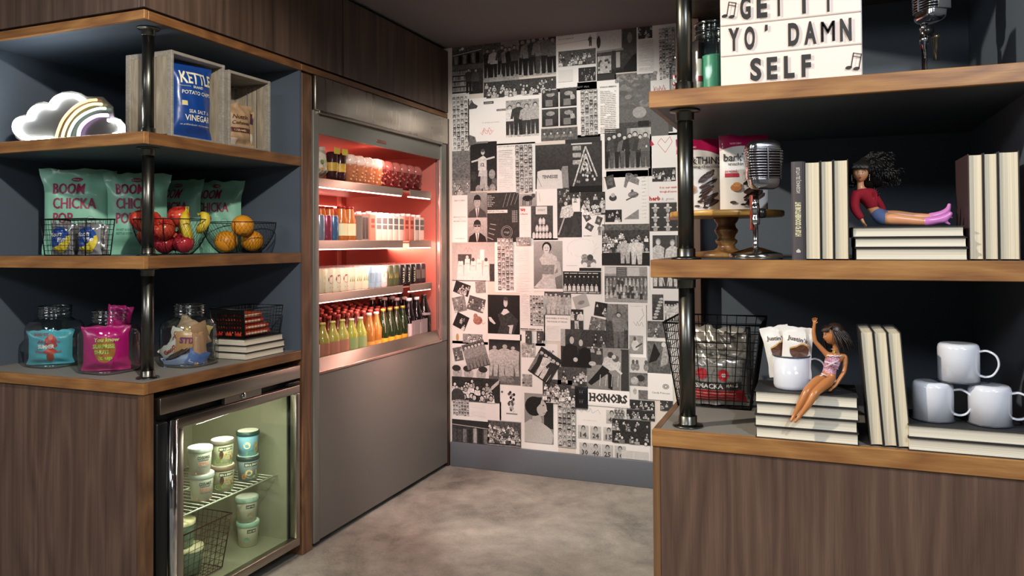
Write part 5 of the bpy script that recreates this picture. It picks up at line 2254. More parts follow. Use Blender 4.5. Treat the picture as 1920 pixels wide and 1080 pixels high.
SILV = M('#b9bcc0', .25, .6)
t = thing('chip_bag', 'glossy blue potato chip bag standing in the larger wooden crate', 'snack bag', (-2.105, 2.146, Z_1 + .012), radians(82))
bg = Bag(.178, .272, .07, M('#17418a', .25, coat=.3), .012, 3)
f = bg.fn(.0012)
CRM = M('#e8e2c4', .4)
text(bg.mb, 'KETTLE', f, -.066, .196, .044, CRM, .142, .02)
text(bg.mb, 'BRAND', f, .004, .18, .0095, CRM, .045, .01, 'c')
bg.mb.add([f(-.07, .1845), f(-.03, .1845), f(-.03, .1855), f(-.07, .1855)], [(0, 1, 2, 3)], CRM)
text(bg.mb, 'POTATO CHIPS', f, .004, .157, .0135, CRM, .13, .01, 'c')
bg.patch((-.062, .115, -.04, .132), M('#d8c890', .4), .001)
text(bg.mb, 'SEA SALT &', f, .012, .09, .013, CRM, .095, .005, 'c')
text(bg.mb, 'VINEGAR', f, .008, .062, .022, CRM, .118, .01, 'c')
text(bg.mb, 'no artificial flavors  no preservatives', f, .0, .045, .006, CRM, .13, 0, 'c')
bg.mb.build('bag', t)

t = thing('snack_pouch', 'tan snack pouch with a dark brown band slumped in the smaller crate', 'snack bag', (-2.10, 2.375, Z_1 + .012), radians(75))
bg = Bag(.135, .165, .06, M('#a98a68', .5), .01, 8, wr=.007)
f = bg.fn(.0012)
text(bg.mb, 'Nuttin', f, .0, .105, .016, M('#3a2014'), .075, .02, 'c', .2)
text(bg.mb, 'Cashewed', f, .004, .083, .014, M('#2e1a10'), .085, .02, 'c', .2)
bg.patch((-.055, .052, .055, .07), M('#54281c', .5), .001)
text(bg.mb, 'CARAMEL', f, 0, .057, .007, M('#d8c0a0'), .06, .01, 'c')
bg.patch((-.055, .006, -.01, .03), M('#d8c8b4', .5), .001)
bg.mb.build('bag', t)
t = thing('snack_pouch', 'cream and purple crinkled pouch leaning at the back of the smaller crate', 'snack bag', (-2.14, 2.452, Z_1 + .012), radians(70))
bg = Bag(.11, .15, .05, M('#b49a72', .35, var=.2), .01, 14, wr=.01)
bg.patch((-.04, .10, .045, .145), M('#4a2440', .4), .001)
bg.patch((-.03, .02, .04, .06), M('#d8d4c8', .4), .001)
bg.mb.build('bag', t)

# ---- mint popcorn bags
MINT = M('#86bfa4', .38, coat=.15, var=.05)
MAG = M('#97204c', .45)


def popcorn(label, px, y, rz, w=.245, h=.325, seed=1, tilt=0):
    x = on(px, 400, 'y', y).x
    t = thing('popcorn_bag', label, 'snack bag', (x, y, Z_2), rz, 'mint popcorn bags')
    t.rotation_euler = (tilt, 0, rz)
    bg = Bag(w, h, .085, MINT, .03, seed, wr=.0065, flare=.9, nu=22, nv=26)
    f = bg.fn(.0014)
    q = w / .245
    for e_ in (-.0011, 0, .0011):
        text(bg.mb, 'BOOM', f, -.082 * q + e_, .232, .042, MAG, .112 * q, .004)
        text(bg.mb, 'CHICKA', f, -.082 * q + e_, .176, .042, MAG, .155 * q, .004)
        text(bg.mb, 'POP', f, -.082 * q + e_, .120, .042, MAG, .074 * q, .004)
    bg.disc(-.002, .288, .019, .008, M('#8a2a4a', .5), .0013, 14, 1)
    text(bg.mb, "ANGIE'S", lambda a, b, d=0: f(a, b, .0006), -.002, .285, .006, M('#c8d8c8'), .03, .01, 'c')
    bg.disc(.055 * q, .132, .016, .016, M('#5f9a80', .5), .0013, 16, 1)
    bg.disc(.055 * q, .132, .0135, .0135, M('#8fc4aa', .5), .0016, 16, 1)
    text(bg.mb, 'SWEET & SALTY', f, -.082 * q, .092, .008, M('#4f8a70'), .08 * q, .01)
    text(bg.mb, 'KETTLE CORN', f, -.082 * q, .078, .008, M('#4f8a70'), .07 * q, .01)
    bg.mb.build('bag', t)
    return t


popcorn('mint popcorn bag standing behind the basket of round cookies', 147, 2.11, radians(36), .250, .328, 1)
popcorn('mint popcorn bag half hidden behind the other bags beside the cookie basket', 214, 2.42, radians(20), .24, .315, 2)
popcorn('mint popcorn bag behind the pole and the apple bowl', 258, 2.22, radians(40), .225, .315, 5)
popcorn('mint popcorn bag behind the red apples and bananas', 336, 2.50, radians(12), .215, .312, 7)
popcorn('mint popcorn bag behind the bowl of oranges', 408, 2.60, radians(18), .225, .31, 9)

# ---- black wire basket with two round cookie packets
bx = on(152, 480, 'y', 1.95)
wire_basket('wire_basket', 'black wire basket holding two round cookie packets on the middle shelf', 'basket', (bx.x - .01, 1.945, Z_2), 0, .198, .10, .222, .115, .128, 12, 6, 6, WIRE, .0028, .0009)
for k, px in enumerate((127, 178)):
    x = on(px, 450, 'y', 1.945).x
    t = thing('cookie_packet', ('round cookie in a silver wrapper, left one in the black basket', 'round cookie in a silver wrapper, right one in the black basket')[k], 'cookie', (x, 1.925, Z_2 + .004), radians(6))
    bg = Bag(.102, .112, .035, M('#c9c9cc', .18, .7), .006, 31 + k, wr=.004)
    f = bg.fn(.0012)
    bg.disc(0, .052, .045, .045, M('#d8c23c', .3), .0012, 26, 4, M('#214a9a', .3), lambda x, y: y > -.05 + .55 * x - .35 * (1 - x * x))
    g = bg.fn(.0024)
    text(bg.mb, 'Moon', g, -.045, .062, .016, M('#f0f0ee', .4), .062, .03, 'l', .1, arc=.004)
    text(bg.mb, 'Pie', g, -.002, .045, .015, M('#f0f0ee', .4), .034, .03, 'l', .1, arc=.003)
    bg.mb.build('packet', t)
for k in range(3):
    t = thing('cookie_packet', ('silver wrapped packet lying at the back left of the black basket', 'silver wrapped packet lying at the back middle of the black basket', 'silver wrapped packet lying at the back right of the black basket')[k], 'cookie', (bx.x - .075 + .06 * k, 1.975, Z_2 + .004), radians(10 * k))
    Bag(.09, .105, .03, M('#b4b2ae', .2, .6, var=.2), .006, 41 + k, wr=.006).mb.build('packet', t)


# ---- round wire fruit bowls
def wire_bowl(name, label, px, xc, r, h, n=56, rb=.55):
    c = on(px, 450, 'x', xc)
    t = thing(name, label, 'bowl', (xc, c.y, Z_2))
    MB().tube([(r * cos(2 * pi * k / 48), r * sin(2 * pi * k / 48), h) for k in range(48)], .002, WIRE, 6, closed=True).build('rim', t)
    MB().tube([(r * rb * cos(2 * pi * k / 40), r * rb * sin(2 * pi * k / 40), .002) for k in range(40)], .0018, WIRE, 5, closed=True).build('base_ring', t)

    def P(q, a):
        rr = r * (rb + (1 - rb) * sin(q * pi / 2) ** .8)
        return (rr * cos(a), rr * sin(a), .002 + (h - .002) * q)
    m = MB()
    for k in range(n):
        for s in (-1, 1):
            m.tube([P(q / 6, 2 * pi * k / n + s * q / 6 * .55) for q in range(7)], .0005, WIRE, 3, caps=False)
    m.build('mesh_side', t)
    m = MB()
    for k in range(4):
        m.tube([P(q / 6, 2 * pi * k / 4 + .6) for q in range(7)], .0013, WIRE, 4, caps=False)
    for k in range(9):
        y = -r * rb + 2 * r * rb * (k + .5) / 9
        w = math.sqrt(max(0, (r * rb) ** 2 - y * y))
        m.tube([(-w, y, .0015), (w, y, .0015)], .0006, WIRE, 3)
        m.tube([(y, -w, .0015), (y, w, .0015)], .0006, WIRE, 3)
    m.build('rib', t)
    return Vector((xc, c.y, Z_2))


b1 = wire_bowl('wire_bowl', 'round wire bowl heaped with apples and bananas beside the pole', 321, -2.195, .131, .128)
b2 = wire_bowl('wire_bowl', 'round wire bowl of three oranges near the end panel', 449, -2.195, .144, .125)


def fruit_mat(name, a, b_, sc, c=None, rough=.3, stretch=1):
    m, nt, bs = base_mat(name)
    N, L = nt.nodes, nt.links
    tc = N.new('ShaderNodeTexCoord')
    mp = N.new('ShaderNodeMapping')
    mp.inputs['Scale'].default_value = (1, 1, stretch)
    n = N.new('ShaderNodeTexNoise')
    n.inputs['Scale'].default_value = sc
    n.inputs['Detail'].default_value = 4
    cr = N.new('ShaderNodeValToRGB')
    cr.color_ramp.elements[0].position, cr.color_ramp.elements[0].color = .38, lin(a)
    cr.color_ramp.elements[1].position, cr.color_ramp.elements[1].color = .66, lin(b_)
    L.new(tc.outputs['Object'], mp.inputs['Vector'])
    L.new(mp.outputs['Vector'], n.inputs['Vector'])
    L.new(n.outputs['Fac'], cr.inputs['Fac'])
    L.new(cr.outputs['Color'], bs.inputs['Base Color'])
    bs.inputs['Roughness'].default_value = rough
    if sc > 100:
        bp = N.new('ShaderNodeBump')
        bp.inputs['Strength'].default_value = .3
        bp.inputs['Distance'].default_value = .001
        L.new(n.outputs['Fac'], bp.inputs['Height'])
        L.new(bp.outputs['Normal'], bs.inputs['Normal'])
    return m


APPLE = fruit_mat('apple_skin', '#a01418', '#d0553a', 28, rough=.22, stretch=.3)
APPLE2 = fruit_mat('apple_skin_dark', '#7a1020', '#b0343a', 30, rough=.12, stretch=.3)
ORNG = fruit_mat('orange_peel', '#d98a1e', '#e8a02c', 260, rough=.4)
BANA = fruit_mat('banana_peel', '#c9a82a', '#d8c23a', 20, rough=.4)


def apple(label, c, r, rx, rz, mat=APPLE):
    t = thing('apple', label, 'apple', c, 0, None)
    t.rotation_euler = (rx, 0, rz)
    prof = [(.0001, -.80), (.25, -.88), (.45, -.86), (.72, -.66), (.92, -.3), (1.0, .08), (.96, .42), (.78, .72), (.5, .86), (.28, .84), (.1, .68), (.0001, .6)]
    MB().lathe([(a * r, b_ * r) for a, b_ in prof], mat, 24, close=False).build('flesh', t)
    MB().tube([(0, 0, .6 * r), (.004, 0, .85 * r), (.009, 0, 1.08 * r)], [.0012, .001, .0016], M('#4a3018'), 5).build('stem', t)


for lab, dx, dy, dz, r, rx, rz, mt in (
    ('red apple behind the pole on the near side of the bowl, upper one', -.062, -.075, .125, .041, .3, 0, APPLE),
    ('red apple right behind the pole at the rim of the bowl', -.012, -.085, .118, .040, -.3, 1.5, APPLE),
    ('topmost red apple of the bowl, in front of the popcorn bag', .022, .015, .138, .040, .5, .4, APPLE),
    ('red apple in the front of the bowl, touching the rim beside the pole', .028, -.062, .092, .041, .9, .2, APPLE),
    ('red apple low in the bowl on the far side of the pole from the bananas', -.072, -.035, .075, .039, 1.0, -.8, APPLE),
    ('dark shiny apple at the bottom of the bowl beside the pole', .005, -.035, .04, .037, .8, .5, APPLE2),
    ('dark shiny apple at the bottom of the bowl under the banana', .075, -.015, .042, .037, .7, .2, APPLE2),
    ('apple hidden low at the back of the wire bowl', -.02, .05, .05, .04, .2, .1, APPLE),
):
    apple(lab, b1 + Vector((dx, dy, dz)), r, rx, rz, mt)

for k, (lab, pts) in enumerate((('front yellow banana hanging down inside the apple bowl', ((.066, .005, .168), (.070, .0, .155), (.076, -.012, .135), (.086, -.02, .105), (.094, -.018, .075), (.096, -.008, .05), (.093, .002, .04))),
                                ('second yellow banana curving behind the front banana', ((.069, .012, .168), (.062, .014, .15), (.05, .012, .125), (.042, .014, .1), (.048, .02, .07), (.06, .028, .05), (.07, .03, .045))),
                                ('greenish banana leaning over the rim towards the oranges', ((.078, .05, .145), (.088, .055, .15), (.105, .055, .142), (.112, .05, .12), (.105, .04, .1), (.095, .035, .085), (.09, .03, .08))))):
    t = thing('banana', lab, 'banana', b1)
    pp = smooth_path([Vector(p) for p in pts], 4)
    n = len(pp) - 1
    rr = []
    for i in range(n + 1):
        q = i / n
        rr.append(.0035 + .0145 * min(1, max(0, (q - .1) * 4)) if q < .6 else .018 * max(.18, min(1, (1.02 - q) * 3.4)))
    MB().tube(pp, rr, BANA, 6).build('peel', t)
    MB().tube([pp[0] + Vector((0, 0, .008)), pp[0], pp[1]], [.0042, .0035, .0036], M('#8a7a2a'), 6).build('stem', t)
    MB().tube([pp[-1], pp[-1] + (pp[-1] - pp[-2]) * .5], [.0034, .002], M('#3a2c18'), 6).build('tip', t)
for lab, px, py, off in (('orange in the near half of the bowl, resting on the bottom', 424, 453, -.01), ('orange in the far half of the bowl, resting on the bottom', 473, 452, .0), ('topmost orange resting on the two others', 455, 424, .01)):
    p = on(px, py, 'x', b2.x + .01 + off)
    t = thing('orange', lab, 'orange', (p.x, p.y, max(p.z, Z_2 + .047) if 'top' not in lab else Z_2 + .112))
    r = .045
    MB().lathe([(r * sin(pi * k / 16) * 1.0 + .00001, -r * cos(pi * k / 16) * .97) for k in range(17)], ORNG, 28, close=False).build('peel', t)
    MB().lathe([(.004, r * .965), (.003, r * .985), (.0001, r * .98)], M('#5a6a2a'), 6, close=False).build('calyx', t)


# ---- big glass candy jars on the left counter
def jar(name, label, c, r, h, sq=.35, lid=False):
    t = thing(name, label, 'jar', c)
    prof = [(r * .86, .0), (r * .97, .006), (r, .02), (r, h * .60), (r * .97, h * .68), (r * .84, h * .76), (r * .66, h * .81), (r * .63, h * .83), (r * .68, h * .85), (r * .68, h * .87), (r * .64, h * .885), (r * .67, h * .90), (r * .67, h * .915), (r * .64, h * .93), (r * .67, h * .95), (r * .67, h), (r * .62, h)]
    m = MB()
    n = 44
    for i, (rr, z) in enumerate(prof):
        pass
    m.lathe(prof[:6], GLASS, n, close=False, sq=sq)
    m.lathe([(prof[5][0] * 1.02, prof[5][1])] + prof[6:], GLASS, n, close=False)
    m.lathe([(.0001, .006), (r * .86, .006)], GLASS, n, close=False, sq=sq)
    m.build('glass', t)
    MB().lathe([(r * .66, h * .845), (r * .695, h * .85), (r * .66, h * .86)], RIMG, n, close=False).build('neck_ring', t)
    MB().tube([(r * .655 * cos(2 * pi * k / 40), r * .655 * sin(2 * pi * k / 40), h) for k in range(40)], .0032, RIMG, 8, closed=True).build('rim', t)
    MB().lathe([(r * .66, h * .90), (r * .69, h * .908), (r * .66, h * .916), (r * .64, h * .93), (r * .685, h * .945), (r * .66, h * .955)], RIMG, n, close=False).build('screw_thread', t)
    MB().lathe([(r * .8, .0005), (r * .93, .003), (r * .985, .011), (r * .93, .012), (r * .8, .008)], RIMG, n, close=False, sq=sq).build('base', t)
    return t


TEAL = M('#58b3c4', .35, coat=.2, var=.05)
x = on(103, 650, 'y', 2.05).x
jar('glass_jar', 'glass candy jar holding a turquoise candy pouch, beside the magenta one', (x, 2.05, Z_C), .083, .222)
t = thing('candy_pouch', 'turquoise candy pouch with red candy picture inside the glass jar', 'candy bag', (x + .004, 2.03, Z_C + .008), radians(40))
bg = Bag(.160, .128, .05, TEAL, .006, 51, wr=.005)
f = bg.fn(.001)
RD = M('#c03a2c', .4)
for k, (u, v, ru, rv) in enumerate(((.005, .09, .022, .018), (.005, .072, .026, .01), (.005, .05, .022, .012), (.005, .03, .014, .018), (.005, .102, .008, .012))):
    bg.disc(u, v, ru, rv, M(('#c43a30', '#b04438', '#d0483c', '#9a4030', '#e08070')[k], .4), .001 + .0002 * k, 14, 2)
text(bg.mb, 'SHARE SIZE', f, -.055, .108, .009, RD, .05, .02)
g = bg.fn(.0028)
text(bg.mb, 'All the ice', g, -.045, .082, .010, M('#b0506a'), .085, .02, 'l', .2)
text(bg.mb, 'SUMMER', g, -.04, .062, .014, M('#f0ece6'), .06, .04)
text(bg.mb, 'Tastes like', g, -.055, .046, .009, M('#c85a50'), .10, .02, 'l', .2)
bg.mb.build('bag', t)

x = on(206, 650, 'y', 2.02).x
jar('glass_jar', 'glass candy jar stuffed with a magenta candy pouch, beside the pole', (x, 2.02, Z_C), .085, .218)
PINK = M('#c61478', .3, coat=.3, var=.08)
t = thing('candy_pouch', 'magenta candy pouch with green lettering in the jar beside the pole', 'candy bag', (x + .008, 1.998, Z_C + .008), radians(40))
bg = Bag(.160, .158, .06, PINK, .006, 61, wr=.006)
g = bg.fn(.0014)
YG = M('#b8d060', .4)
bg.disc(.0, .075, .038, .045, M('#b0702c', .4, var=.3), .001, 18, 3)
text(bg.mb, 'You know', lambda a, b, d=0: g(a, b, .001), -.04, .105, .014, M('#d8e48a'), .09, .03, 'l', .15)
text(bg.mb, 'SURPRISE', lambda a, b, d=0: g(a, b, .001), -.042, .082, .014, YG, .078, .04)
text(bg.mb, 'SHUTS', lambda a, b, d=0: g(a, b, .001), -.036, .062, .013, YG, .052, .04)
text(bg.mb, 'it up', lambda a, b, d=0: g(a, b, .001), -.022, .042, .013, YG, .05, .04)
bg.mb.build('bag', t)
t = thing('candy_pouch', 'magenta candy pouch poking out of the mouth of the glass jar', 'candy bag', (x + .01, 2.035, Z_C + .1), radians(35))
t.rotation_euler = (0, radians(8), radians(35))
Bag(.085, .135, .03, PINK, .01, 63, wr=.005).mb.build('bag', t)
t = thing('candy_pouch', 'crumpled pink and orange candy pouch at the back of the magenta jar', 'candy bag', (x - .01, 2.045, Z_C + .012), radians(70))
bg = Bag(.12, .14, .04, M('#d0285a', .3, var=.3), .01, 65, wr=.008)
bg.patch((-.05, .09, .05, .12), M('#e0803a', .4), .001)
bg.mb.build('bag', t)

jc = (-2.20, 2.235, Z_C)
p = on(355, 650, 'y', 2.235)
jc = (p.x, 2.235, Z_C)
jar('glass_jar', 'glass candy jar full of mixed wrapped candy bars beside the books', jc, .087, .225)
for k, (lab, dx, dy, dz, w, h, c, rx, ry, rz, wd, wc, c2) in enumerate((
    ('white wrapped cluster candy with red lettering in the mixed jar', -.028, -.045, .062, .095, .055, '#d8d4cc', .1, -35, 30, 'GooGoo', '#b04030', '#3a2a24'),
    ('white wrapped candy standing on end high in the mixed jar', -.046, -.012, .10, .075, .045, '#e0dcd0', 0, -80, 25, 'GOO', '#a04838', None),
    ('tan wrapped candy bar upright in the middle of the mixed jar', .022, -.028, .088, .085, .075, '#c89a6a', .1, 5, 45, 'STIX', '#8a3a7a', '#e0b070'),
    ('peach wrapped candy bar along the aisle side of the mixed jar', .052, .0, .06, .12, .05, '#c89878', 0, 85, 80, None, None, '#e0c0a0'),
    ('silver and blue wrapped candy at the bottom of the mixed jar', .005, -.045, .022, .12, .04, '#8a98b8', .2, -8, 40, None, None, '#7a3aa0'),
    ('orange wrapped candy at the bottom of the mixed jar', -.02, -.02, .014, .11, .035, '#c87a4a', .3, -5, 20, None, None, '#d8c8b0'),
    ('brown chocolate bar lying across the middle of the mixed jar', .0, -.052, .045, .10, .022, '#3a2820', .2, -28, 40, None, None, '#a08878'),
    ('gold wrapped candy near the top of the mixed jar', .02, .02, .125, .09, .05, '#d8b878', .1, 15, 50, None, None, '#b87a9a'),
    ('pale paper wrapper against the near side of the mixed jar', -.06, .01, .06, .06, .11, '#c9bfae', 0, 10, -20, None, None, '#b08060'),
    ('tan wrapper pushed up under the neck of the mixed jar', .0, .0, .145, .08, .06, '#c9a888', .3, 30, 20, None, None, '#d8c8b0'),
    ('blue foil wrapper at the aisle side of the jar bottom', .05, -.01, .03, .07, .05, '#5a74b0', .1, 20, 60, None, None, '#c8ccd8'),
    ('brown wrapper at the aisle side of the mixed jar, near the top', .045, .01, .115, .06, .08, '#b48a68', .1, -20, 70, None, None, '#e8d8b8'),
    ('cream wrapped candy at the back of the mixed jar', -.02, .035, .07, .1, .06, '#c8b8a0', .1, 60, 0, None, None, '#8a6a5a'),
)):
    t = thing('candy_bar', lab, 'candy', (jc[0] + dx, jc[1] + dy, jc[2] + dz), 0)
    t.rotation_euler = (rx, radians(ry), radians(rz))
    w, h = w * 1.12, h * 1.12
    bg = Bag(w, h, .022, M(c, .3, var=.12), .005, 70 + k, wr=.004, nu=10, nv=8)
    bg.mb.move(lambda q: q - Vector((0, 0, h / 2)))
    f0 = bg.fn(.001)
    f = lambda u, v, d=0: f0(u, v, d) - Vector((0, 0, h / 2))
    if c2:
        m = MB()
        m.add([f(-w * .4, h * .12), f(w * .4, h * .12), f(w * .4, h * .32), f(-w * .4, h * .32)], [(0, 1, 2, 3)], M(c2, .4))
        bg.mb.merge(m)
    if wd:
        text(bg.mb, wd, lambda a, b, d=0: f(a, b, .0012), 0, h * .5, h * .26, M(wc), w * .72, .04, 'c')
    bg.mb.build('wrapper', t)


# ---- books
def book(label, o, T, D, H, t, d, h, cover=COVER, pages=PAPER, spine=None, group=None, over=.003, cat='book', page_lines=True):
    """o: corner; T/D/H unit vectors of thickness, depth (fore edge at 0, spine at d) and height"""
    o, T, D, H = Vector(o), Vector(T), Vector(D), Vector(H)
    b = thing('book', label, cat, o, 0, group)

    def bx(m, a, c, mat, r=0):
        k = MB()
        (k.rbox(a, c, mat, r, 1) if r else k.box(a, c, mat))
        m.merge(k, lambda p: T * p.x + D * p.y + H * p.z)
    ct = .0022
    m = MB()
    bx(m, (0, 0, 0), (ct, d, h), cover, .0008)
    bx(m, (t - ct, 0, 0), (t, d, h), cover, .0008)
    m.build('cover', b)
    m = MB()
    k = MB()
    n = 8
    pr = []
    for i in range(n + 1):
        a = -pi / 2 + pi * i / n
        pr.append((t / 2 + (t / 2) * sin(a), d - .004 + .007 * cos(a)))
    poly = pr + [(t - ct, d - .004), (ct, d - .004)]
    k.prism(poly, lambda u, v, q: Vector((u, v, q)), 0, h, cover, False)
    m.merge(k, lambda p: T * p.x + D * p.y + H * p.z)
    sp = m.build('spine', b)
    m = MB()
    k = MB()
    n = 10
    y0 = over
    poly = [(ct, d - .006)] + [(ct + (t - 2 * ct) * i / n, y0 + .0025 * sin(pi * i / n)) for i in range(n + 1)] + [(t - ct, d - .006)]
    k.prism(poly, lambda u, v, q: Vector((u, v, q)), over, h - over, pages, False)
    m.merge(k, lambda p: T * p.x + D * p.y + H * p.z)
    m.build('page_block', b)
    return b, sp


# page edges: fine leaf lines across the thickness
def leaves(name, h, axis):
    m, nt, b = base_mat(name)
    N, L = nt.nodes, nt.links
    g = N.new('ShaderNodeNewGeometry')
    mp = N.new('ShaderNodeMapping')
    s = [2, 2, 2]
    s['xyz'.index(axis)] = 900
    mp.inputs['Scale'].default_value = s
    n = N.new('ShaderNodeTexNoise')
    n.inputs['Scale'].default_value = 1
    L.new(g.outputs['Position'], mp.inputs['Vector'])
    L.new(mp.outputs['Vector'], n.inputs['Vector'])
    c = lin(h)
    cr = N.new('ShaderNodeValToRGB')
    cr.color_ramp.elements[0].color = tuple(q * .72 for q in c[:3]) + (1,)
    cr.color_ramp.elements[0].position = .3
    cr.color_ramp.elements[1].color = c
    cr.color_ramp.elements[1].position = .62
    L.new(n.outputs['Fac'], cr.inputs['Fac'])
    L.new(cr.outputs['Color'], b.inputs['Base Color'])
    b.inputs['Roughness'].default_value = .85
    return m


PG_X = leaves('page_edges_upright', '#e6d9bd', 'x')
PG_Z = leaves('page_edges_flat', '#e8dfca', 'z')
bz = Z_C
for k, (lab, dx, dy) in enumerate((('lowest cream-paged book of the stack under the black basket', 0, 0), ('middle cream-paged book of the stack under the black basket', .002, .003), ('topmost cream-paged book of the stack under the black basket', -.003, -.002))):
    book(lab, (-2.066 + dx, 2.388 + dy, bz), (0, 0, 1), (-1, 0, 0), (0, 1, 0), .0268, .165, .235, COVER, PG_Z)
    bz += .0272

# ---- black basket of red bars standing on the books
BK = M('#161514', .4, .3)
bb = thing('wire_basket', 'black basket with perforated side holding red wrapped bars, on the books', 'basket', (-2.155, 2.50, bz))
w0, d0, w1, d1, hh = .155, .205, .172, .232, .116


def cr_(q):
    w, d = (w0 + (w1 - w0) * q) / 2, (d0 + (d1 - d0) * q) / 2
    return [(-w, -d), (w, -d), (w, d), (-w, d)]


m = MB()
a0, a1 = cr_(0), cr_(1)
nx, nz = 12, 7                            # side towards the pole: sheet with rows of round holes as dots of mesh
cells = []
for j in range(nz):
    for i in range(nx):
        q0, q1 = j / nz, (j + 1) / nz
        f0, f1 = i / nx, (i + 1) / nx

        def S(f, q):
            c = cr_(q)
            return Vector((c[0][0] + (c[1][0] - c[0][0]) * f, c[0][1], q * hh))
        hole = 0 < j < 6 and 0 < i < nx - 1
        o_ = [S(f0, q0), S(f1, q0), S(f1, q1), S(f0, q1)]
        if not hole:
            m.add(o_, [(0, 1, 2, 3)], BK)
        else:
            c = sum(o_, Vector()) / 4
            inn = [c + (p - c) * .5 for p in o_]
            m.add(o_ + inn, [(0, 1, 5, 4), (1, 2, 6, 5), (2, 3, 7, 6), (3, 0, 4, 7)], BK)
m.build('perforated_side', bb)
m = MB()
for s in (1, 2, 3):
    A0, B0, A1, B1 = a0[s], a0[(s + 1) % 4], a1[s], a1[(s + 1) % 4]
    for k in range(13):
        f = k / 12
        m.tube([(A0[0] + (B0[0] - A0[0]) * f, A0[1] + (B0[1] - A0[1]) * f, .002), (A1[0] + (B1[0] - A1[0]) * f, A1[1] + (B1[1] - A1[1]) * f, hh)], .0008, BK, 4, caps=False)
    for k in range(1, 9):
        q = k / 9
        c = cr_(q)
        m.tube([(c[s][0], c[s][1], q * hh), (c[(s + 1) % 4][0], c[(s + 1) % 4][1], q * hh)], .0008, BK, 4)
m.build('mesh_side', bb)
MB().tube([(x, y, hh) for x, y in a1], .0025, BK, 6, closed=True).build('rim', bb)
m = MB()
for a, b_ in zip(a0, a1):
    m.tube([(a[0], a[1], .002), (b_[0], b_[1], hh)], .002, BK, 5)
m.box((a0[0][0], a0[0][1], 0), (a0[2][0], a0[2][1], .002), BK)
m.build('frame', bb)
k = 0
for j in range(4):
    for i in range(3):
        c = ('#c23a24', '#d04a2a', '#b8281e', '#d8602f')[(i + j) % 4]
        t = thing('candy_bar', ('lowest', 'second', 'third', 'top')[j] + ' layer red wrapped bar in the black basket, ' + ('nearest the aisle', 'in the middle', 'farthest from the aisle')[i], 'candy', (-2.155 + .045 - i * .047, 2.48 - (.0 if j < 2 else .02), bz + .006 + j * .024), 0, 'red wrapped bars in the black basket')
        m = MB().rbox((-.021, -.085 + .01 * j, 0), (.021, .085 - .01 * j, .021), M(c, .35, var=.15), .007, 2)
        m.rbox((.0205, -.06, .006), (.0218, .06 - .01 * j, .015), M('#e8c8a8', .4, var=.25), .001, 1)
        m.build('wrapper', t)
        k += 1

# =================================================================== RIGHT OPEN SHELVES
XE, YE = .437, 2.64
ru = thing('open_shelf_unit', 'walnut shelf unit with books, microphones, dolls and white mugs', 'shelving', (XR, YR, 0))
W_R = .80                               # the unit runs on a little past its inner panel
CT = .866


def rslab(name, z, t, top, ed=.018):
    s = MB().box((XR + ed, YR + ed, z - t), (XE, YE, z), top)
    lp(name, s, None, ru)
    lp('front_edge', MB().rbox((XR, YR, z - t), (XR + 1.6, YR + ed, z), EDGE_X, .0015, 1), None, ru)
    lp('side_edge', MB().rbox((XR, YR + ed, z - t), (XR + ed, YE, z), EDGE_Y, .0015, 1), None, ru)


rslab('counter', CT, .040, LAMIN)
rslab('shelf', 1.276, .043, M('#4a4f54', .5))
rslab('shelf', 1.686, .041, M('#4a4f54', .5))
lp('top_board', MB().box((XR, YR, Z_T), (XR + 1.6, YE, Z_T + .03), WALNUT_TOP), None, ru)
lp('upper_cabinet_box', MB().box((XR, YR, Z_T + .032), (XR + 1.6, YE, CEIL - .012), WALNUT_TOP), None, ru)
lp('back_panel', MB().box((XR + .0, YE, CT), (XE + .02, YE + .02, Z_T), SLATE), None, ru)
lp('side_panel', MB().box((XE, YR + .02, CT), (XE + .02, YE, Z_T), SLATE), None, ru)
lp('back_post', MB().rbox((XR, YE - .075, CT), (XR + .022, YE, Z_T), WALNUT_Z, .001, 1), None, ru)
lp('base_panel', MB().box((XR + .019, YR + .006, 0), (XR + 1.6, YR + .026, CT - .04), WALNUT_Z), None, ru)
lp('corner_post', MB().rbox((XR + .001, YR + .004, 0), (XR + .019, YR + .03, CT - .04), EDGE_Z, .001, 1), None, ru)
lp('side_base_panel', MB().box((XR + .001, YR + .03, 0), (XR + .02, YE + .02, CT - .04), WALNUT_Z), None, ru)
pole(ru, -.296, 1.912, ((CT, 1.233), (1.276, 1.645), (1.686, Z_T)))
tag(MB().box((XR, YE + .03, 0), (3.5, YE + .12, CEIL), M('#3d4146', .7)).build('wall_partition'), kind='structure')

# ---- letter board sign on the top shelf
SGN = M('#f6e6da', .5, var=.01)
sg = thing('letter_board', 'white letter board reading GET IT YO DAMN SELF on the top shelf', 'sign', (-.204, 1.862, 1.686))
SW, SH = .307, .222
MB().rbox((0, .004, 0), (SW, .05, SH), M('#ece4dc', .5), .003).build('box', sg)
m, nt, b_ = base_mat('backlit_panel')
b_.inputs['Base Color'].default_value = lin('#cdbfb6')
b_.inputs['Emission Color'].default_value = lin('#ffe6d6')
b_.inputs['Emission Strength'].default_value = .40
b_.inputs['Roughness'].default_value = .4
BACKLIT = m
RH = .0725
for k in range(3):
    MB().box((.003, .0, .002 + k * RH), (SW - .003, .004, .002 + (k + 1) * RH - .004), BACKLIT).build('letter_row', sg)
    MB().rbox((.001, -.003, .001 + (k + 1) * RH - .003), (SW - .001, .003, .001 + (k + 1) * RH + .001), M('#d8cac0', .2), .001, 1).build('rail', sg)
BL = M('#2a2622', .4)


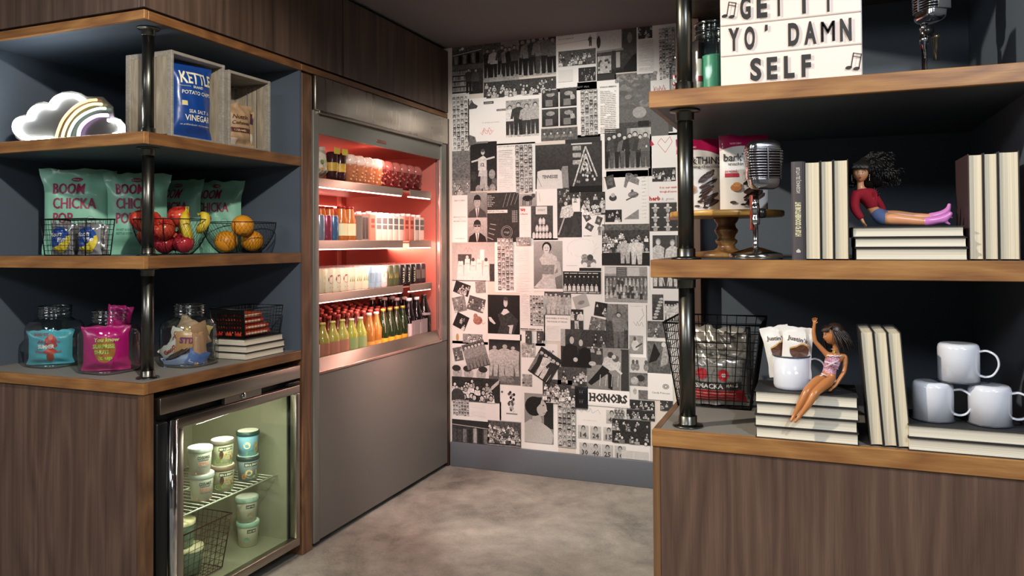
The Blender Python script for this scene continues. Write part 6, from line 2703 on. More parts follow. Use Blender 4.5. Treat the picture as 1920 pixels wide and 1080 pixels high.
def sign_text(s, px0, px1, py0, py1, extra=0):
    """letters spread between two measured ends"""
    z0 = on((px0 + px1) / 2, py1, 'y', 1.861).z - 1.686
    z1 = on((px0 + px1) / 2, py0, 'y', 1.861).z - 1.686
    x0, x1 = on(px0, py1, 'y', 1.861).x + .204, on(px1, py1, 'y', 1.861).x + .204
    return x0, x1, z0, z1


def letters(s, spans, pyc, hpx):
    for ch, (a, b) in zip(s, spans):
        x0, x1, z0, z1 = sign_text(ch, a, b, pyc(a) - hpx / 2, pyc(a) + hpx / 2)
        m = MB()
        h = z1 - z0
        if ch == "'":
            z0 += h * .68
            m.add([(x0, -.0045, z0), (x1, -.0045, z0 + h * .06), (x1, -.0045, z0 + h * .32), (x0 + .001, -.0045, z0 + h * .32)], [(0, 1, 2, 3)], BL)
        else:
            w = x1 - x0
            for e_ in ((-.0011, -.0004, .0004, .0011) if ch == 'M' else (0,)):
                text(m, ch, lambda u, v, d=0: Vector((u + e_, -.0045 - abs(e_) * .02, v)), x0, z0, h, BL, w, .0 if ch == 'M' else .045, res=4)
        m.build('letter', sg)


pc = lambda px: 84.5 - (px - 1366) * .093
letters("YO'DAMN", ((1366, 1387), (1395, 1416), (1434, 1440), (1478, 1499), (1508, 1531), (1539, 1566), (1576, 1597)), lambda p: 75.5 + (1366 - p) * .088 - 0, 43) if False else None
letters("YO'DAMN", ((1366, 1387), (1396, 1416), (1434, 1440), (1478, 1499), (1508, 1531), (1540, 1565), (1575, 1597)), lambda p: 73.5 - (p - 1366) * .088, 41)
letters('SELF', ((1407, 1428), (1438, 1458), (1470, 1490), (1503, 1521)), lambda p: 129.5 - (p - 1407) * .075, 40)
letters('GETIT', ((1388, 1408), (1419, 1439), (1452, 1469), (1504, 1511), (1544, 1562)), lambda p: 14 - (p - 1388) * .09, 41)


def note(px, py):
    c = on(px, py, 'y', 1.861)
    cx, cz = c.x + .204, c.z - 1.686
    m = MB()
    F = lambda u, v: Vector((cx + u, -.0045, cz + v))
    for u, v in ((-.010, -.0165), (.006, -.020)):
        n = 14
        m.add([F(u + .0068 * cos(2 * pi * k / n) + .001 * sin(2 * pi * k / n), v + .0042 * sin(2 * pi * k / n)) for k in range(n)], [tuple(range(n))], BL)
    for u0, v0, u1, v1 in ((-.0048, -.016, .0005, .0165), (.0112, -.0195, .0165, .0125)):
        m.add([F(u0 - .0012, v0), F(u0 + .0012, v0), F(u1 + .0012, v1), F(u1 - .0012, v1)], [(0, 1, 2, 3)], BL)
    for dv in (0, -.007):
        m.add([F(.0 - (.001 if dv else 0), .0145 + dv), F(.0158 - (.001 if dv else 0), .0105 + dv), F(.0165 - (.001 if dv else 0), .0125 + dv), F(.0005 - (.001 if dv else 0), .0165 + dv)], [(0, 1, 2, 3)], BL)
    m.build('music_note', sg)


note(1367, 17)
note(1600, 113)

# ---- glass jars behind the sign
p = on(1334, 100, 'y', 2.06)
jar('glass_jar', 'glass jar with a green can inside, behind the letter board', (p.x, 2.06, 1.686), .062, .205, .1)
t = thing('candy_roll', 'green ribbed candy roll inside the jar behind the letter board', 'candy', (p.x + .006, 2.055, 1.694))
m = MB().lathe([(.028, 0)] + [(.028 + .0012 * (k % 2), .004 + k * .004) for k in range(28)] + [(.0001, .118)], M('#4fa88a', .4, var=.2), 20)
m.build('wrapper', t)
p2 = on(1309, 110, 'y', 2.04)
t = thing('candy_roll', 'white candy stick with a red stripe in the jar behind the letter board', 'candy', (p2.x + .003, 2.045, 1.694))
MB().lathe([(.0085, 0), (.0085, .105), (.0001, .107)], M('#d8d6d0', .4), 12).build('wrapper', t)
MB().lathe([(.0087, .045), (.0087, .06)], M('#b03040', .4), 12, close=False).build('stripe', t)
p = on(1262, 110, 'y', 2.12)
t = thing('glass_bottle', 'small flat glass bottle with pink candies at the end of the top shelf', 'bottle', (p.x + .012, 2.12, 1.687))
MB().lathe([(.018, 0), (.022, .004), (.022, .11), (.014, .125), (.014, .14)], GLASS, 24, close=False).build('glass', t)
m = MB()
for k in range(14):
    a = k * 2.4
    m.lathe([(.0001, -.006), (.006, -.003), (.0065, .002), (.0001, .006)], M(('#c86a78', '#e0a0a0', '#b84a58')[k % 3], .4), 8, (.010 * cos(a), .010 * sin(a), .01 + k * .0065), close=False)
m.build('candy', t)


# ---- vintage microphones
def microphone(label, x, y, z, rz, pole_h, head_z):
    t = thing('vintage_microphone', label, 'microphone', (x, y, z), rz)
    MB().lathe([(.060, 0), (.062, .003), (.0615, .013), (.058, .015), (.045, .019), (.02, .027), (.008, .030)], STEEL if False else M('#b9b6b0', .16, 1.0), 48).build('base', t)
    MB().lathe([(.0075, .028), (.0065, .034), (.0062, pole_h)], CHROME, 20).build('pole', t)
    b = MB()
    b.lathe([(.0001, pole_h - .002), (.010, pole_h - .002), (.011, pole_h + .012), (.0085, pole_h + .016), (.0085, pole_h + .03), (.011, pole_h + .034), (.009, pole_h + .05)], CHROME, 20)
    b.rbox((-.009, -.006, pole_h + .01), (.009, .008, pole_h + .06), CHROME, .004)
    b.build('swivel_mount', t)
    MB().lathe([(.0001, .0), (.011, .001), (.0125, .006), (.011, .014), (.0001, .015)], M('#1c1a1a', .25), 16, axis='x').move(lambda p: p + Vector((.009, .0, pole_h + .026))).build('knob', t)
    MB().rbox((-.010, -.004, pole_h - .015), (-.006, .012, pole_h + .07), M('#a8463a', .3, .7), .003).build('side_arm', t)
    # head: rounded shell, wider at the top, ribs across the front
    H = .118
    hz = head_z
    hx = .022

    def W(q):
        return .0335 + .0085 * min(1, q * 1.6) - (.004 * max(0, q - .85) / .15)

    def shell(mb, off, z0, z1, mat, n=28, sq=4.2):
        vs, fs = [], []
        rows_ = 12
        for j in range(rows_ + 1):
            q = z0 + (z1 - z0) * j / rows_
            w = W(q)
            d = .0255 + .003 * q
            e = 1.0
            if q > .88:
                e = math.sqrt(max(0.02, 1 - ((q - .88) / .125) ** 2))
                e = .55 + .45 * e
            if q < .12:
                e = math.sqrt(max(0.02, 1 - ((.12 - q) / .125) ** 2))
                e = .5 + .5 * e
            for k in range(n):
                a = 2 * pi * k / n
                c, s = cos(a), sin(a)
                cx = math.copysign(abs(c) ** (2 / sq), c) * (w * e + off)
                cy = math.copysign(abs(s) ** (2 / sq), s) * (d * e + off)
                vs.append((cx + hx, cy + .004 * q, hz + q * H))
        for j in range(rows_):
            for k in range(n):
                k2 = (k + 1) % n
                fs.append((j * n + k, j * n + k2, (j + 1) * n + k2, (j + 1) * n + k))
        fs.append(tuple(range(n - 1, -1, -1)))
        fs.append(tuple(rows_ * n + k for k in range(n)))
        mb.add(vs, fs, mat, True)
    CH2 = M('#cfd1d6', .14, 1.0)
    b = MB()
    shell(b, 0, .80, 1.0, CH2)
    b.build('top_shell', t)
    b = MB()
    shell(b, 0, .0, .22, CH2)
    b.build('bottom_shell', t)
    b = MB()
    shell(b, -.004, .18, .84, M('#3a2826', .5, .5))
    b.build('inner_screen', t)
    for k in range(11):
        q = .235 + k * .0545
        w, d = W(q), .0255 + .003 * q
        pts = []
        for i in range(40):
            a = 2 * pi * i / 40
            c, s = cos(a), sin(a)
            pts.append((hx + math.copysign(abs(c) ** .48, c) * (w + .0005), math.copysign(abs(s) ** .48, s) * (d + .0005) + .004 * q, hz + q * H))
        MB().tube(pts, .0019, CH2, 6, closed=True).build('rib', t)
    b = MB()
    b.rbox((hx - .0015, -.033, hz + .2 * H), (hx + .0015, -.027, hz + .84 * H), CH2, .001, 1)
    # smooth chrome sides
    b.build('center_bar', t)
    for s in (-1, 1):
        MB().rbox((hx + s * .0385 - .003, -.008, hz + .2 * H), (hx + s * .0385 + .003, .026, hz + .84 * H), CH2, .002).build('side_cheek', t)
    MB().rbox((hx - .012, -.0235, hz + .10 * H), (hx + .012, -.0225, hz + .15 * H), M('#2a2a2c', .3), .0005, 1).build('name_plate', t)
    return t


p = on(1421, 476, 'z', 1.285)
microphone('silver ribbed vintage microphone on a round base before the wooden cake stand', p.x + .012, 1.925, 1.276, radians(22), .085, .168)
p = on(1733, 100, 'y', 2.12)
mc = microphone('silver vintage microphone on the top shelf right of the letter board', p.x, 2.12, 1.686, radians(-60), .12, .165)
MB().lathe([(.006, -.04), (.006, -.012), (.008, -.01), (.008, .012), (.011, .014), (.011, .022), (.0001, .023)], M('#8a7a66', .25, .9), 12, (.012, .022, .115)).build('plug', mc)

# ---- wooden cake stand with two chocolate pouches
OAK = wood('honey_oak', '#9a6a2c', '#c18f45', '#d8ab60', 'x', 60, 5, .35, .35, 16)
OAKZ = wood('turned_walnut', '#4a3220', '#78532f', '#9a7440', 'z', 50, 8, .4, .3, 16)
p = on(1362, 450, 'y', 2.13)
cs = thing('cake_stand', 'round wooden cake stand with a turned foot, carrying two chocolate pouches', 'cake stand', (p.x, 2.13, 1.276))
MB().lathe([(.0001, .108), (.144, .108), (.149, .111), (.149, .121), (.146, .124), (.0001, .124)], OAK, 56).build('plate', cs)
MB().lathe([(.0001, .0), (.088, .0), (.092, .004), (.090, .012), (.07, .016), (.034, .02), (.024, .026), (.022, .034), (.028, .04), (.029, .046), (.022, .052), (.024, .06), (.03, .068), (.031, .074), (.025, .082), (.024, .09), (.03, .098), (.034, .1078), (.0001, .1079)], OAKZ, 36).build('pedestal', cs)

WHB = M('#dcd8d4', .4, coat=.2, var=.02)
MGB = M('#a8174e', .35, coat=.3)
CHOC = M('#3a2620', .45, var=.25)


def bark(label, px, y, w, seed, rz):
    x = on(px, 300, 'y', y).x
    t = thing('chocolate_pouch', label, 'snack bag', (x, y, 1.4005), rz)
    bg = Bag(w, .197, .06, WHB, .004, seed, wr=.003, gusset=True, nu=18, nv=20)
    f = bg.fn(.0012)
    m = MB()
    nu = 12
    top, bot = [], []
    for j in range(5):
        for i in range(nu + 1):
            u = -w * .5 + w * i / nu
            v0 = .150 + .018 * sin(pi * i / nu * .9 + .4)
            bg_v = v0 + (.197 - v0) * j / 4
            top.append(f(u, bg_v))
    m.add(top, [(j * (nu + 1) + i, j * (nu + 1) + i + 1, (j + 1) * (nu + 1) + i + 1, (j + 1) * (nu + 1) + i) for j in range(4) for i in range(nu)], MGB, True)
    bg.mb.merge(m)
    g = lambda u, v, d=0: f(u, v, .0012)
    text(bg.mb, 'barkTHINS', g, -w * .44, .128, .020, M('#2c2624'), w * .9, .012)
    text(bg.mb, 'snacking chocolate', g, -w * .36, .117, .008, M('#3a322e'), w * .8, .006)
    text(bg.mb, 'NON GMO', g, -w * .30, .172, .005, M('#e8c8d0'), .028, .005)
    bg.patch((-w * .42, .086, -w * .16, .096), M('#b02038', .4), .001)
    text(bg.mb, 'pretzel', g, -w * .42, .099, .007, M('#b02038'), w * .22, .01)
    rr = random.Random(seed)
    for k in range(15):
        q = k / 14
        u, v = w * (.02 + .30 * rr.random() * (1 - q * .4)) + w * .03, .022 + .08 * q
        n = 9
        a0 = rr.uniform(0, 6)
        ru_, rv_ = rr.uniform(.014, .024) * (1.1 - q * .4), rr.uniform(.005, .009)
        c = [f(u + ru_ * cos(2 * pi * i / n) * rr.uniform(.8, 1.1), v + rv_ * sin(2 * pi * i / n + a0 * .1) * rr.uniform(.8, 1.2) + .25 * ru_ * cos(2 * pi * i / n), .0003 + .0002 * k) for i in range(n)]
        bg.mb.add(c, [tuple(range(n))], (CHOC, M('#2a1a18', .5, var=.3), M('#4a322a', .5, var=.3))[k % 3])
    for u, v, a, b2, c in ((-w * .22, .058, .014, .010, '#a86a34'), (-w * .20, .066, .010, .006, '#c08a50'), (-w * .28, .02, .008, .004, '#2c1e1a'), (-w * .08, .014, .008, .003, '#2c1e1a'), (-w * .02, .026, .007, .004, '#3a2620'), (w * .1, .01, .008, .003, '#2c1e1a')):
        bg.disc(u, v, a, b2, M(c, .5, var=.2), .003, 10, 1)
    bg.mb.build('bag', t)
    return t


bark('white and magenta chocolate pouch partly behind the pole on the cake stand', 1311, 2.12, .125, 101, radians(14))
bark('white and magenta chocolate pouch behind the silver microphone on the cake stand', 1394, 2.085, .128, 102, radians(20))

# ---- books on the middle shelf
BT = 1.276
UX, UY, UZ = (1, 0, 0), (0, 1, 0), (0, 0, 1)
GREYC = M('#4b4446', .6, var=.04)
# spine-forward book, leaning a touch
b_, sp = book('grey spine-out book with cream upright title, beside the microphone', (-.021, 1.852 + .15, BT), (-1, 0, 0), (0, -1, 0), UZ, .028, .15, .224, GREYC, PG_X)
m = MB()
f = lambda u, v: Vector((-.014 - v, -.1537, .21 - u))
text(m, 'RUTH LEE JOHNSON', f, .0, -.005, .0085, M('#c9c2b8'), .058, .02)
text(m, 'THE BROTHERHOOD OF RUTH', f, .078, -.0055, .0115, M('#d8d0a8'), .078, .05)
m.add([Vector((-.018, -.1537, .017)), Vector((-.010, -.1537, .017)), Vector((-.009, -.1537, .021)), Vector((-.014, -.1537, .026)), Vector((-.019, -.1537, .021))], [(0, 1, 2, 3, 4)], M('#c9c2b8'))
m.build('title', b_)
x = -.0205
for k, (t_, lab) in enumerate(((.033, 'cream-paged book next to the grey spine-out book'), (.026, 'middle cream-paged upright book before the red-sweater doll'), (.0305, 'cream-paged upright book the red-sweater doll leans against'))):
    book(lab, (x, 1.852, BT), UX, UY, UZ, t_, .15, .2235 + .001 * k, COVER, PG_X)
    x += t_ + .0008
x0 = .0795
for k, (lab, dx, t_) in enumerate((('lowest flat book under the red-sweater doll', .0, .0275), ('middle flat book under the red-sweater doll', -.0015, .0225), ('top flat book carrying the red-sweater doll', -.006, .0235))):
    book(lab, (x0 + .222 + dx, 1.856, BT + (0, .0278, .0506)[k]), UZ, UY, (-1, 0, 0), t_, .15, .219, COVER, PG_Z)
ST = BT + .0506 + .0235
x = .3045
MAR = M('#3c2b2c', .6)
for k, (t_, lab, hh_) in enumerate(((.0278, 'maroon-backed upright book right of the doll, first of the three', .227), (.0262, 'middle upright book right of the doll boots', .228), (.038, 'thickest upright book at the end of the middle shelf', .230))):
    book(lab, (x, 1.868, BT), UX, UY, UZ, t_, .155, hh_, MAR if k == 0 else COVER, PG_X)
    x += t_ + .0008

# ---- books on the counter
for k, lab in enumerate(('lowest book of the stack under the waving doll', 'second book from the bottom of the stack under the waving doll', 'third book from the bottom of the stack under the waving doll', 'top book of the stack, carrying the white mug and the waving doll')):
    book(lab, (-.134 + .219 + (.001, -.001, .002, 0)[k], 1.855, CT + .0271 * k), UZ, UY, (-1, 0, 0), .0268, .15, .219, COVER, PG_Z)
SF = CT + .0271 * 3 + .0268
cs_, sn_ = cos(radians(4.2)), sin(radians(4.2))
for k, lab in enumerate(('first of three leaning upright books, nearest the waving doll', 'middle one of three leaning upright books on the counter', 'leaning upright book nearest the upturned mugs')):
    b_, _ = book(lab, (.1085 + .0275 * k + 0.0, 1.862, CT + .0021 * 0 + .0005), (cs_, 0, sn_), UY, (-sn_, 0, cs_), .0268, .165, .252, COVER, PG_X)
for k, lab in enumerate(('lower flat book under the upturned mugs', 'upper flat book under the upturned mugs')):
    book(lab, (.182 + .232, 1.855, CT + .0282 * k), UZ, UY, (-1, 0, 0), .0278, .17, .232, COVER, PG_Z)
S2 = CT + .056


# ---- enamel mugs
def mug(label, x, y, z, up, rz, r=.0412, h=.083, group=None):
    t = thing('enamel_mug', label, 'mug', (x, y, z), rz)
    s = MB()
    prof = [(.0001, .0), (r * .86, .0), (r * .95, .003), (r, .010), (r, h), (r * .965, h), (r * .965, .012), (r * .9, .006), (.0001, .005)]
    fl = (lambda q: q) if up else (lambda q: h - q)
    s.lathe([(a, fl(q)) for a, q in prof], WHITE_EN, 48, close=False)
    if not up:
        s.f = [f_[::-1] for f_ in s.f]
    s.build('body', t)
    rim = MB().tube([((r + .0008) * cos(2 * pi * k / 48), (r + .0008) * sin(2 * pi * k / 48), fl(h - .0008)) for k in range(48)], .0017, M('#3c4048', .3), 6, closed=True)
    rim.build('rim', t)
    pts = smooth_path([Vector(q) for q in ((r - .001, 0, .068), (r + .014, 0, .070), (r + .030, 0, .060), (r + .034, 0, .040), (r + .024, 0, .020), (r + .010, 0, .014), (r - .001, 0, .016))], 5)
    pts = [(p.x, p.y, fl(p.z) if up else p.z) for p in pts]
    m = MB()
    vs, fs = [], []
    n = len(pts)
    for i, p in enumerate(pts):
        a, c = Vector(pts[max(0, i - 1)]), Vector(pts[min(n - 1, i + 1)])
        tt = (c - a).normalized()
        nn = Vector((tt.z, 0, -tt.x))
        wd = .0065 if 2 < i < n - 3 else .008
        for sx, sy in ((1, .6), (1, -.6), (.6, -1), (-.6, -1), (-1, -.6), (-1, .6), (-.6, 1), (.6, 1)):
            vs.append(Vector(p) + nn * .0022 * sx + Vector((0, 1, 0)) * wd * sy)
    for i in range(n - 1):
        for k in range(8):
            k2 = (k + 1) % 8
            fs.append((i * 8 + k, i * 8 + k2, (i + 1) * 8 + k2, (i + 1) * 8 + k))
    m.add(vs, fs, WHITE_EN, True)
    m.build('handle', t)
    if not up:
        MB().lathe([(.0001, h + .0003), (r * .5, h + .0003)], M('#8a8c92', .4), 20, close=False).build('base_mark', t)
    return t


mug('upright white enamel mug holding two round-cookie packets, on the book stack', on(1484, 700, 'y', 1.915).x, 1.915, SF, True, radians(12), .0405, .078)
pa, pb, pcx = on(1749, 750, 'y', 1.925), on(1852, 750, 'y', 1.915), on(1797, 680, 'y', 1.93)
mug('upturned white enamel mug at the bottom nearest the leaning books', pa.x, 1.925, S2 + .0015, False, radians(-12))
mug('upturned white enamel mug at the bottom farther from the leaning books', pb.x + .004, 1.918, S2 + .0015, False, radians(-8))
mug('upturned white enamel mug balanced on top of the two others', pcx.x, 1.930, S2 + .0872, False, radians(-14))

# packets in the mug
for k, (dx, dy, ry, lab, w) in enumerate(((-.017, .012, -12, 'white snack packet leaning at the back of the upright mug', .066), (.008, -.006, 4, 'white snack packet with a bitten chocolate cup in the upright mug', .072))):
    mx_ = on(1484, 700, 'y', 1.915).x
    t = thing('snack_packet', lab, 'snack bag', (mx_ + dx, 1.915 + dy, SF + .026), 0)
    t.rotation_euler = (radians(-6), radians(ry), radians(-2))
    bg = Bag(w, .118, .02, M('#e4e0da', .35, coat=.2, var=.02), .012, 120 + k, wr=.002, nu=12, nv=14)
    f = bg.fn(.001)
    text(bg.mb, "Justin's", f, -w * .34, .088, .010, M('#4a2a1c'), w * .66, .015, 'l', .15, arc=-.006)
    n = 18
    cx, cy, r_ = .006, .062, .023
    arc_ = [(cx + r_ * cos(radians(a)), cy + r_ * .8 * sin(radians(a))) for a in range(-180, 1, 12)]
    topc = [(cx + r_, cy + .006), (cx + r_ * .8, cy + .013), (cx + r_ * .4, cy + .016), (cx + r_ * .1, cy + .015), (cx - r_ * .3, cy + .009), (cx - r_ * .7, cy + .006), (cx - r_, cy + .004)]
    poly = arc_ + topc
    c0 = f(cx, cy - .002, .0006)
    vs = [c0] + [f(a, b2, .0006) for a, b2 in poly]
    bg.mb.add(vs, [(0, i, i + 1 if i < len(poly) else 1) for i in range(1, len(poly) + 1)], M('#54301c', .4))
    tc = [(a, b2) for a, b2 in topc]
    up_ = [(a * 1.0, b2 + .0035) for a, b2 in topc]
    vs = [f(a, b2, .0009) for a, b2 in tc] + [f(a, b2, .0009) for a, b2 in up_]
    n = len(tc)
    bg.mb.add(vs, [(i, i + 1, n + i + 1, n + i) for i in range(n - 1)], M('#c89a54', .4))
    bg.mb.build('packet', t)

# ---- tall black wire basket with snack bags
q0 = on(1340, 770, 'z', CT)
tb = wire_basket('wire_basket', 'tall black wire basket with a dipped front, full of silver snack bags', 'basket', (-.262, 2.235, CT), 0, .19, .19, .255, .27, .232, 9, 9, 9, WIRE, .0032, .0012)
m = MB()
for z, w in ((.185, .075), (.232, .075)):
    pass
m.tube([(-.05, -.13, .232), (-.05, -.127, .182), (.05, -.127, .182), (.05, -.13, .232)], .0026, WIRE, 6)
m.build('label_frame', tb)
m = MB().rbox((.088, -.112, .05), (.1, -.104, .225), BLACKM, .002)
m.build('side_bracket', tb)
for k, (lab, dx, dy, dz, w, h, c, rz, rx, wr_, seed, patches) in enumerate((
    ('silver snack bag with a red foot and round red seal in the tall basket', .012, -.07, .006, .165, .155, '#b0aca4', 6, .08, .009, 131, 1),
    ('dull silver snack bag standing higher at the back of the tall basket', -.02, .01, .01, .19, .20, '#b8b2a6', -8, 0, .009, 133, 0),
    ('clear crinkled snack bag leaning at the right of the tall basket', .05, -.02, .008, .12, .19, '#b0aaa0', 30, .05, .01, 135, 0),
    ('grey snack bag pressed against the open side of the tall basket', -.07, -.02, .008, .13, .16, '#7c7a76', -60, 0, .008, 137, 2))):
    t = thing('snack_bag', lab, 'snack bag', (-.262 + dx, 2.235 + dy, CT + dz))
    t.rotation_euler = (rx, 0, radians(rz))
    bg = Bag(w, h, .05, M(c, .22, .55, var=.15), .01, seed, wr=wr_, nu=20, nv=20)
    f = bg.fn(.0014)
    if patches:
        bg.patch((-w * .46, .012, w * .46, .045), M('#b0232a', .35, var=.15), .001)
        bg.patch((-w * .46, .047, w * .4, .068), M('#3a3634', .35), .001)
        text(bg.mb, 'SMACKA', lambda a, b, d=0: f(a, b, .0008), -w * .42, .051, .013, M('#dcd6cc'), w * .5, .03)
        text(bg.mb, 'MACS', lambda a, b, d=0: f(a, b, .0008), w * .12, .055, .010, M('#dcd6cc'), w * .22, .03)
        bg.disc(-w * .30, .09, .016, .016, M('#b83238', .4), .0013, 16, 2)
        bg.disc(w * .08, .088, .016, .016, M('#c02c34', .4), .0013, 16, 2)
        text(bg.mb, '48', lambda a, b, d=0: f(a, b, .001), w * .08, .083, .010, M('#f0e8e0'), .014, .03, 'c')
        for i in range(3):
            bg.patch((-w * .42, .018 + i * .009, w * .3, .021 + i * .009), M('#d88a80', .4, var=.4), .0014)
    bg.mb.build('bag', t)


# =================================================================== DOLLS
def skinned(name, J, E_, mat, parent, sub=2, origin=(0, 0, 0), root=None):
    """one continuous surface grown round a skeleton: J name -> (x, y, z, r) or (x, y, z, rx, ry)"""
    ks = list(J)
    me = bpy.data.meshes.new(name)
    o3 = Vector(origin)
    me.from_pydata([Vector(J[k][:3]) - o3 for k in ks], [(ks.index(a), ks.index(b)) for a, b in E_], [])
    o = bpy.data.objects.new(name, me)
    COL.objects.link(o)
    sk = o.modifiers.new('skin', 'SKIN')
    sk.use_smooth_shade = True
    lay = me.skin_vertices[0].data
    for i, k in enumerate(ks):
        r = J[k][3:]
        lay[i].radius = (r[0], r[1] if len(r) > 1 else r[0])
        lay[i].use_root = (k == (root or ks[0]))
    sb = o.modifiers.new('sub', 'SUBSURF')
    sb.levels = sub
    sb.render_levels = sub
    bpy.context.view_layer.update()
    dg = bpy.context.evaluated_depsgraph_get()
    nm = bpy.data.meshes.new_from_object(o.evaluated_get(dg))
    nm.materials.clear()
    nm.materials.append(mat)
    for p in nm.polygons:
        p.use_smooth = True
    bpy.data.objects.remove(o)
    r = bpy.data.objects.new(name, nm)
    COL.objects.link(r)
    r.parent = parent
    return r


def head_mb(c, face, up, s, skin, lips, eyec, lid=None):
    """doll head: c centre, face and up directions, s half height"""
    c, F, U = Vector(c), Vector(face).normalized(), Vector(up).normalized()
    R_ = F.cross(U).normalized()
    U = R_.cross(F).normalized()
    m = MB()
    nu, nv = 28, 22

    def P(th, ph, off=0.0):
        # th around (0 = face), ph from bottom -pi/2 to top pi/2
        x, y, z = sin(th) * cos(ph), cos(th) * cos(ph), sin(ph)
        w = .78 + .06 * z - (.16 * max(0, -z) ** 1.2)
        d = .86
        jaw = 1 - .10 * max(0, -z) * max(0, -y)
        px, py, pz = x * w, y * d * jaw, z * 1.0
        if y > 0:
            # brow, nose, lips, chin
            nose = math.exp(-((x / .11) ** 2) - ((z + .10) / .16) ** 2) * .17
            lipb = math.exp(-((x / .22) ** 2) - ((z + .42) / .10) ** 2) * .07
            chin = math.exp(-((x / .22) ** 2) - ((z + .72) / .16) ** 2) * .10
            sock = -(math.exp(-(((abs(x) - .30) / .16) ** 2) - ((z - .08) / .12) ** 2)) * .05
            cheek = math.exp(-(((abs(x) - .38) / .2) ** 2) - ((z + .22) / .2) ** 2) * .03
            py += nose + lipb + chin + sock + cheek
        return c + (R_ * px + F * (py + off) + U * pz) * s
    vs, fs = [], []
    for j in range(nv + 1):
        ph_ = -pi / 2 + pi * j / nv
        for i in range(nu):
            vs.append(P(2 * pi * i / nu, ph_))
    for j in range(nv):
        for i in range(nu):
            i2 = (i + 1) % nu
            fs.append((j * nu + i, j * nu + i2, (j + 1) * nu + i2, (j + 1) * nu + i))
    m.add(vs, fs, skin, True)

    def patch(x0, z0, rx, rz, mat, off, n=14, q=0.0):
        pts = []
        for k in range(n):
            a = 2 * pi * k / n
            X, Z = x0 + rx * cos(a), z0 + rz * sin(a) + q * cos(a) * (1 if x0 > 0 else -1)
            ph_ = math.asin(max(-.98, min(.98, Z)))
            th = math.asin(max(-.98, min(.98, X / cos(ph_))))
            pts.append(P(th, ph_, off))
        m.add(pts, [tuple(range(n))], mat)
    for sx in (-1, 1):
        patch(sx * .30, .06, .135, .062, M('#f2efe8', .2), .02, q=.02)
        patch(sx * .29, .06, .06, .062, M(eyec, .2), .03)
        patch(sx * .29, .06, .03, .032, M('#0c0a0a', .1), .04)
        patch(sx * .31, .125, .15, .028, M(lid or '#2a1a18', .4), .04, q=.03)
        patch(sx * .32, .27, .14, .02, M('#2a1c16', .5), .02, q=.03)
        # ear
        e = c + (R_ * sx * .76 + F * (-.05) + U * (-.02)) * s
        m.lathe([(.0001, -.2 * s), (.09 * s, -.12 * s), (.11 * s, .06 * s), (.0001, .2 * s)], skin, 8, tuple(e), close=False)
    patch(0, -.40, .17, .045, M(lips, .3), .03)
    patch(0, -.47, .13, .04, M(lips, .3), .03)
    patch(0, -.435, .12, .008, M('#5a1418', .4), .05)
    return m, R_, F, U


def strand(pts, r0, r1, mat, m):
    n = len(pts)
    m.tube(pts, [r0 + (r1 - r0) * i / (n - 1) for i in range(n)], mat, 5)


def hand(J, E_, wrist, tip, palm, spread, pre, r=.0019):
    """five fingers grown from the palm: directions tip (fingers), spread (across) and palm normal"""
    W, T_, S_, N_ = Vector(wrist), Vector(tip).normalized(), Vector(spread).normalized(), Vector(palm).normalized()
    k = W + T_ * .006
    J[pre + 'palm'] = tuple(k) + (.0040, .0028)
    for i in range(4):
        a = (i - 1.5) * .0027
        L = (.0068, .0080, .0076, .0060)[i]
        b0 = k + T_ * .0035 + S_ * a
        b1_ = b0 + T_ * L * .5 + S_ * a * .12 + N_ * .0006
        b2_ = b0 + T_ * L * .95 + S_ * a * .2 + N_ * .0022
        for q, (nm, v) in enumerate((('a', b0), ('b', b1_), ('c', b2_))):
            J[f'{pre}f{i}{nm}'] = tuple(v) + (r * .62 - .0001 * q,)
        E_ += [(pre + 'palm', f'{pre}f{i}a'), (f'{pre}f{i}a', f'{pre}f{i}b'), (f'{pre}f{i}b', f'{pre}f{i}c')]
    b0 = k - T_ * .002 - S_ * .0042 + N_ * .0008
    b1_ = b0 + T_ * .0032 - S_ * .0022 + N_ * .0012
    J[pre + 't0'] = tuple(b0) + (r * .68,)
    J[pre + 't1'] = tuple(b1_) + (r * .6,)
    E_ += [(pre + 'palm', pre + 't0'), (pre + 't0', pre + 't1')]


SKIN1 = M('#d8986c', .32, var=.02, sss=.05)
SKIN2 = M('#c07c48', .28, var=.02, sss=.05)
RED = M('#9c0f24', .85, var=.25, bump=.6)
DENIM = M('#5a6a94', .85, var=.25, bump=.5)
BOOT = M('#cf7cc0', .3, coat=.2, var=.03)

# ---- doll in the red sweater
d1 = thing('fashion_doll', 'black-haired doll in red sweater and pink boots sitting on flat books', 'doll', (.125, 1.925, ST))
O1 = (.125, 1.925, ST)


def jp(px, py, y, *r):
    p = on(px, py, 'y', y)
    return (p.x, p.y, p.z) + r


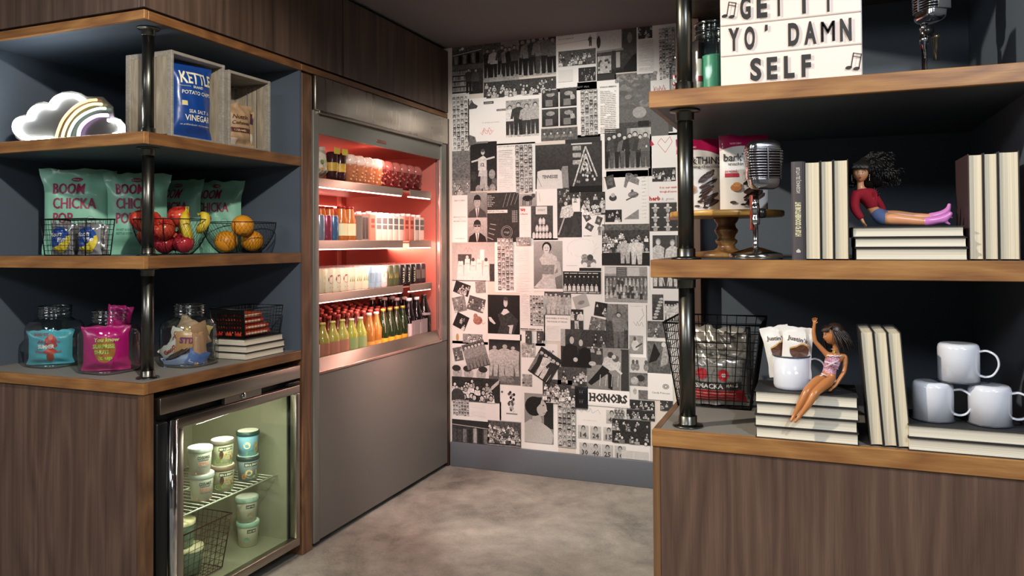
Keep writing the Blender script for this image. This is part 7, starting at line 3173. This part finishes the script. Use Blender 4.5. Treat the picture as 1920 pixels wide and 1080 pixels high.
J = {
    'pelvis': jp(1641, 404, 1.928, .0165, .0135), 'waist': jp(1633, 388, 1.928, .0105, .0105), 'chest': jp(1626, 368, 1.928, .0145, .0155),
    'neck0': jp(1613, 354, 1.927, .0095), 'neck1': jp(1613, 342, 1.926, .0078), 'skull': jp(1614, 327, 1.926, .009),
    'shr': jp(1603, 362, 1.911, .0085), 'elr': jp(1602, 392, 1.903, .0055), 'wrr': jp(1617, 413, 1.894, .0040),
    'shl': jp(1634, 362, 1.948, .008), 'ell': jp(1652, 390, 1.962, .0052), 'wrl': jp(1659, 408, 1.97, .004),
    'hipr': jp(1652, 410, 1.914, .0150), 'thr': jp(1675, 411, 1.912, .0142), 'knr': jp(1702, 413, 1.911, .0112), 'car': jp(1722, 415, 1.911, .0104), 'anr': jp(1752, 417, 1.911, .0055),
    'hipl': jp(1655, 405, 1.942, .0148), 'thl': jp(1682, 405, 1.944, .0138), 'knl': jp(1712, 407, 1.946, .0108), 'cal': jp(1732, 408, 1.948, .0100), 'anl': jp(1760, 406, 1.95, .0055),
}
E_ = [('pelvis', 'waist'), ('waist', 'chest'), ('chest', 'neck0'), ('neck0', 'neck1'), ('neck1', 'skull'), ('chest', 'shr'), ('shr', 'elr'), ('elr', 'wrr'), ('chest', 'shl'), ('shl', 'ell'), ('ell', 'wrl'),
      ('pelvis', 'hipr'), ('hipr', 'thr'), ('thr', 'knr'), ('knr', 'car'), ('car', 'anr'), ('pelvis', 'hipl'), ('hipl', 'thl'), ('thl', 'knl'), ('knl', 'cal'), ('cal', 'anl')]
E_ += [('wrr', 'rpalm'), ('wrl', 'lpalm')]
hand(J, E_, J['wrr'][:3], (.35, -.25, -.9), (.8, -.3, .3), (.3, -.9, .2), 'r')
hand(J, E_, J['wrl'][:3], (.8, .1, -.55), (0, 0, -1), (.2, 1, 0), 'l')
skinned('body', J, E_, SKIN1, d1, 2, O1)
SJ = {'h': jp(1637, 394, 1.928, .0175, .0150), 'w': jp(1633, 384, 1.928, .0170, .0150), 'c': jp(1627, 369, 1.928, .0200, .0195), 'n': jp(1614, 357, 1.927, .0115), 'n1': jp(1613, 351, 1.927, .0098),
      'b': jp(1638, 370, 1.920, .0145), 'b2': jp(1639, 369, 1.937, .0130),
      'shr': jp(1604, 363, 1.911, .0130), 'ua': jp(1602, 378, 1.905, .0120), 'elr': jp(1602, 392, 1.902, .0108), 'fa': jp(1610, 403, 1.897, .0095), 'wrr': jp(1617, 412, 1.894, .0078),
      'shl': jp(1634, 362, 1.948, .0120), 'ell': jp(1652, 388, 1.962, .0095), 'wrl': jp(1658, 405, 1.969, .0070)}
SE = [('h', 'w'), ('w', 'c'), ('c', 'n'), ('n', 'n1'), ('c', 'b'), ('c', 'b2'), ('c', 'shr'), ('shr', 'ua'), ('ua', 'elr'), ('elr', 'fa'), ('fa', 'wrr'), ('c', 'shl'), ('shl', 'ell'), ('ell', 'wrl')]
skinned('sweater', SJ, SE, RED, d1, 2, O1, root='c')
DJ = {'p': jp(1641, 403, 1.928, .0195, .0165), 'w': jp(1636, 391, 1.928, .0148, .0135), 'hr': jp(1652, 410, 1.914, .0165), 'tr': jp(1668, 411, 1.913, .0155), 'hl': jp(1655, 405, 1.942, .0160), 'tl': jp(1670, 405, 1.943, .015)}
skinned('denim_shorts', DJ, [('w', 'p'), ('p', 'hr'), ('hr', 'tr'), ('p', 'hl'), ('hl', 'tl')], DENIM, d1, 2, O1)
for nm, y, pts in (('r', 1.911, ((1728, 416, .0112), (1745, 415, .0105), (1760, 412, .0085), (1769, 410, .0078), (1779, 404, .0062), (1785, 397, .0045))),
                   ('l', 1.95, ((1737, 408, .0108), (1752, 406, .0100), (1768, 401, .0082), (1774, 398, .0075), (1779, 391, .0060), (1781, 381, .0042)))):
    BJ_ = {str(i): jp(a, b, y, r) for i, (a, b, r) in enumerate(pts)}
    BJ_['h0'] = jp(pts[3][0] + 4, pts[3][1] + 6, y, .0042)
    BJ_['h1'] = jp(pts[3][0] + 13, pts[3][1] + 11, y, .0018)
    skinned('boot', BJ_, [(str(i), str(i + 1)) for i in range(len(pts) - 1)] + [('3', 'h0'), ('h0', 'h1')], BOOT, d1, 2, O1)
hc = Vector(jp(1614, 325, 1.924))
hm, R_, F_, U_ = head_mb(hc, (-.12, -1, -.12), (.04, 0, 1), .0215, SKIN1, '#b83a3c', '#3a4a5a', '#3a3048')
hm.move(lambda q: q - Vector(O1)).build('head', d1)
HAIR = M('#15110f', .42, var=.3, spec=.6)
HAIRM = M('#100d0c', .9, var=.4, spec=.1)
m = MB()
hr = random.Random(11)
m.lathe([(.0001, -.018), (.017, -.012), (.0225, .002), (.021, .014), (.013, .022), (.0001, .0255)], HAIR, 20, tuple(hc + Vector((.004, .008, .005)) - Vector(O1)))
for dx_, dz_, q_ in ((.024, .010, .85), (.040, .012, .8), (.034, -.012, .8), (.052, -.006, .62), (.018, -.022, .6), (.012, .022, .7), (.030, .028, .5)):
    m.lathe([(.0001, -.026 * q_), (.016 * q_, -.021 * q_), (.024 * q_, -.006 * q_), (.022 * q_, .012 * q_), (.012 * q_, .023 * q_), (.0001, .026 * q_)], HAIRM, 14, tuple(hc + Vector((dx_, .016, dz_)) - Vector(O1)))
for k in range(420):
    a, e = hr.uniform(0, 2 * pi), hr.uniform(-.3, 1.4)
    q = Vector((cos(a) * cos(e), sin(a) * cos(e) * .8 + .25, sin(e)))
    if q.y < -.35 and q.z < .55 and abs(q.x) < .8:
        continue
    root_ = hc + Vector((.004, .006, .004)) + Vector((q.x * .02, q.y * .02, q.z * .023))
    if q.x > -.1 and k % 2:
        bx_, bz_, bq_ = hr.choice(((.024, .010, .85), (.040, .012, .8), (.034, -.012, .8), (.052, -.006, .62), (.018, -.022, .6), (.012, .022, .7), (.030, .028, .5)))
        aa = hr.uniform(-pi, 0)
        ee = hr.uniform(-1.4, 1.4)
        root_ = hc + Vector((bx_ + .021 * bq_ * cos(aa) * cos(ee), .016 + .021 * bq_ * sin(aa) * cos(ee), bz_ + .023 * bq_ * sin(ee)))
    L = hr.uniform(.018, .042) if (q.x > -.1) else hr.uniform(.012, .026)
    dirn = Vector((.7 * (q.x > -.2) + q.x * .7, q.y * .5 + .15, q.z * .7 + hr.uniform(-.8, .8))).normalized()
    if q.x <= -.1:
        dirn = Vector((-.15 + q.x * .25, .4, -.9 + q.z * .8)).normalized()
    s1 = dirn.cross(Vector((0, 0, 1))).normalized()
    s2 = dirn.cross(s1)
    pts = []
    tw = hr.uniform(3, 6)
    cr2 = hr.uniform(.003, .0056)
    a0 = hr.uniform(0, 6)
    N_ = 22
    for i in range(N_):
        u = i / (N_ - 1)
        pts.append(root_ + dirn * L * u + Vector((0, 0, -.008 * u * u)) + (s1 * cos(a0 + tw * 2 * pi * u) + s2 * sin(a0 + tw * 2 * pi * u)) * cr2 * min(1, u * 4) - Vector(O1))
    strand(pts, .0014, .0008, HAIR, m)
# fringe
for k in range(26):
    u = -1 + 2 * k / 25
    pts = []
    for i in range(8):
        q = i / 7
        pts.append(hc + R_ * (u * .0145 * (1 + .15 * q) + .0012 * sin(q * 9 + k)) + F_ * (.010 + .0105 * sin(q * 1.7)) + U_ * (.0225 - .0125 * q ** 1.4 + .0006 * (k % 3)) - Vector(O1))
    strand(pts, .0016, .0009, HAIR, m)
m.build('hair', d1)
m = MB()
for s_ in (-1, 1):
    for k in range(4):
        c = hc + R_ * s_ * .0185 + U_ * (-.004 - .0038 * k) + F_ * .003 - Vector(O1)
        m.lathe([(.0001, -.0017), (.0016, 0), (.0001, .0017)], M('#d8d0c0', .15, .8), 8, tuple(c), close=False)
m.build('earring', d1)

# ---- doll in the pink dress, one arm raised
d2 = thing('fashion_doll', 'brown-haired doll in pink lace dress with raised arm seated on stacked books', 'doll', (.03, 1.90, SF))
O2 = (.03, 1.90, SF)
J = {
    'pelvis': jp(1554, 706, 1.898, .0155, .0135), 'waist': jp(1556, 692, 1.898, .0098, .0092), 'chest': jp(1563, 676, 1.898, .0145, .0125),
    'neck0': jp(1568, 661, 1.9, .0075), 'neck1': jp(1566, 648, 1.9, .0058), 'skull': jp(1562, 632, 1.9, .008),
    'sha': jp(1549, 663, 1.893, .0066), 'ela': jp(1528, 640, 1.887, .0052), 'fa': jp(1525, 622, 1.886, .0046), 'wra': jp(1527, 609, 1.886, .0036),
    'shb': jp(1586, 667, 1.902, .0068), 'elb': jp(1583, 697, 1.893, .0050), 'wrb': jp(1566, 724, 1.876, .0036),
    'hipa': jp(1545, 710, 1.888, .0125), 'tha': jp(1532, 715, 1.868, .0125), 'kna': jp(1513, 733, 1.838, .0095), 'caa': jp(1504, 752, 1.834, .0090), 'ana': jp(1489, 779, 1.830, .0042), 'toa': jp(1482, 791, 1.824, .0034),
    'hipb': jp(1559, 713, 1.886, .0125), 'thb': jp(1548, 720, 1.866, .0125), 'knb': jp(1528, 736, 1.836, .0095), 'cab': jp(1518, 755, 1.832, .0090), 'anb': jp(1498, 782, 1.828, .0042), 'tob': jp(1489, 792, 1.822, .0034),
}
E_ = [('pelvis', 'waist'), ('waist', 'chest'), ('chest', 'neck0'), ('neck0', 'neck1'), ('neck1', 'skull'), ('chest', 'sha'), ('sha', 'ela'), ('ela', 'fa'), ('fa', 'wra'), ('chest', 'shb'), ('shb', 'elb'), ('elb', 'wrb'),
      ('pelvis', 'hipa'), ('hipa', 'tha'), ('tha', 'kna'), ('kna', 'caa'), ('caa', 'ana'), ('ana', 'toa'), ('pelvis', 'hipb'), ('hipb', 'thb'), ('thb', 'knb'), ('knb', 'cab'), ('cab', 'anb'), ('anb', 'tob'), ('wra', 'rpalm'), ('wrb', 'lpalm')]
hand(J, E_, J['wra'][:3], (.05, 0, 1), (.2, -1, .1), (-1, 0, 0), 'r')
hand(J, E_, J['wrb'][:3], (-.75, -.3, -.55), (0, -.2, -1), (.3, -.9, 0), 'l')
skinned('body', J, E_, SKIN2, d2, 2, O2)
LACE = fruit_mat('pink_lace', '#b05a84', '#e0c4cc', 330, rough=.8)
WL = M('#e6dadc', .8, var=.1, bump=.4)
DJ = {'l': jp(1552, 713, 1.897, .0180, .0170), 'p': jp(1554, 704, 1.898, .0195, .0170), 'w': jp(1556, 691, 1.898, .0150, .0138), 'c': jp(1562, 677, 1.898, .0195, .0165), 't': jp(1563, 669, 1.898, .0180, .0150), 'b1': jp(1556, 676, 1.888, .0108), 'b2': jp(1570, 677, 1.888, .0108), 'b0': jp(1562, 680, 1.886, .0105)}
skinned('dress', DJ, [('l', 'p'), ('p', 'w'), ('w', 'c'), ('c', 't'), ('c', 'b1'), ('c', 'b2'), ('c', 'b0')], LACE, d2, 2, O2)
m = MB()
c0 = Vector(jp(1563, 668, 1.898))
n = 40
m.tube([c0 + Vector((.0172 * cos(2 * pi * k / n), .0135 * sin(2 * pi * k / n) - .002, .0022 * abs(sin(k * .8)) + .001)) - Vector(O2) for k in range(n)], .0016, WL, 6, closed=True)
c0 = Vector(jp(1553, 713, 1.897))
m.tube([c0 + Vector((.0188 * cos(2 * pi * k / n), .0165 * sin(2 * pi * k / n), .0015 * sin(k * 1.6))) - Vector(O2) for k in range(n)], .0017, WL, 6, closed=True)
for a, b in (((1546, 678), (1572, 686)), ((1572, 676), (1548, 688)), ((1540, 700), (1552, 706)), ((1520, 714), (1545, 702))):
    pa_, pb_ = Vector(jp(a[0], a[1], 1.874)), Vector(jp(b[0], b[1], 1.874))
    m.tube([pa_ - Vector(O2), (pa_ + pb_) / 2 + Vector((0, -.002, .001)) - Vector(O2), pb_ - Vector(O2)], .0015, WL, 5)
m.build('lace_ribbon', d2)
hc = Vector(jp(1560, 628, 1.898))
hm, R_, F_, U_ = head_mb(hc, (-.93, -.42, -.16), (-.1, 0, 1), .0215, SKIN2, '#b0483c', '#3a6a8a', '#4a3038')
hm.move(lambda q: q - Vector(O2)).build('head', d2)
BRN = M('#2c1d15', .42, var=.35, spec=.6)
m = MB()
B_ = -F_
m.lathe([(.0001, -.02), (.016, -.014), (.0205, .0), (.019, .013), (.011, .0215), (.0001, .0242)], BRN, 18, tuple(hc + B_ * .008 + U_ * .003 - Vector(O2)), close=False)
for k in range(120):
    a = hr.uniform(-2.2, 2.2)
    e = hr.uniform(.0, 1.35)
    q = (B_ * cos(a) + R_ * sin(a)) * cos(e) + U_ * sin(e)
    root_ = hc + B_ * .004 + q * .0212
    pts = []
    L = hr.uniform(.028, .05)
    out_ = (B_ * cos(a) + R_ * sin(a))
    for i in range(10):
        u = i / 9
        pp = root_ + out_ * (.010 * sin(u * 2.2) + .004 * u) + B_ * .006 * u - U_ * L * u ** 1.1
        pp += Vector((hr.uniform(-1, 1), hr.uniform(-1, 1), 0)) * .0007
        pts.append(pp - Vector(O2))
    strand(pts, .0017, .0008, BRN, m)
for k in range(30):
    u = -1 + 2 * k / 29
    pts = []
    for i in range(8):
        q = i / 7
        pts.append(hc + R_ * (u * .0155) + F_ * (.003 + .0150 * sin(q * 1.6) * math.sqrt(max(0, 1 - .55 * u * u)) + .001 * (k % 2)) + U_ * (.0215 - .0115 * q ** 1.5) - Vector(O2))
    strand(pts, .0018, .001, BRN, m)
m.build('hair', d2)
m = MB()
c = Vector(jp(1565, 655, 1.898))
m.tube([c + Vector((.0075 * cos(2 * pi * k / 24), .0075 * sin(2 * pi * k / 24), .001 * sin(k))) - Vector(O2) for k in range(24)], .0008, M('#d8d0b0', .3, .5), 5, closed=True)
for k in range(6):
    q = c + Vector((-.001 + .0022 * cos(k * 1.05), -.0086, -.003 + .0022 * sin(k * 1.05))) - Vector(O2)
    m.lathe([(.0001, -.001), (.0013, 0), (.0001, .001)], M('#c8c23a', .4), 6, tuple(q), close=False)
m.build('necklace', d2)

# ---- recessed ceiling lamps that carry the room's light (rings only)
for x, y in ((-.72, .75), (-1.15, 2.95), (.55, .55), (-.85, 1.6)):
    t = thing('ceiling_downlight', {(-.72, .75): 'recessed ceiling downlight over the opening before the shelves', (-1.15, 2.95): 'recessed ceiling downlight before the papered wall', (.55, .55): 'recessed ceiling downlight in front of the unit with mugs', (-.85, 1.6): 'recessed ceiling downlight over the middle of the passage'}[(x, y)], 'ceiling light', (x, y, CEIL))
    MB().lathe([(.04, -.001), (.055, -.004), (.06, -.001)], M('#d8d6d2', .5), 24, close=False).build('ring', t)

# parts hold no repeats of the category; hand over
bpy.context.view_layer.update()
